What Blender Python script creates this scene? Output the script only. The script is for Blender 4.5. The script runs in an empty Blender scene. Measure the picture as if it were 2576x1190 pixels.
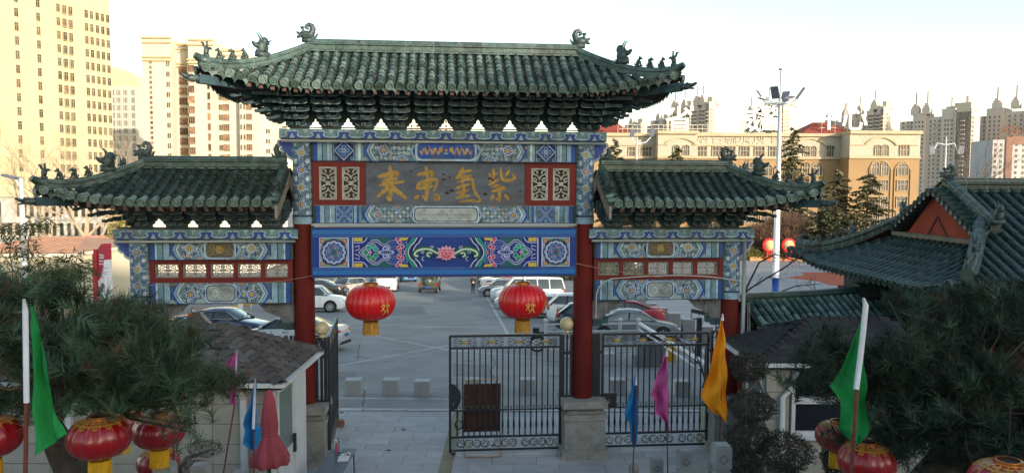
import bpy, math, random
import numpy as np
from mathutils import Vector, Matrix, Euler
rnd = random.Random(7); NR = np.random.RandomState(11)
S = bpy.context.scene; COL = S.collection
R = math.radians; PI = math.pi
# ------------------------------------------------------------------ camera, sky, sun, exposure
F_PX, CAM_H, PITCH, ROLL = 1950.0, 5.95, R(3.52), R(0.25)
cam = bpy.data.cameras.new('camera'); camo = bpy.data.objects.new('camera', cam); COL.objects.link(camo)
cam.sensor_width = 36; cam.lens = 36*F_PX/2576; cam.clip_start = .1; cam.clip_end = 4000
camo.location = (0, 0, CAM_H)
_c, _s = math.cos(PITCH), math.sin(PITCH); cr, sr = math.cos(ROLL), math.sin(ROLL)
FW = Vector((0, _c, -_s)); UP0 = Vector((0, _s, _c)); RT0 = Vector((1, 0, 0))
RT = RT0*cr + UP0*sr; UP = -RT0*sr + UP0*cr
camo.rotation_euler = Matrix((RT, UP, -FW)).transposed().to_euler()
S.camera = camo
SUN_EL, SUN_AZ = R(11.0), R(42)        # azimuth: to the right of straight behind the camera
sdir = Vector((math.cos(SUN_EL)*math.sin(SUN_AZ), -math.cos(SUN_EL)*math.cos(SUN_AZ), math.sin(SUN_EL)))
W = bpy.data.worlds.new('World'); S.world = W; W.use_nodes = True
wn = W.node_tree.nodes; wl = W.node_tree.links
bg = wn['Background']; sky = wn.new('ShaderNodeTexSky'); sky.sky_type = 'NISHITA'; sky.sun_disc = False
sky.sun_elevation = SUN_EL; sky.sun_rotation = math.atan2(sdir.x, sdir.y)
sky.air_density = 1.0; sky.dust_density = .8; sky.ozone_density = 1.0
sky_tint = wn.new('ShaderNodeVectorMath'); sky_tint.operation = 'MULTIPLY'; sky_tint.inputs[1].default_value = (.94, .89, .79)   # scales the sky colour down, blue most
wl.new(sky.outputs[0], sky_tint.inputs[0]); wl.new(sky_tint.outputs[0], bg.inputs[0]); bg.inputs[1].default_value = 0.15
sl = bpy.data.lights.new('sun', 'SUN'); so = bpy.data.objects.new('sun', sl); COL.objects.link(so)
sl.energy = 2.05; sl.angle = R(.5); sl.color = (1, .87, .70)
so.rotation_euler = sdir.to_track_quat('Z', 'Y').to_euler()
S.view_settings.view_transform = 'Standard'; S.view_settings.look = 'None'
S.view_settings.exposure = 1.68; S.view_settings.gamma = 1; S.view_settings.use_curve_mapping = False
S.cycles.max_bounces = 5; S.cycles.diffuse_bounces = 3; S.cycles.glossy_bounces = 2; S.cycles.transmission_bounces = 2
S.cycles.transparent_max_bounces = 4; S.cycles.use_denoising = True; S.cycles.caustics_reflective = False

# ------------------------------------------------------------------ measuring helpers
TZ = [(0, 3.9), (3.4, 3.9), (11.9, 0), (20.5, 0), (24, -.25), (35, -1.15), (75, -4.0), (110, -4.9), (150, -5.2), (1500, -5.6)]
def gz(y):
    for (a, b), (c, d) in zip(TZ, TZ[1:]):
        if y <= c: return b + (d-b)*max(0, (y-a))/(c-a)
    return TZ[-1][1]
def ray(px, py): return FW + RT*((px-1288)/F_PX) + UP*((595-py)/F_PX)
def P(px, py, Y):
    r = ray(px, py); return Vector((0, 0, CAM_H)) + r*(Y/r.y)
def G(px, py):
    r = ray(px, py); lo, hi = 14.0, 1400.
    for _ in range(40):
        m = (lo+hi)/2
        if CAM_H + r.z*m/r.y > gz(m): lo = m
        else: hi = m
    p = Vector((0, 0, CAM_H)) + r*(lo/r.y); p.z = gz(p.y); return p
def XZ(px, py, Y): p = P(px, py, Y); return p.x, p.z

# ------------------------------------------------------------------ materials
MATS = {}
def M(name, col, rough=.7, var=.15, scale=6, bump=0, bscale=30, metal=0, orand=0, attr=False, spec=.3, dirt=None, coat=0, emit=0, stretch=None, tint=None, cell=None):
    if name in MATS: return MATS[name]
    m = bpy.data.materials.new(name); m.use_nodes = True; n = m.node_tree.nodes; l = m.node_tree.links
    b = n['Principled BSDF']; b.inputs['Roughness'].default_value = rough; b.inputs['Metallic'].default_value = metal
    b.inputs['Specular IOR Level'].default_value = spec
    if coat: b.inputs['Coat Weight'].default_value = coat; b.inputs['Coat Roughness'].default_value = .08
    tc = n.new('ShaderNodeTexCoord'); mp = n.new('ShaderNodeMapping'); l.new(tc.outputs['Object'], mp.inputs[0])
    if stretch: mp.inputs['Scale'].default_value = stretch
    if orand:
        oi = n.new('ShaderNodeObjectInfo'); va = n.new('ShaderNodeVectorMath'); va.operation = 'SCALE'
        cx = n.new('ShaderNodeCombineXYZ'); l.new(oi.outputs['Random'], cx.inputs[0]); l.new(oi.outputs['Random'], cx.inputs[1])
        l.new(cx.outputs[0], va.inputs[0]); va.inputs['Scale'].default_value = 37; l.new(va.outputs[0], mp.inputs['Location'])
    nz = n.new('ShaderNodeTexNoise'); nz.inputs['Scale'].default_value = scale; nz.inputs['Detail'].default_value = 6
    nz.inputs['Roughness'].default_value = .62
    l.new(mp.outputs[0], nz.inputs[0])
    if attr:
        a = n.new('ShaderNodeAttribute'); a.attribute_name = 'Col'; base = a.outputs[0]
    else:
        rgb = n.new('ShaderNodeRGB'); rgb.outputs[0].default_value = (*col, 1); base = rgb.outputs[0]
    mr = n.new('ShaderNodeMapRange'); mr.inputs[1].default_value = .3; mr.inputs[2].default_value = .7
    mr.inputs[3].default_value = 1-var; mr.inputs[4].default_value = 1+var; l.new(nz.outputs[0], mr.inputs[0])
    sc = n.new('ShaderNodeVectorMath'); sc.operation = 'SCALE'; l.new(base, sc.inputs[0]); l.new(mr.outputs[0], sc.inputs['Scale'])
    out = sc.outputs[0]
    if orand:
        m2 = n.new('ShaderNodeMapRange'); m2.inputs[3].default_value = 1-orand; m2.inputs[4].default_value = 1+orand
        l.new(oi.outputs['Random'], m2.inputs[0])
        s2 = n.new('ShaderNodeVectorMath'); s2.operation = 'SCALE'; l.new(out, s2.inputs[0]); l.new(m2.outputs[0], s2.inputs['Scale']); out = s2.outputs[0]
    if cell:    # piece-by-piece variation for tiles that are joined
        vo = n.new('ShaderNodeTexVoronoi'); vo.inputs['Scale'].default_value = cell; l.new(mp.outputs[0], vo.inputs[0])
        sx_ = n.new('ShaderNodeSeparateColor'); l.new(vo.outputs['Color'], sx_.inputs[0]); m3 = n.new('ShaderNodeMapRange'); m3.inputs[3].default_value = .65; m3.inputs[4].default_value = 1.5
        l.new(sx_.outputs[0], m3.inputs[0]); s3 = n.new('ShaderNodeVectorMath'); s3.operation = 'SCALE'; l.new(out, s3.inputs[0]); l.new(m3.outputs[0], s3.inputs['Scale']); out = s3.outputs[0]
    if tint:    # second colour that some pieces of a kind have
        mx = n.new('ShaderNodeMix'); mx.data_type = 'RGBA'; r = n.new('ShaderNodeMapRange')
        wn_ = n.new('ShaderNodeTexWhiteNoise'); wn_.noise_dimensions = '1D'; l.new(oi.outputs['Random'], wn_.inputs['W'])
        r.inputs[1].default_value = .45; r.inputs[2].default_value = 1; l.new(wn_.outputs[0], r.inputs[0]); l.new(r.outputs[0], mx.inputs[0])
        l.new(out, mx.inputs[6]); mx.inputs[7].default_value = (*tint, 1); out = mx.outputs[2]
    if dirt:
        mx = n.new('ShaderNodeMix'); mx.data_type = 'RGBA'; r = n.new('ShaderNodeMapRange')
        n2 = n.new('ShaderNodeTexNoise'); n2.inputs['Scale'].default_value = scale*.35; n2.inputs['Detail'].default_value = 8; n2.inputs['Roughness'].default_value = .7
        l.new(mp.outputs[0], n2.inputs[0])
        r.inputs[1].default_value = .5; r.inputs[2].default_value = .68; r.inputs[4].default_value = dirt[3]; l.new(n2.outputs[0], r.inputs[0]); l.new(r.outputs[0], mx.inputs[0])
        l.new(out, mx.inputs[6]); mx.inputs[7].default_value = (*dirt[:3], 1); out = mx.outputs[2]
    l.new(out, b.inputs['Base Color'])
    if emit: l.new(out, b.inputs['Emission Color']); b.inputs['Emission Strength'].default_value = emit
    if bump:
        bn = n.new('ShaderNodeTexNoise'); bn.inputs['Scale'].default_value = bscale; bn.inputs['Detail'].default_value = 4; l.new(mp.outputs[0], bn.inputs[0])
        bp = n.new('ShaderNodeBump'); bp.inputs['Strength'].default_value = bump; bp.inputs['Distance'].default_value = .02
        l.new(bn.outputs[0], bp.inputs['Height']); l.new(bp.outputs[0], b.inputs['Normal'])
    MATS[name] = m; return m
def glass(name, col=(.03, .04, .05), rough=.08):
    return M(name, col, rough, .3, .35, spec=.8)

# ------------------------------------------------------------------ mesh building
class MB:
    def __init__(s): s.v = []; s.f = []; s.m = []; s.c = []; s.T = None; s.hascol = False
    def add(s, vs, fs, mi=0, col=None):
        o = len(s.v)
        if s.T is not None: vs = [tuple(s.T @ Vector(p)) for p in vs]
        s.v.extend(tuple(p) for p in vs); s.f.extend(tuple(i+o for i in f) for f in fs)
        s.m.extend([mi]*len(fs)); s.c.extend([col]*len(fs))
        if col is not None: s.hascol = True
        return s
    def box(s, c, d, mi=0, col=None, rz=0, top=1, topy=None):
        x, y, z = d[0]/2, d[1]/2, d[2]/2; ty = top if topy is None else topy
        vs = [(-x, -y, -z), (x, -y, -z), (x, y, -z), (-x, y, -z), (-x*top, -y*ty, z), (x*top, -y*ty, z), (x*top, y*ty, z), (-x*top, y*ty, z)]
        if rz: k, q = math.cos(rz), math.sin(rz); vs = [(a*k-b*q, a*q+b*k, e) for a, b, e in vs]
        vs = [(a+c[0], b+c[1], e+c[2]) for a, b, e in vs]
        return s.add(vs, [(0, 3, 2, 1), (4, 5, 6, 7), (0, 1, 5, 4), (1, 2, 6, 5), (2, 3, 7, 6), (3, 0, 4, 7)], mi, col)
    def bb(s, x0, x1, y0, y1, z0, z1, mi=0, col=None): return s.box(((x0+x1)/2, (y0+y1)/2, (z0+z1)/2), (abs(x1-x0), abs(y1-y0), abs(z1-z0)), mi, col)
    def bar(s, a, b, w, h=None, mi=0, col=None):
        a, b = Vector(a), Vector(b); h = h or w; d = (b-a); L = d.length
        if L < 1e-6: return s
        d /= L; up = Vector((0, 0, 1)) if abs(d.z) < .95 else Vector((0, 1, 0)); x = d.cross(up).normalized(); u = x.cross(d)
        vs = []
        for p in (a, b):
            for i, j in ((-1, -1), (1, -1), (1, 1), (-1, 1)): vs.append(p + x*(i*w/2) + u*(j*h/2))
        return s.add(vs, [(0, 1, 2, 3), (7, 6, 5, 4), (0, 4, 5, 1), (1, 5, 6, 2), (2, 6, 7, 3), (3, 7, 4, 0)], mi, col)
    def tube(s, pts, r, n=8, mi=0, col=None, cap=True):
        pts = [Vector(p) for p in pts]; k = len(pts); rs = r if isinstance(r, (list, tuple)) else [r]*k
        vs = []; fs = []; pu = None
        for i, p in enumerate(pts):
            d = (pts[min(i+1, k-1)] - pts[max(i-1, 0)])
            d = d.normalized() if d.length > 1e-9 else Vector((0, 0, 1))
            if pu is None: pu = Vector((0, 0, 1)) if abs(d.z) < .9 else Vector((1, 0, 0))
            x = d.cross(pu).normalized(); u = x.cross(d).normalized(); pu = u
            for j in range(n):
                a = 2*PI*j/n; vs.append(p + (x*math.cos(a) + u*math.sin(a))*rs[i])
        for i in range(k-1):
            for j in range(n):
                a = i*n+j; b = i*n+(j+1) % n; fs.append((a, b, b+n, a+n))
        if cap: fs.append(tuple(range(n))); fs.append(tuple(reversed(range((k-1)*n, k*n))))
        return s.add(vs, fs, mi, col)
    def lathe(s, prof, n=24, c=(0, 0, 0), mi=0, col=None, f=None, a0=0, a1=2*PI, cap=True):
        vs = []; fs = []; full = abs(a1-a0-2*PI) < 1e-6; cnt = n if full else n+1
        for r, z in prof:
            for j in range(cnt):
                a = a0+(a1-a0)*j/n; rr = r*(f(a, z) if f else 1); vs.append((c[0]+rr*math.cos(a), c[1]+rr*math.sin(a), c[2]+z))
        for i in range(len(prof)-1):
            for j in range(n):
                a = i*cnt+j; b = i*cnt+(j+1) % cnt; fs.append((a, b, b+cnt, a+cnt))
        if cap and full: fs.append(tuple(reversed(range(cnt)))); fs.append(tuple(range((len(prof)-1)*cnt, len(prof)*cnt)))
        return s.add(vs, fs, mi, col)
    def blob(s, c, r, rot=None, nu=10, nv=7, mi=0, col=None):
        m = Euler(rot).to_matrix() if rot else None; vs = []; fs = []
        for i in range(nv+1):
            t = PI*i/nv
            for j in range(nu):
                a = 2*PI*j/nu; p = Vector((r[0]*math.sin(t)*math.cos(a), r[1]*math.sin(t)*math.sin(a), r[2]*math.cos(t)))
                if m: p = m @ p
                vs.append((p.x+c[0], p.y+c[1], p.z+c[2]))
        for i in range(nv):
            for j in range(nu):
                a = i*nu+j; b = i*nu+(j+1) % nu; fs.append((a, a+nu, b+nu, b))
        return s.add(vs, fs, mi, col)
    def prism(s, poly, y0, y1, mi=0, col=None, ax='y'):   # poly in (x,z), extruded along y
        n = len(poly)
        if ax == 'y': vs = [(a, y0, b) for a, b in poly] + [(a, y1, b) for a, b in poly]
        elif ax == 'x': vs = [(y0, a, b) for a, b in poly] + [(y1, a, b) for a, b in poly]
        else: vs = [(a, b, y0) for a, b in poly] + [(a, b, y1) for a, b in poly]
        return s.add(vs, [tuple(range(n)), tuple(reversed(range(n, 2*n)))] + [(i, i+n, (i+1) % n+n, (i+1) % n) for i in range(n)], mi, col)
    def grid(s, fn, nu, nv, mi=0, col=None):
        vs = [fn(i/nu, j/nv) for j in range(nv+1) for i in range(nu+1)]
        return s.add(vs, [(j*(nu+1)+i, j*(nu+1)+i+1, (j+1)*(nu+1)+i+1, (j+1)*(nu+1)+i) for j in range(nv) for i in range(nu)], mi, col)
    def mesh(s, name, mats, smooth=False):
        me = bpy.data.meshes.new(name); me.from_pydata(s.v, [], s.f)
        if not isinstance(mats, (list, tuple)): mats = [mats]
        for m in mats: me.materials.append(m)
        if len(mats) > 1: me.polygons.foreach_set('material_index', s.m)
        if s.hascol:
            at = me.color_attributes.new('Col', 'FLOAT_COLOR', 'CORNER'); arr = []
            for f, c in zip(s.f, s.c): arr.extend((*(c or (.5, .5, .5)), 1.0)*len(f))
            at.data.foreach_set('color', arr)
        if smooth: me.polygons.foreach_set('use_smooth', [True]*len(s.f)); 
        if smooth == 'auto':
            try: me.set_sharp_from_angle(angle=R(38))
            except Exception: pass
        me.update(); return me
    def build(s, name, mats, parent=None, smooth=False, loc=None, **kw):
        return inst(s.mesh(name, mats, smooth), name, parent, loc, **kw)
def inst(me, name, parent=None, loc=None, rot=None, scale=None, mat=None, **kw):
    o = bpy.data.objects.new(name, me); COL.objects.link(o)
    if parent is not None: o.parent = parent
    if loc is not None: o.location = loc
    if rot is not None: o.rotation_euler = rot
    if scale is not None: o.scale = scale if isinstance(scale, (tuple, list)) else (scale,)*3
    if mat is not None: o.matrix_local = mat
    for k, v in kw.items(): o[k] = v
    return o
def thing(name, label, cat, loc=(0, 0, 0), rz=0, group=None):
    o = bpy.data.objects.new(name, None); COL.objects.link(o); o.location = loc; o.rotation_euler = (0, 0, rz)
    o.empty_display_size = .2; o['label'] = label; o['category'] = cat
    if group: o['group'] = group
    return o
def kids(o, idx):
    return idx.get(o.name, [])
def child_index():
    d = {}
    for o in COL.objects:
        if o.parent: d.setdefault(o.parent.name, []).append(o)
    return d
def copy_tree(o, idx, parent=None):
    c = o.copy(); COL.objects.link(c)
    if parent is not None: c.parent = parent
    for ch in idx.get(o.name, []): copy_tree(ch, idx, c)
    return c
def np_mesh(name, V, Fc, mat, parent=None, col=None, **kw):
    me = bpy.data.meshes.new(name); k = Fc.shape[1]
    me.vertices.add(len(V)); me.vertices.foreach_set('co', V.astype('f').ravel())
    me.loops.add(Fc.size); me.loops.foreach_set('vertex_index', Fc.astype('i').ravel())
    me.polygons.add(len(Fc)); me.polygons.foreach_set('loop_start', np.arange(0, Fc.size, k, dtype='i')); me.polygons.foreach_set('loop_total', np.full(len(Fc), k, dtype='i'))
    me.materials.append(mat)
    if col is not None:
        at = me.color_attributes.new('Col', 'FLOAT_COLOR', 'CORNER')
        c4 = np.concatenate([np.repeat(col, k, axis=0), np.ones((Fc.size, 1))], 1); at.data.foreach_set('color', c4.astype('f').ravel())
    me.update(calc_edges=True); me.validate()
    return inst(me, name, parent, **kw)

# ------------------------------------------------------------------ painter: flat coloured shapes laid on a surface
class Paint:
    def __init__(s, fn, step=.0007): s.mb = MB(); s.fn = fn; s.k = 0; s.step = step
    def poly(s, pts, col, fan=False):
        s.k += 1; h = s.k*s.step
        if fan:
            cx = sum(p[0] for p in pts)/len(pts); cy = sum(p[1] for p in pts)/len(pts); n = len(pts)
            s.mb.add([s.fn(x, y, h) for x, y in pts]+[s.fn(cx, cy, h)], [(i, (i+1) % n, n) for i in range(n)], 0, col)
        else: s.mb.add([s.fn(x, y, h) for x, y in pts], [tuple(range(len(pts)))], 0, col)
        return s
    def rect(s, x0, y0, x1, y1, col): return s.poly([(x0, y0), (x1, y0), (x1, y1), (x0, y1)], col)
    def same(s): s.k -= 1; return s
    def disc(s, x, y, r, col, n=12, ry=None): return s.poly([(x+r*math.cos(2*PI*i/n), y+(ry or r)*math.sin(2*PI*i/n)) for i in range(n)], col, fan=True)
    def line(s, pts, w, col, closed=False):
        s.k += 1; h = s.k*s.step; n = len(pts); L = []; Rr = []
        ws = w if isinstance(w, (list, tuple)) else [w]*n
        for i, (x, y) in enumerate(pts):
            if closed: a, b = pts[i-1], pts[(i+1) % n]
            else: a, b = pts[max(i-1, 0)], pts[min(i+1, n-1)]
            dx, dy = b[0]-a[0], b[1]-a[1]; q = math.hypot(dx, dy) or 1; nx, ny = -dy/q*ws[i]/2, dx/q*ws[i]/2
            L.append(s.fn(x+nx, y+ny, h)); Rr.append(s.fn(x-nx, y-ny, h))
        m = n if closed else n-1
        s.mb.add(L+Rr, [(i, i+n, (i+1) % n+n, (i+1) % n) for i in range(m)], 0, col); return s
    def ring(s, x, y, r, w, col, n=12, a0=0, a1=2*PI):
        full = abs(a1-a0-2*PI) < 1e-6
        return s.line([(x+r*math.cos(a0+(a1-a0)*i/n), y+r*math.sin(a0+(a1-a0)*i/n)) for i in range(n if full else n+1)], w, col, closed=full)
    def curl(s, x, y, r, a, w, col, d=1, turns=1.1):
        return s.line([(x+r*(1-.75*i/9)*math.cos(a+d*turns*2*PI*i/9), y+r*(1-.75*i/9)*math.sin(a+d*turns*2*PI*i/9)) for i in range(10)], w, col)
    def brush(s, strokes, x, y, sc, col, sy=None):   # strokes: (width, [(x,y)..]) in a 100-unit box, y down
        sy = sy or sc
        for st in strokes:
            w, pts = st[0], st[1]
            pts = smooth_pts(pts)
            n = len(pts); ws = [w*sc*(.55+.6*math.sin(PI*min(1, (i+1.0)/(n)*1.0)))*(.9) for i in range(n)] if w > 0 else -w*sc
            s.line([(x+(a-50)*sc, y+(50-b)*sy) for a, b in pts], ws, col)
            s.k -= 1; s.disc(x+(pts[0][0]-50)*sc, y+(50-pts[0][1])*sy, abs(w)*sc*.36, col, 8); s.k -= 1
            s.disc(x+(pts[-1][0]-50)*sc, y+(50-pts[-1][1])*sy, abs(w)*sc*.26, col, 8); s.k -= 1
            s.k += .25
        s.k += 1; return s
    def build(s, name, mat, parent, **kw): return s.mb.build(name, mat, parent, **kw)
def smooth_pts(p, it=2):
    for _ in range(it):
        if len(p) < 3: 
            q = [p[0], ((p[0][0]+p[1][0])/2, (p[0][1]+p[1][1])/2), p[1]]; p = q; continue
        q = [p[0]]
        for a, b in zip(p, p[1:]): q += [(a[0]*.75+b[0]*.25, a[1]*.75+b[1]*.25), (a[0]*.25+b[0]*.75, a[1]*.25+b[1]*.75)]
        p = q+[p[-1]]
    return p
def struct(mb, name, mat, **kw):
    o = mb.build(name, mat, **kw); o['kind'] = 'structure'; return o
paint_m = M('painted_surface', (1, 1, 1), .8, .30, 7, attr=True, dirt=(.10, .11, .11, .65), bump=.15, bscale=40)
print_m = M('printed_cloth', (1, 1, 1), .6, .05, 3, attr=True)
# ------------------------------------------------------------------ THE ARCHWAY (local frame: x along the gate, y away from the camera, z up)
GA = R(5.4); GO = P(1122, 595, 17.0); GO.z = 0
GM = Matrix.Translation(GO) @ Matrix.Rotation(GA, 4, 'Z')
arch = thing('memorial_archway', 'three-bay painted memorial archway with green glazed tile roofs on red columns', 'archway', GO, GA)
tile_m = M('glazed_tile', (.07, .108, .098), .36, .4, 14, bump=.3, bscale=40, orand=.5, cell=4.5, tint=(.215, .285, .265), dirt=(.06, .085, .07, .7), spec=.5)
pan_m = M('pan_tile', (.030, .048, .042), .7, .5, 9, bump=.3, dirt=(.16, .17, .14, .6))
ridge_m = M('ridge_glaze', (.042, .075, .066), .4, .6, 7, bump=.25, bscale=25, orand=.3, dirt=(.19, .23, .22, .55), spec=.5)
beast_m = M('beast_glaze', (.035, .055, .055), .42, .5, 14, bump=.5, bscale=30, dirt=(.15, .17, .16, .5), spec=.5)
soff_m = M('soffit_board', (.10, .035, .028), .8, .3, 5)
raft_m = M('rafter_paint', (.13, .075, .062), .7, .3, 8, orand=.3)
brk_m = M('bracket_paint', (.024, .056, .072), .6, .5, 6, dirt=(.07, .10, .11, .5)); edge_m = M('bracket_edge', (.17, .225, .24), .7, .3, 8)
red_m = M("red_column_paint", (.12, .014, .012), .65, .16, 3.5, dirt=(.10, .022, .018, .6), bump=.08, bscale=20, stretch=(1, 1, .35), spec=.15)
redp_m = M("red_panel_paint", (.15, .02, .017), .7, .15, 5)
stone_m = M('pier_stone', (.28, .275, .25), .85, .22, 5, bump=.35, bscale=60, dirt=(.15, .155, .14, .8))
wood_m = M('beam_wood', (.16, .21, .22), .75, .2, 4)
greyt_m = M('grey_trim', (.33, .37, .38), .6, .1, 4)
carve_m = M('carved_stone', (.40, .40, .37), .8, .25, 12, dirt=(.2, .2, .18, .5))
plq_m = M('plaque_board', (.095, .11, .14), .7, .3, 2.5, dirt=(.085, .06, .065, .6), stretch=(1, 1, 2.5))
PB, PG, BL, DB, WH, OC, GN, RD, BK = (.24, .37, .47), (.13, .25, .30), (.03, .08, .31), (.015, .027, .11), (.52, .60, .65), (.42, .26, .065), (.03, .22, .13), (.42, .02, .04), (.015, .02, .03)

# one barrel tile: half round, its lower lip proud
def barrel_mesh(L, r, end=False):
    mb = MB(); n = 7
    sec = lambda y, q, dz=0: [(-q*math.cos(PI*i/n), y, q*math.sin(PI*i/n)*1.05+dz) for i in range(n+1)]
    a, b, c, d = sec(L/2, r*.88), sec(-L/2+.02, r), sec(-L/2+.02, r*1.1), sec(-L/2, r*1.08)
    mb.add(a+b+c+d, [(k*(n+1)+i, k*(n+1)+i+1, (k+1)*(n+1)+i+1, (k+1)*(n+1)+i) for k in range(3) for i in range(n)])
    mb.add(d+[(0, -L/2, 0)], [(i, i+1, n+1) for i in range(n)])
    if end:
        def disc(y, q, nn=14): return [(q*math.cos(2*PI*i/nn), y, q*math.sin(2*PI*i/nn)+.01) for i in range(nn)]
        nn = 14; rings = [disc(-L/2+.03, r*1.25), disc(-L/2-.03, r*1.34), disc(-L/2-.034, r*1.08), disc(-L/2-.01, r*.95), disc(-L/2-.012, r*.55), disc(-L/2-.03, r*.5), disc(-L/2-.03, r*.22), disc(-L/2-.015, r*.15)]
        vs = sum(rings, []); mb.add(vs, [(k*nn+i, k*nn+(i+1) % nn, (k+1)*nn+(i+1) % nn, (k+1)*nn+i) for k in range(len(rings)-1) for i in range(nn)]+[tuple(range(7*nn, 8*nn))])
    return mb
def drip_mb(w, r):
    mb = MB(); pts = [(-w, .02), (-w*.95, -.045), (-w*.5, -.07), (-w*.2, -.10), (0, -.145), (w*.2, -.10), (w*.5, -.07), (w*.95, -.045), (w, .02), (w*.5, -.005), (0, -.02), (-w*.5, -.005)]
    mb.prism(pts, -.02, .005); mb.prism([(a*.7, b*.7-.02) for a, b in pts], -.03, -.015); return mb
class Slope:
    """curved tiled slope: a runs along the eave, s from ridge (0) to eave (1)"""
    def __init__(s, fn, a0, a1, s0, sp, L, r, step):
        s.fn, s.a0, s.a1, s.s0, s.sp, s.L, s.r, s.step = fn, a0, a1, s0, sp, L, r, step
        n = max(1, round((a1-a0)/sp)); s.cols = [a0+(a1-a0)*(i+.5)/n for i in range(n)]; s.w = (a1-a0)/n
    def frame(s, a, t, off=0):
        p = s.fn(a, t); d = (s.fn(a, min(t+.02, 1.02)) - s.fn(a, t-.02)).normalized(); x = (s.fn(a+.02, t)-s.fn(a-.02, t)).normalized()
        n = x.cross(-d).normalized(); 
        if n.z < 0: n = -n
        y = -d; xx = y.cross(n).normalized()
        m = Matrix((xx, y, n)).transposed().to_4x4(); m.translation = p + n*off; return m
    def tiles(s):
        body, ends, drips = [], [], []
        for a in s.cols:
            t0 = s.s0(a)+.015; ln = (s.fn(a, 1)-s.fn(a, t0)).length; n = max(1, round(ln/s.step))
            for i in range(n):
                t = t0+(1-t0)*(i+.5)/n; (ends if i == n-1 else body).append(s.frame(a+rnd.uniform(-.006, .006), t, .012+rnd.uniform(-.004, .004)))
        m = len(s.cols)
        for i in range(m+1):
            a = s.a0+s.w*i
            if s.s0(a) < .97: drips.append(s.frame(a, .992, -.005))
        return body, ends, drips
    def pan(s, thick=.05):
        mb = MB(); m = len(s.cols)
        for i in range(m+1):
            a = s.a0+s.w*i; t0 = s.s0(a)
            if t0 > .97: continue
            ln = (s.fn(a, 1)-s.fn(a, t0)).length; n = max(2, int(ln/(s.step*.42)))
            for k in range(n):
                ta, tb = t0+(1-t0)*k/n, t0+(1-t0)*(k+1)/n
                A, B = s.frame(a, ta, -.012), s.frame(a, tb, .012); h = s.w/2
                vs = []
                for Mx in (A, B):
                    for u, z in ((-h, .03), (-h*.5, .004), (0, -.006), (h*.5, .004), (h, .03)): vs.append(Mx @ Vector((u, 0, z)))
                for u, z in ((-h, .03), (-h*.5, .004), (0, -.006), (h*.5, .004), (h, .03)): vs.append(B @ Vector((u, 0, z-.024)))
                mb.add(vs, [(j, j+1, j+6, j+5) for j in range(4)]+[(j+5, j+6, j+11, j+10) for j in range(4)])
        return mb
    def soffit(s, off=-.07, na=30, ns=5):
        mb = MB()
        def f(u, v):
            a = s.a0+(s.a1-s.a0)*u; t = s.s0(a)+(1-s.s0(a))*v*.985; m = s.frame(a, min(t, .985), off); return m.translation
        mb.grid(f, na, ns); return mb
    def joined(s, mats_list, proto):
        V0 = np.array(proto.v); fl = [f for f in proto.f]; mb = MB(); o = 0
        for M4 in mats_list:
            A = np.array(M4); V = V0 @ A[:3, :3].T + A[:3, 3]; mb.v.extend(map(tuple, V)); mb.f.extend(tuple(i+o for i in f) for f in fl); o += len(V0)
        mb.m = [0]*len(mb.f); mb.c = [None]*len(mb.f); return mb
def slope_parts(parent, sl, objs=True, limit=10**6, under=True, pfx=''):
    body, ends, drips = sl.tiles(); bm_, em_, dm_ = barrel_mesh(sl.L, sl.r), barrel_mesh(sl.L, sl.r, True), drip_mb(sl.w*.44, sl.r)
    if objs:
        me = bm_.mesh('barrel_tile', tile_m, True)
        for M4 in body[-limit:] if limit < len(body) else body: inst(me, 'barrel_tile', parent, mat=M4)
        if limit < len(body): sl.joined(body[:-limit], bm_).build('upper_tiles', tile_m, parent, True, kind='stuff')
        ee = em_.mesh('eave_tile', tile_m, 'auto')
        for M4 in ends: inst(ee, 'eave_tile', parent, mat=M4)
        dd = dm_.mesh('drip_tile', tile_m)
        for M4 in drips: inst(dd, 'drip_tile', parent, mat=M4)
    else:
        sl.joined(body, bm_).build('barrel_tiles', tile_m, parent, True, kind='stuff'); sl.joined(ends, em_).build('eave_tiles', tile_m, parent, 'auto', kind='stuff')
        sl.joined(drips, dm_).build('drip_tiles', tile_m, parent, kind='stuff')
    sl.pan().build('pan_tiles', pan_m, parent, kind='stuff')
    if under: sl.soffit().build('soffit', soff_m, parent)
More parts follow.
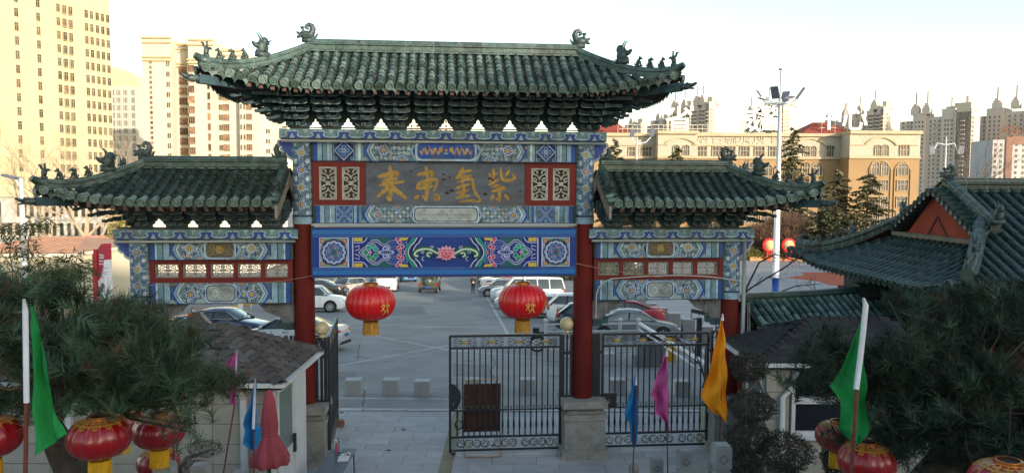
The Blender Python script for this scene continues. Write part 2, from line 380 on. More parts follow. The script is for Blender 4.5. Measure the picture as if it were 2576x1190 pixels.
# ridge made of moulded segments along a path
def ridge_run(parent, pts, w, h, seg=.45, mat=None, name='ridge_tile', joints=False):
    # resample
    P_ = [Vector(p) for p in pts]; L = [0]
    for a, b in zip(P_, P_[1:]): L.append(L[-1]+(b-a).length)
    def at(d):
        d = max(0, min(L[-1], d))
        for i in range(len(L)-1):
            if d <= L[i+1]+1e-9: return P_[i].lerp(P_[i+1], (d-L[i])/max(1e-9, L[i+1]-L[i]))
        return P_[-1]
    n = max(1, round(L[-1]/seg)); prof = [(-w*.62, 0), (-w*.62, h*.12), (-w*.42, h*.2), (-w*.42, h*.5), (-w*.6, h*.56), (-w*.6, h*.66), (-w*.4, h*.72), (-w*.36, h*.9), (-w*.2, h), (w*.2, h), (w*.36, h*.9), (w*.4, h*.72), (w*.6, h*.66), (w*.6, h*.56), (w*.42, h*.5), (w*.42, h*.2), (w*.62, h*.12), (w*.62, 0)]
    for i in range(n):
        d0, d1 = L[-1]*i/n+.0015, L[-1]*(i+1)/n-.0015; mb = MB(); k = 3; vs = []
        for j in range(k+1):
            p = at(d0+(d1-d0)*j/k); q = at(min(L[-1], d0+(d1-d0)*j/k+.03))-at(d0+(d1-d0)*j/k-.03); q.normalize(); x = q.cross(Vector((0, 0, 1))).normalized()
            vs += [p + x*a + Vector((0, 0, 1))*b for a, b in prof]
        m = len(prof); mb.add(vs, [(j*m+a, j*m+(a+1) % m, (j+1)*m+(a+1) % m, (j+1)*m+a) for j in range(k) for a in range(m)]+[tuple(range(m)), tuple(reversed(range(k*m, (k+1)*m)))])
        mb.build(name, mat or ridge_m, parent)
        if joints and i: pj = at(d0-.0015); mj = MB(); q = (at(min(L[-1], d0+.03))-at(d0-.03)).normalized(); x = q.cross(Vector((0, 0, 1))).normalized(); vs = [pj+q*sgn*.009+x*a*1.03+Vector((0, 0, 1))*(b*1.02) for sgn in (-1, 1) for a, b in prof]; mj.add(vs, [(a, (a+1) % m, (a+1) % m+m, a+m) for a in range(m)]); mj.build('mortar_joint', M('mortar', (.26, .29, .28), .9), parent)
# glazed animals, drawn facing -x, base at origin
def chiwen_mb():
    mb = MB(); mb.box((0, 0, .06), (.34, .16, .12)); mb.blob((-.06, 0, .2), (.2, .085, .13), (0, .2, 0)); mb.blob((-.24, 0, .17), (.1, .06, .05), (0, -.5, 0))
    mb.blob((-.26, 0, .25), (.09, .055, .04), (0, .5, 0)); mb.blob((-.14, .07, .27), (.035, .03, .035)); mb.blob((-.14, -.07, .27), (.035, .03, .035))
    sp = [(.02, 0, .18), (.1, 0, .26), (.14, 0, .38), (.1, 0, .47), (.02, 0, .5), (-.04, 0, .46), (-.04, 0, .40), (.0, 0, .37), (.03, 0, .40)]
    mb.tube(sp, [.1, .1, .085, .075, .065, .055, .045, .035, .02], 8)
    mb.tube([(-.13, 0, .28), (-.15, 0, .36), (-.155, 0, .4)], [.035, .04, .05], 8); mb.box((-.155, 0, .42), (.11, .07, .04), top=1.2)
    mb.tube([(.12, 0, .12), (.22, 0, .16), (.28, 0, .26)], [.06, .04, .012], 7)
    for i in range(5): mb.tube([(-.1+.05*i, -.09, .12), (-.06+.05*i, -.1, .2)], [.022, .01], 5)
    return mb
def dragon_head_mb():
    mb = MB(); mb.box((.02, 0, .04), (.26, .13, .1)); mb.blob((.03, 0, .17), (.13, .075, .16), (0, -.25, 0)); mb.blob((.08, 0, .29), (.09, .05, .1)); mb.blob((-.1, 0, .2), (.1, .05, .05), (0, .35, 0)); mb.blob((-.17, 0, .24), (.05, .04, .035), (0, .6, 0))
    mb.blob((-.06, 0, .12), (.08, .04, .03), (0, -.3, 0))
    for sd in (-.035, .035): mb.tube([(-.01, sd, .27), (-.0, sd, .36), (-.05, sd, .43), (-.11, sd, .46)], [.02, .016, .011, .004], 6); mb.blob((-.07, sd*1.3, .25), (.025, .02, .025))
    for i in range(4): mb.tube([(.02+.03*i, -.07, .1+.06*i), (.09+.03*i, -.085, .12+.07*i)], [.024, .008], 5)
    return mb
def seated_mb(v=0):
    mb = MB(); mb.box((.0, 0, .015), (.14, .07, .03)); mb.blob((.02, 0, .09), (.045, .036, .075), (0, -.35, 0)); mb.blob((-.025, 0, .17), (.036, .032, .036)); mb.blob((-.062, 0, .16), (.026, .02, .018))
    mb.tube([(-.02, -.02, .11), (-.045, -.02, .02)], [.016, .012], 5); mb.tube([(-.02, .02, .11), (-.045, .02, .02)], [.016, .012], 5); mb.blob((.04, 0, .045), (.045, .035, .035))
    mb.tube([(.07, 0, .03), (.1, 0, .05), (.085, 0, .1)], [.016, .013, .005], 5); mb.tube([(-.02, 0, .2), (.0, 0, .215)], [.014, .006], 5)
    if v: mb.tube([(.02, 0, .18), (.05, 0, .13)], [.03, .012], 6)
    return mb
def rider_mb():
    mb = MB(); mb.blob((0, 0, .1), (.055, .04, .09), (0, .1, 0)); mb.tube([(-.0, 0, .16), (-.05, 0, .2), (-.06, 0, .24)], [.03, .022, .02], 6); mb.blob((-.075, 0, .25), (.035, .02, .02), (0, .2, 0))
    mb.tube([(.03, 0, .15), (.08, 0, .17), (.12, 0, .15)], [.035, .03, .008], 6); mb.tube([(.02, 0, .18), (.02, 0, .25)], [.022, .016], 6); mb.blob((.02, 0, .275), (.02, .02, .024)); mb.box((0, 0, .02), (.1, .07, .05)); return mb
chi_me = chiwen_mb().mesh('ridge_dragon', beast_m, True); drg_me = dragon_head_mb().mesh('horned_beast', beast_m, True)
sea_me = [seated_mb(0).mesh('seated_beast', beast_m, True), seated_mb(1).mesh('seated_beast', beast_m, True)]; rid_me = rider_mb().mesh('bird_rider', beast_m, True)
def corner_head_mb():   # sleeve beast on the corner beam, facing -x
    mb = MB(); mb.blob((.02, 0, 0), (.16, .06, .065)); mb.blob((-.13, 0, .02), (.1, .05, .035), (0, .3, 0)); mb.blob((-.12, 0, -.04), (.07, .04, .02), (0, -.1, 0)); mb.blob((-.2, 0, .05), (.03, .035, .025)); mb.blob((-.05, -.05, .05), (.03, .02, .025)); mb.blob((-.05, .05, .05), (.03, .02, .025)); return mb
ch_me = corner_head_mb().mesh('corner_beast', beast_m, True)
def place_row(parent, pts, side, start, spacing, n=3):
    """beasts along the hip, pts from eave end up"""
    L = [0]; Q = [Vector(p) for p in pts]
    for a, b in zip(Q, Q[1:]): L.append(L[-1]+(b-a).length)
    def at(d):
        for i in range(len(L)-1):
            if d <= L[i+1]: return Q[i].lerp(Q[i+1], (d-L[i])/(L[i+1]-L[i]))
        return Q[-1]
    dirv = (at(.6)-at(0)); rz = math.atan2(dirv.y, dirv.x)
    inst(rid_me, 'bird_rider', parent, at(start), (0, 0, rz), 1.0)
    for i in range(n): inst(sea_me[i % 2], 'seated_beast', parent, at(start+spacing*(i+1)), (0, 0, rz+rnd.uniform(-.15, .15)), 1.0)
    inst(drg_me, 'horned_beast', parent, at(start+spacing*(n+1)+.12), (0, 0, rz), 1.02)

def make_roof(name, u0, u1, hipL, hipR, ve, zt, ze, du, cu, sp, nobj, label):
    rf = bpy.data.objects.new(name, None); COL.objects.link(rf); rf.parent = arch
    a0 = u0-(du if hipL else 0); a1 = u1+(du if hipR else 0)
    def up(a):
        q = 0
        if hipL: q = max(q, (u0+.5-a)/(du+.5))
        if hipR: q = max(q, (a-(u1-.5))/(du+.5))
        return max(0, q)
    def front(a, s, sg=-1):
        q = up(a); return Vector((a, sg*s*(ve+.12*q*q), zt-(zt-ze)*(1.22*s-.22*s*s)+cu*q*q*s*s))
    def s0(a):
        if a < u0: return (u0-a)/du if hipL else 0
        if a > u1: return (a-u1)/du if hipR else 0
        return 0
    sl = Slope(front, a0, a1, lambda a: min(.99, max(0, s0(a))), sp, sp*1.05, sp*.31, sp*.98)
    slope_parts(rf, sl, nobj > 0, nobj)
    bk = Slope(lambda a, s: front(a, s, 1), a0, a1, lambda a: min(.99, max(0, s0(a))), sp, sp*1.05, sp*.36, sp*1.9); slope_parts(rf, bk, False)
    for side, on in ((-1, hipL), (1, hipR)):
        if not on: continue
        ur = u0 if side < 0 else u1
        def sf(a, s, side=side, ur=ur):
            q = abs(a)/ve; qq = max(0, (q-.35)/.65); return Vector((ur+side*s*(du+.12*qq*qq), a, zt-(zt-ze)*(1.22*s-.22*s*s)+cu*qq*qq*s*s))
        ss = Slope(sf, -ve, ve, lambda a: min(.985, abs(a)/ve), sp, sp*1.05, sp*.36, sp*1.9); slope_parts(rf, ss, False)
        for vs_ in (-1, 1):
            hp = [Vector(front(ur+side*du*t, t*1.0, vs_)) for t in [i/8*.985 for i in range(9)]]
            hp = [p+Vector((0, 0, .015)) for p in hp]
            # lift the last part of the hip like a prow
            ridge_run(rf, hp, .15, .2 if vs_ < 0 else .2, .34, name='hip_tile')
            tip = hp[-1]; d = (hp[-1]-hp[-3]).normalized(); dh = Vector((d.x, d.y, 0)).normalized()
            mb = MB(); mb.tube([tip-dh*.1+Vector((0, 0, .1)), tip+dh*.05+Vector((0, 0, .14)), tip+dh*.17+Vector((0, 0, .2))], [.09, .085, .06], 10)
            mb.tube([tip-dh*.05+Vector((0, 0, .0)), tip+dh*.05+Vector((0, 0, .02)), tip+dh*.1+Vector((0, 0, .07))], [.08, .07, .03], 8); mb.build('hip_end', ridge_m, rf, True)
            q = Vector((tip.x, tip.y, tip.z-.24)); bm2 = MB(); bm2.bar(q-dh*.9-Vector((0, 0, .02)), q+dh*.12, .13, .17); bm2.build('corner_beam', brk_m, rf)
            inst(ch_me, 'corner_beast', rf, q+dh*.22+Vector((0, 0, 0)), (0, 0, math.atan2(-dh.y, -dh.x)), 1.05)
            if vs_ < 0:
                top = [p+Vector((0, 0, .2)) for p in reversed(hp)]; place_row(rf, top, side, .06, .27, 3)
            else:
                top = [p+Vector((0, 0, .2)) for p in reversed(hp)]; place_row(rf, top, side, .35, .25, 1)
    # rafters
    rme = MB().box((0, 0, 0), (.075, .5, .075)).mesh('rafter', raft_m); r2 = MB().tube([(0, -.3, 0), (0, .3, 0)], .04, 8).mesh('round_rafter', raft_m, True)
    n = int((a1-a0-.3)/.21)
    for i in range(n):
        a = a0+.2+(a1-a0-.4)*i/(n-1); 
        if s0(a) > .6: continue
        inst(rme, 'rafter', rf, mat=sl.frame(a, .84, -.125)); inst(r2, 'round_rafter', rf, mat=sl.frame(a+.05, .66, -.20)) if s0(a) < .4 else None
    # main ridge
    c = .05
    rp = [(u0+(u1-u0)*i/14, 0, zt-.02) for i in range(15)]
    ridge_run(rf, rp, .2, .27, .5)
    return rf, front
z0r = 8.90
main_rf, main_fn = make_roof('main_roof', -2.86, 2.86, True, True, 1.55, 8.86, 7.93, 1.78, .30, .2, 300, '')
inst(chi_me, 'ridge_dragon', main_rf, (-2.92, 0, 9.04), (0, 0, 0), .74); inst(chi_me, 'ridge_dragon', main_rf, (2.92, 0, 9.04), (0, 0, PI), .74)
wings = []
for side in (-1, 1):
    hi, lo = (-3.42, -6.32) if side < 0 else (3.42, 6.32)
    rf, fn = make_roof('wing_roof', min(hi, lo), max(hi, lo), side < 0, side > 0, 1.35, 6.36, 5.64, 1.42, .26, .215, 0 if side > 0 else 0, '')
    inst(chi_me, 'ridge_dragon', rf, (lo, 0, 6.52), (0, 0, 0 if side < 0 else PI), .72); inst(chi_me, 'ridge_dragon', rf, (hi+side*.1, 0, 6.5), (0, 0, PI if side < 0 else 0), .72)
    # gable verge next to the tall column: short ridge, edge tiles, barge board
    vp = [fn(hi+side*.02, t)+Vector((0, 0, .02)) for t in [i/6*.72 for i in range(7)]]; ridge_run(rf, vp, .12, .17, .3, name='verge_tile')
    e = fn(hi+side*.02, .74); inst(drg_me, 'horned_beast', rf, e+Vector((0, 0, .02)), (0, 0, PI/2), .8)
    pts = [fn(hi, t) for t in [i/8 for i in range(9)]]; mb = MB()
    poly = [(p.y, p.z-.03) for p in pts]+[(p.y+.02, p.z-.30-.03*(i % 2)) for i, p in reversed(list(enumerate(pts)))]
    mb.prism(poly, hi-side*.03, hi-side*.075, ax='x'); mb.prism([(-a, b) for a, b in poly], hi-side*.03, hi-side*.075, ax='x'); mb.build('barge_board', M('barge_board', (.28, .23, .19), .8, .25, 6), rf)
    mb = MB(); w = drip_mb(.085, .07)
    for k in range(7):
        t = .08+.14*k; p = fn(hi-side*.05, t); mb.tube([p+Vector((side*.18, 0, .04)), p+Vector((-side*.05, 0, .01))], [.06, .066], 8)
    mb.build('verge_caps', tile_m, rf, True, kind='stuff')
    wings.append((rf, fn, hi, lo, side))

# bracket sets -------------------------------------------------------
def bracket_mb(tiers, dv, dz, w0, dw, both=True):
    mb = MB()
    for sg in ((-1, 1) if both else (-1,)):
        for j in range(tiers):
            y = sg*(.10+dv*j); z = .10+dz*j; w = min(.60, w0+dw*j); h = dz*.62
            poly = [(-w/2, z+h*.6), (-w/2, z), (-w/2+.035, z-h*.28), (-w/2+.09, z-h*.42), (w/2-.09, z-h*.42), (w/2-.035, z-h*.28), (w/2, z), (w/2, z+h*.6)]
            mb.prism(poly, y-.03, y+.03)
            yf = y+sg*.033
            for k in range(len(poly)-1):
                a, b = poly[k], poly[k+1]; mb.bar((a[0], yf, a[1]), (b[0], yf, b[1]), .006, .015, 1)
            for x in (-w/2+.045, 0, w/2-.045): mb.box((x, y, z+h*.85), (.075, .08, h*.5), top=1.25)
            mb.bb(-.04, .04, min(y-sg*.1, y+sg*.12), max(y-sg*.1, y+sg*.12), z-h*.45, z+h*.5, 2)
            ye = y+sg*.121; 
            for x in (-.033, .033): mb.bar((x, ye, z-h*.45), (x, ye, z+h*.5), .014, .006, 1)
            if j in (1, 2, 3): # beak
                mb.prism([(y+sg*.1, z+h*.3), (y+sg*.16, z+h*.1), (y+sg*.24, z-h*.75), (y+sg*.21, z-h*.95), (y+sg*.12, z-h*.45), (y, z-h*.2)], -.036, .036, 2, ax='x')
    mb.box((0, 0, .0), (.34, .3, .06), top=1.1); hp_ = [(.17, .0), (.21, .04), (.21, .075), (.26, .10), (.26, .135), (.315, .17), (.315, .21), (.35, .25), (.35, .42)]; mb.prism([(-a, b) for a, b in hp_]+[(a, b) for a, b in reversed(hp_)], -.06, .06); return mb
beak_m = M('beak_paint', (.055, .085, .095), .7, .4, 8)
bm_me = bracket_mb(5, .235, .13, .34, .15).mesh('bracket_set', [brk_m, edge_m, beak_m]); bw_me = bracket_mb(4, .24, .125, .34, .15).mesh('bracket_set', [brk_m, edge_m, beak_m])
def brackets(parent, us, z, me, corners, tiers, dv, dz, top, u0, u1):
    for u in us: inst(me, 'bracket_set', parent, (u, 0, z))
    for u, sd in corners:
        inst(me, 'bracket_set', parent, (u, 0, z))
        for vs in (-1, 1):
            mb = MB()
            for j in range(tiers):
                zz = z+.10+dz*j; r = .25+.30*j
                # three arms fanning past the corner, each a tapered beak
                for k, (dx, dy, ln) in enumerate(((1, .35, .75), (1, 1, 1.15), (1, .0, .55))):
                    if k == 2 and vs > 0: continue
                    d = Vector((dx*sd, dy*vs, 0)).normalized(); a = Vector((u, 0, zz)); L = (.16+dv*j)*ln*1.0+.12
                    e = a+d*L; mb.bar(a, e, .065, dz*.62)
                    if j >= 1 and k < 2:
                        mb.bar(e-d*.02, e+d*.14+Vector((0, 0, -.05)), .06, .055, 2); mb.tube([e+d*.12+Vector((0, 0, -.05)), e+d*.22+Vector((0, 0, -.05))], [.036, .03], 8, 2)
                w = .25+.11*j; y = vs*(.10+dv*j)
                mb.bb(min(u-sd*w/2, u+sd*(w/2+.1*j)), max(u-sd*w/2, u+sd*(w/2+.1*j)), y-.03, y+.03, zz-.02, zz+dz*.4)
                mb.bb(u-.033+sd*.22, u+.033+sd*.22, min(0, y+vs*.1), max(0, y+vs*.1), zz-.04, zz+.05); mb.bar((u+sd*.22, y+vs*.102, zz-.04), (u+sd*.22, y+vs*.102, zz+.05), .012, .006, 1)
            mb.build('corner_bracket', [brk_m, edge_m, beak_m], parent)
    # purlins the brackets carry
    bx = (MB().bb(u0, u1, -.05, .05, z+.30, top)).build('bracket_board', brk_m, parent)
    for j, y in ((0, .0), (tiers-1, dv*(tiers-1)+.1), (tiers-3, dv*(tiers-3)+.1)):
        for sg in ((-1, 1) if y > 0 else (1,)):
            mb = MB(); zz = z+.16+dz*(tiers if j else tiers-.6)-.06
            if j == tiers-3: zz = z+.10+dz*(tiers-1)
            mb.bb(u0-(y*.95 if abs(u0+u1) < 1 or u1 < 0 else 0), u1+(y*.95 if abs(u0+u1) < 1 or u0 > 0 else 0), sg*y-.045, sg*y+.045, zz-.05, zz+.09); mb.build('purlin', brk_m, parent)
brackets(main_rf, [-2.45+.7*i for i in range(8)], 7.20, bm_me, [(-3.12, -1), (3.12, 1)], 5, .235, .13, 8.0, -3.2, 3.2)
for rf, fn, hi, lo, side in wings:
    us = [side*(3.72+.66*i) for i in range(4)]
    c = side*6.42; br = rf
    brackets(rf, us, 5.08, bw_me, [(c, side)], 4, .24, .125, 5.7, min(side*3.35, side*6.45)-(0 if side > 0 else .1), max(side*3.35, side*6.45)+(.1 if side > 0 else 0))

# columns, piers -------------------------------------------------------
def swirl_flower(p, x, y, r, blue=True, oc=OC):
    c1, c2 = (BL, WH) if blue else (PG, WH)
    for i in range(8):
        a = 2*PI*i/8+PI/8; px, py = x+math.cos(a)*r*.78, y+math.sin(a)*r*.78
        p.disc(px, py, r*.25, DB, 8); p.k -= 1
    p.k += 1
    for i in range(8):
        a = 2*PI*i/8+PI/8; px, py = x+math.cos(a)*r*.78, y+math.sin(a)*r*.78
        p.curl(px, py, r*.22, a, r*.09, WH if i % 2 else PB, 1 if i % 2 else -1); p.k -= 1
    p.k += 1; p.disc(x, y, r*.52, c1, 12)
    for i in range(8):
        a = 2*PI*i/8; p.line([(x+math.cos(a)*r*.25, y+math.sin(a)*r*.25), (x+math.cos(a)*r*.52, y+math.sin(a)*r*.52)], [r*.04, r*.1], c2); p.k -= 1
    p.k += 1; p.ring(x, y, r*.53, r*.07, c2, 16); p.disc(x, y, r*.28, oc, 10)
def half_flower(p, x, y, r, up, blue):
    s = 1 if up else -1
    for rr, c in ((r, DB), (r*.93, PB), (r*.72, BL if blue else PG), (r*.35, OC)):
        p.poly([(x+rr*math.cos(PI*i/8), y+s*rr*math.sin(PI*i/8)) for i in range(9)], c)
    for i in range(1, 8):
        a = PI*i/8; p.line([(x+math.cos(a)*r*.35, y+s*math.sin(a)*r*.35), (x+math.cos(a)*r*.75, y+s*math.sin(a)*r*.75)], r*.06, WH); p.k -= 1
    p.k += 1
def curls(p, x0, x1, y0, y1, s, cols=(PB, WH)):
    ny = max(1, round((y1-y0)/s)); nx = max(1, round((x1-x0)/s)); 
    for i in range(nx):
        for j in range(ny):
            x = x0+(x1-x0)*(i+.5)/nx; y = y0+(y1-y0)*(j+.5)/ny
            p.curl(x, y, s*.42, rnd.choice((0, PI/2, PI, -PI/2)), s*.17, cols[(i+j) % len(cols)], 1 if (i+j) % 2 else -1, 1.2); p.k -= 1
    p.k += 1
def beam_paint(p, x0, x1, y0, y1, kind, box=True):
    Wd = x1-x0; H = y1-y0; cy = (y0+y1)/2; p.rect(x0, y0, x1, y1, PG)
    blue_center = kind in ('rail', 'rail_small')
    for sg in (-1, 1):
        e = x0 if sg < 0 else x1; X = lambda f: e - sg*f
        def rc(f0, f1, c): p.rect(min(X(f0), X(f1)), y0, max(X(f0), X(f1)), y1, c)
        f = 0; st = [(.07, (.03, .05, .06)), (.085, BL), (.09, PB), (.02, DB), (.10, PG), (.02, WH), (.08, PB), (.02, DB)] if box else [(.05, (.03, .05, .06)), (.09, BL), (.03, WH), (.12, PG), (.02, DB), (.12, PB), (.02, DB)]
        for w, c in st: rc(f, f+w, c); f += w
        if box:
            b = H*.98; xa, xb = sorted((X(f), X(f+b))); p.rect(xa, y0, xb, y1, DB if kind == 'top' else BL); cx = (xa+xb)/2
            p.line([(xa+.01, y0+.01), (xb-.01, y0+.01), (xb-.01, y1-.01), (xa+.01, y1-.01)], .018, PB, True)
            if kind == 'top':
                h = H*.46; p.poly([(cx, cy-h), (cx+h, cy), (cx, cy+h), (cx-h, cy)], WH); h *= .9; p.poly([(cx, cy-h), (cx+h, cy), (cx, cy+h), (cx-h, cy)], BL)
                for i in range(4): a = PI/2*i; p.ring(cx+math.cos(a)*H*.16, cy+math.sin(a)*H*.16, H*.08, H*.035, PB, 8); p.k -= 1
                p.k += 1; p.ring(cx, cy, H*.07, H*.03, WH, 8)
                for a in (-1, 1):
                    for c2 in (-1, 1): p.ring(cx+a*H*.38, cy+c2*H*.38, H*.07, H*.03, PB, 8); p.k -= 1
                p.k += 1
            else:
                for a, b2 in (((xa, y0), (xb, y1)), ((xa, y1), (xb, y0))): p.line([a, b2], H*.17, PB); p.line([a, b2], H*.11, BL); p.line([a, b2], H*.02, WH)
                for dx, dy in ((0, -1), (0, 1), (1, 0), (-1, 0)): p.disc(cx+dx*H*.36, cy+dy*H*.36, H*.10, PG, 8); p.k -= 1
                p.k += 1
            f += b
            for w, c in ((.02, DB), (.06, PB), (.05, WH if kind == 'top' else BL), (.06, PG), (.015, DB)): rc(f, f+w, c); f += w
        # chevron (points outward), flowers, chevron (points outward again), cartouche
        L = Wd/2-f; cart = L*(.40 if not box else .43); fl0, fl1 = f+H*.18, f+L-cart
        rc(f, f+L-cart, (.10, .15, .18)); [p.disc(X(f+(L-cart)*rnd.random()), y0+H*rnd.uniform(.15, .85), .03, OC, 5) and None or setattr(p, 'k', p.k-1) for _ in range(9)]; setattr(p, 'k', p.k+1); xq = sorted((X(f+.12), X(f+L-cart-.02))); curls(p, xq[0], xq[1], y0+.02, y1-.02, H*.22); 
        def chev(fp, dr, c, w):   # > shaped line at distance fp from the end
            pts = [(X(fp+dr*H*.34), y0), (X(fp+dr*H*.14), cy-H*.28), (X(fp+dr*H*.12), cy-H*.22), (X(fp), cy), (X(fp+dr*H*.12), cy+H*.22), (X(fp+dr*H*.14), cy+H*.28), (X(fp+dr*H*.34), y1)]
            p.line(pts, w, c)
        half_flower(p, X(f+.03), y0, H*.22, True, False)
        swirl_flower(p, X(fl0+H*.72), cy+(.04 if box else .06)*H*(1 if kind in ('top', 'top_small') else -1), H*.40, blue=kind != 'top_small')
        x2 = (fl0+H*.72+fl1)/2+H*.22
        half_flower(p, X(x2), y0 if kind in ('top', 'top_small') else y1, H*.34, kind in ('top', 'top_small'), True)
        half_flower(p, X(x2), y1 if kind in ('top', 'top_small') else y0, H*.26, kind not in ('top', 'top_small'), False)
        xa, xb = sorted((X(x2-H*.22), X(x2+H*.45))); curls(p, xa, xb, y0+H*.3, y1-H*.3, H*.2)
        for d, c, w in ((.02, BL, .06), (.07, PB, .05), (.10, DB, .012), (.125, WH, .03), (.16, PG, .035)): chev(f+d, 1, c, w)
        for d, c, w in ((.0, PB, .05), (.04, DB, .012), (.07, BL, .06), (.115, WH, .03), (.145, PB, .03)): chev(fl1+d, 1, c, w)
    cx = (x0+x1)/2; hw = cart-H*.36; hh = H*.34
    def cartouche(a, b, r):
        pts = []
        for qx, qy, a0 in ((1, 1, 0), (-1, 1, PI/2), (-1, -1, PI), (1, -1, 1.5*PI)):
            for i in range(5): t = a0+PI/2*i/4; pts.append((cx+qx*(a-r)+r*math.cos(t), cy+qy*(b-r)+r*math.sin(t)))
        return pts
    pts = cartouche(hw+H*.12, H*.49, H*.3); p.poly(pts, BL if blue_center else PG); p.poly(cartouche(hw+.07, hh+.05, H*.25), WH); p.poly(cartouche(hw+.05, hh+.03, H*.24), PB if not blue_center else DB)
    inner = {'top': BL, 'rail': (.36, .40, .40), 'top_small': (.10, .085, .06), 'rail_small': (.30, .35, .36)}[kind]
    p.poly(cartouche(hw+.03, hh+.01, H*.22), inner)
    if kind == 'top':
        for sg in (-1, 1):
            w = [(cx+sg*hw*(.14+.8*i/24), cy+hh*.5*math.sin(i*1.05)*(1-.2*i/24)) for i in range(25)]
            p.line(w, [.035+.02*math.sin(i*.8) for i in range(25)], (.42, .27, .13))
            for i in range(2, 24, 2): p.line([w[i], (w[i][0]+rnd.uniform(-.06, .06), w[i][1]+rnd.choice((-1, 1))*.06)], [.018, .006], (.42, .27, .13)); p.k -= 1
            p.disc(cx+sg*hw*.19, cy+.02, .045, (.42, .27, .13))
        p.disc(cx, cy+.015, .035, OC); p.line([(cx-.05, cy-.05), (cx+.05, cy-.05)], .03, PB)
    elif kind == 'top_small':
        for i in range(9): p.curl(cx+(i-4)*hw*.21, cy+(.35 if i % 2 else -.35)*hh, hh*.5, i, .016, (.26, .19, .09), 1 if i % 2 else -1); p.k -= 1
        p.k += 1; p.disc(cx, cy, hh*.55, (.34, .22, .06))
    else:
        n = 6 if kind == 'rail' else 2
        for i in range(n):
            x = cx+(i-(n-1)/2)*hw*1.75/n; h = hh*.85
            for hh2, c in ((h, (.17, .19, .20)), (h*.86, (.40, .44, .44)), (h*.5, (.2, .22, .23)), (h*.38, (.38, .42, .42))):
                w_ = min(hw*.85/n, hh2*1.1)*hh2/h; p.poly([(x, cy-hh2), (x+w_, cy), (x, cy+hh2), (x-w_, cy)], c)
            p.line([(x-hw/n, cy), (x+hw/n, cy)], .012, (.18, .20, .21))
    p.line([(x0, y0+.006), (x1, y0+.006)], .012, DB)
def slab_paint(p, x0, x1, y0, y1):
    p.rect(x0, y0, x1, y1, PG); n = max(3, round((x1-x0)/.55)); w = (x1-x0)/n; H = y1-y0
    for i in range(n):
        c = x0+w*(i+.5); p.poly([(c-w*.42, y0), (c-w*.2, y1-H*.15), (c+w*.2, y1-H*.15), (c+w*.42, y0)], BL); p.k -= 1
    p.k += 1
    for i in range(n):
        c = x0+w*(i+.5)
        for sg in (-1, 1):
            pts = [(c+sg*w*.02, y1-H*.22), (c+sg*w*.16, y1-H*.18), (c+sg*w*.26, y1-H*.35), (c+sg*w*.22, y0+H*.4), (c+sg*w*.17, y0+H*.5), (c+sg*w*.27, y0+H*.22), (c+sg*w*.5, y0+H*.18)]
            p.line(smooth_pts(pts, 1), H*.14, (.34, .42, .46)); p.k -= 1
        p.poly([(c-w*.11, y0+H*.05), (c+w*.11, y0+H*.05), (c, y0+H*.6)], (.3, .37, .40)); p.k -= 1
        p.poly([(c+w*.5-w*.1, y1-.01), (c+w*.5+w*.1, y1-.01), (c+w*.5, y0+H*.45)], (.34, .40, .42)) if i < n-1 else None
    p.line([(x0, y0+.008), (x1, y0+.008)], .014, (.05, .07, .08))
FR = lambda v: (lambda x, y, h: (x, -v-h, y))
def pier(u, hidden=False):
    mb = MB()
    for (w, a, b, w2) in ((1.04, 0, .2, 1.04), (.92, .2, .85, .90), (.96, .853, .985, .96), (.80, .987, 1.0, .80)): mb.box((0, 0, (a+b)/2), (w, w, b-a), top=w2/w)
    mb.box((0, 0, 1.035), (.90, .90, .07), top=.80); mb.box((0, 0, 1.085), (.70, .70, .03)); mb.box((0, 0, 1.11), (.74, .74, .02), top=1.2); mb.box((0, 0, 1.20), (1.0, 1.0, .16), top=.98)
    return mb.build('pier', stone_m, arch, loc=(u, 0, 0))
def column(u, zt, zp, r=.215, fac=PI):
    o = MB().lathe([(r*1.06, 1.28), (r*1.05, 1.6), (r*1.02, 3), (r, zt)], 28, (u, 0, 0)).build('column', red_m, arch, 'auto')
    fn = lambda x, y, h: (u+(r+.004+h)*math.sin(x/r), -(r+.004+h)*math.cos(x/r), y)
    p = Paint(fn, .0005); hw = r*1.35
    p.mb.grid(lambda a, b: fn((a*2-1)*hw*1.15, zp+(zt-zp)*b, 0), 14, 1, 0, (.10, .18, .27)); 
    n = round((zt-zp-.3)/.42); 
    for i in range(n):
        y = zp+.2+(zt-zp-.3)*(i+.5)/n; swirl_flower(p, (-.06 if i % 2 else .06)*0, y, .15, blue=(i % 2 == 0))
        for sg in (-1, 1):
            for k in range(4): p.curl(sg*(.205), y+(k-1.5)*.105, .048, rnd.choice((0, 2, 4)), .017, PB if k % 2 else WH, sg); p.k -= 1; p.curl(sg*(.12), y+(.17 if k % 2 else -.17), .04, k, .015, WH, -sg); p.k -= 1
    p.k += 1
    for y0_, y1_, c in ((zp-.02, zp+.16, PB), (zp+.13, zp+.16, DB), (zt-.1, zt, PB)):
        p.k += 1; h = p.k*p.step; p.mb.grid(lambda a, b: fn((a*2-1)*hw*1.1, y0_+(y1_-y0_)*b, h), 12, 1, 0, c)
    p.build('column_painting', paint_m, o)
for u in (-6.45, -3.06, 3.06, 6.45): pier(u)
for u in (-3.06, 3.06): column(u, 6.98, 5.2)
for u in (-6.45, 6.45): column(u, 4.86, 3.5)
def beam(x0, x1, y0, y1, th, kind, box):
    o = MB().bb(x0, x1, -th, th, y0, y1).build('painted_beam', wood_m, arch); p = Paint(FR(th+.001)); beam_paint(p, x0, x1, y0, y1, kind, box); p.build('painting', paint_m, o); return o
beam(-2.88, 2.88, 6.52, 6.975, .17, 'top', True); beam(-2.84, 2.84, 5.20, 5.57, .17, 'rail', True)
for sd in (-1, 1):
    a, b = sorted((sd*3.28, sd*6.24)); beam(a, b, 4.42, 4.855, .17, 'top_small', False); beam(a, b, 3.49, 3.93, .17, 'rail_small', False)
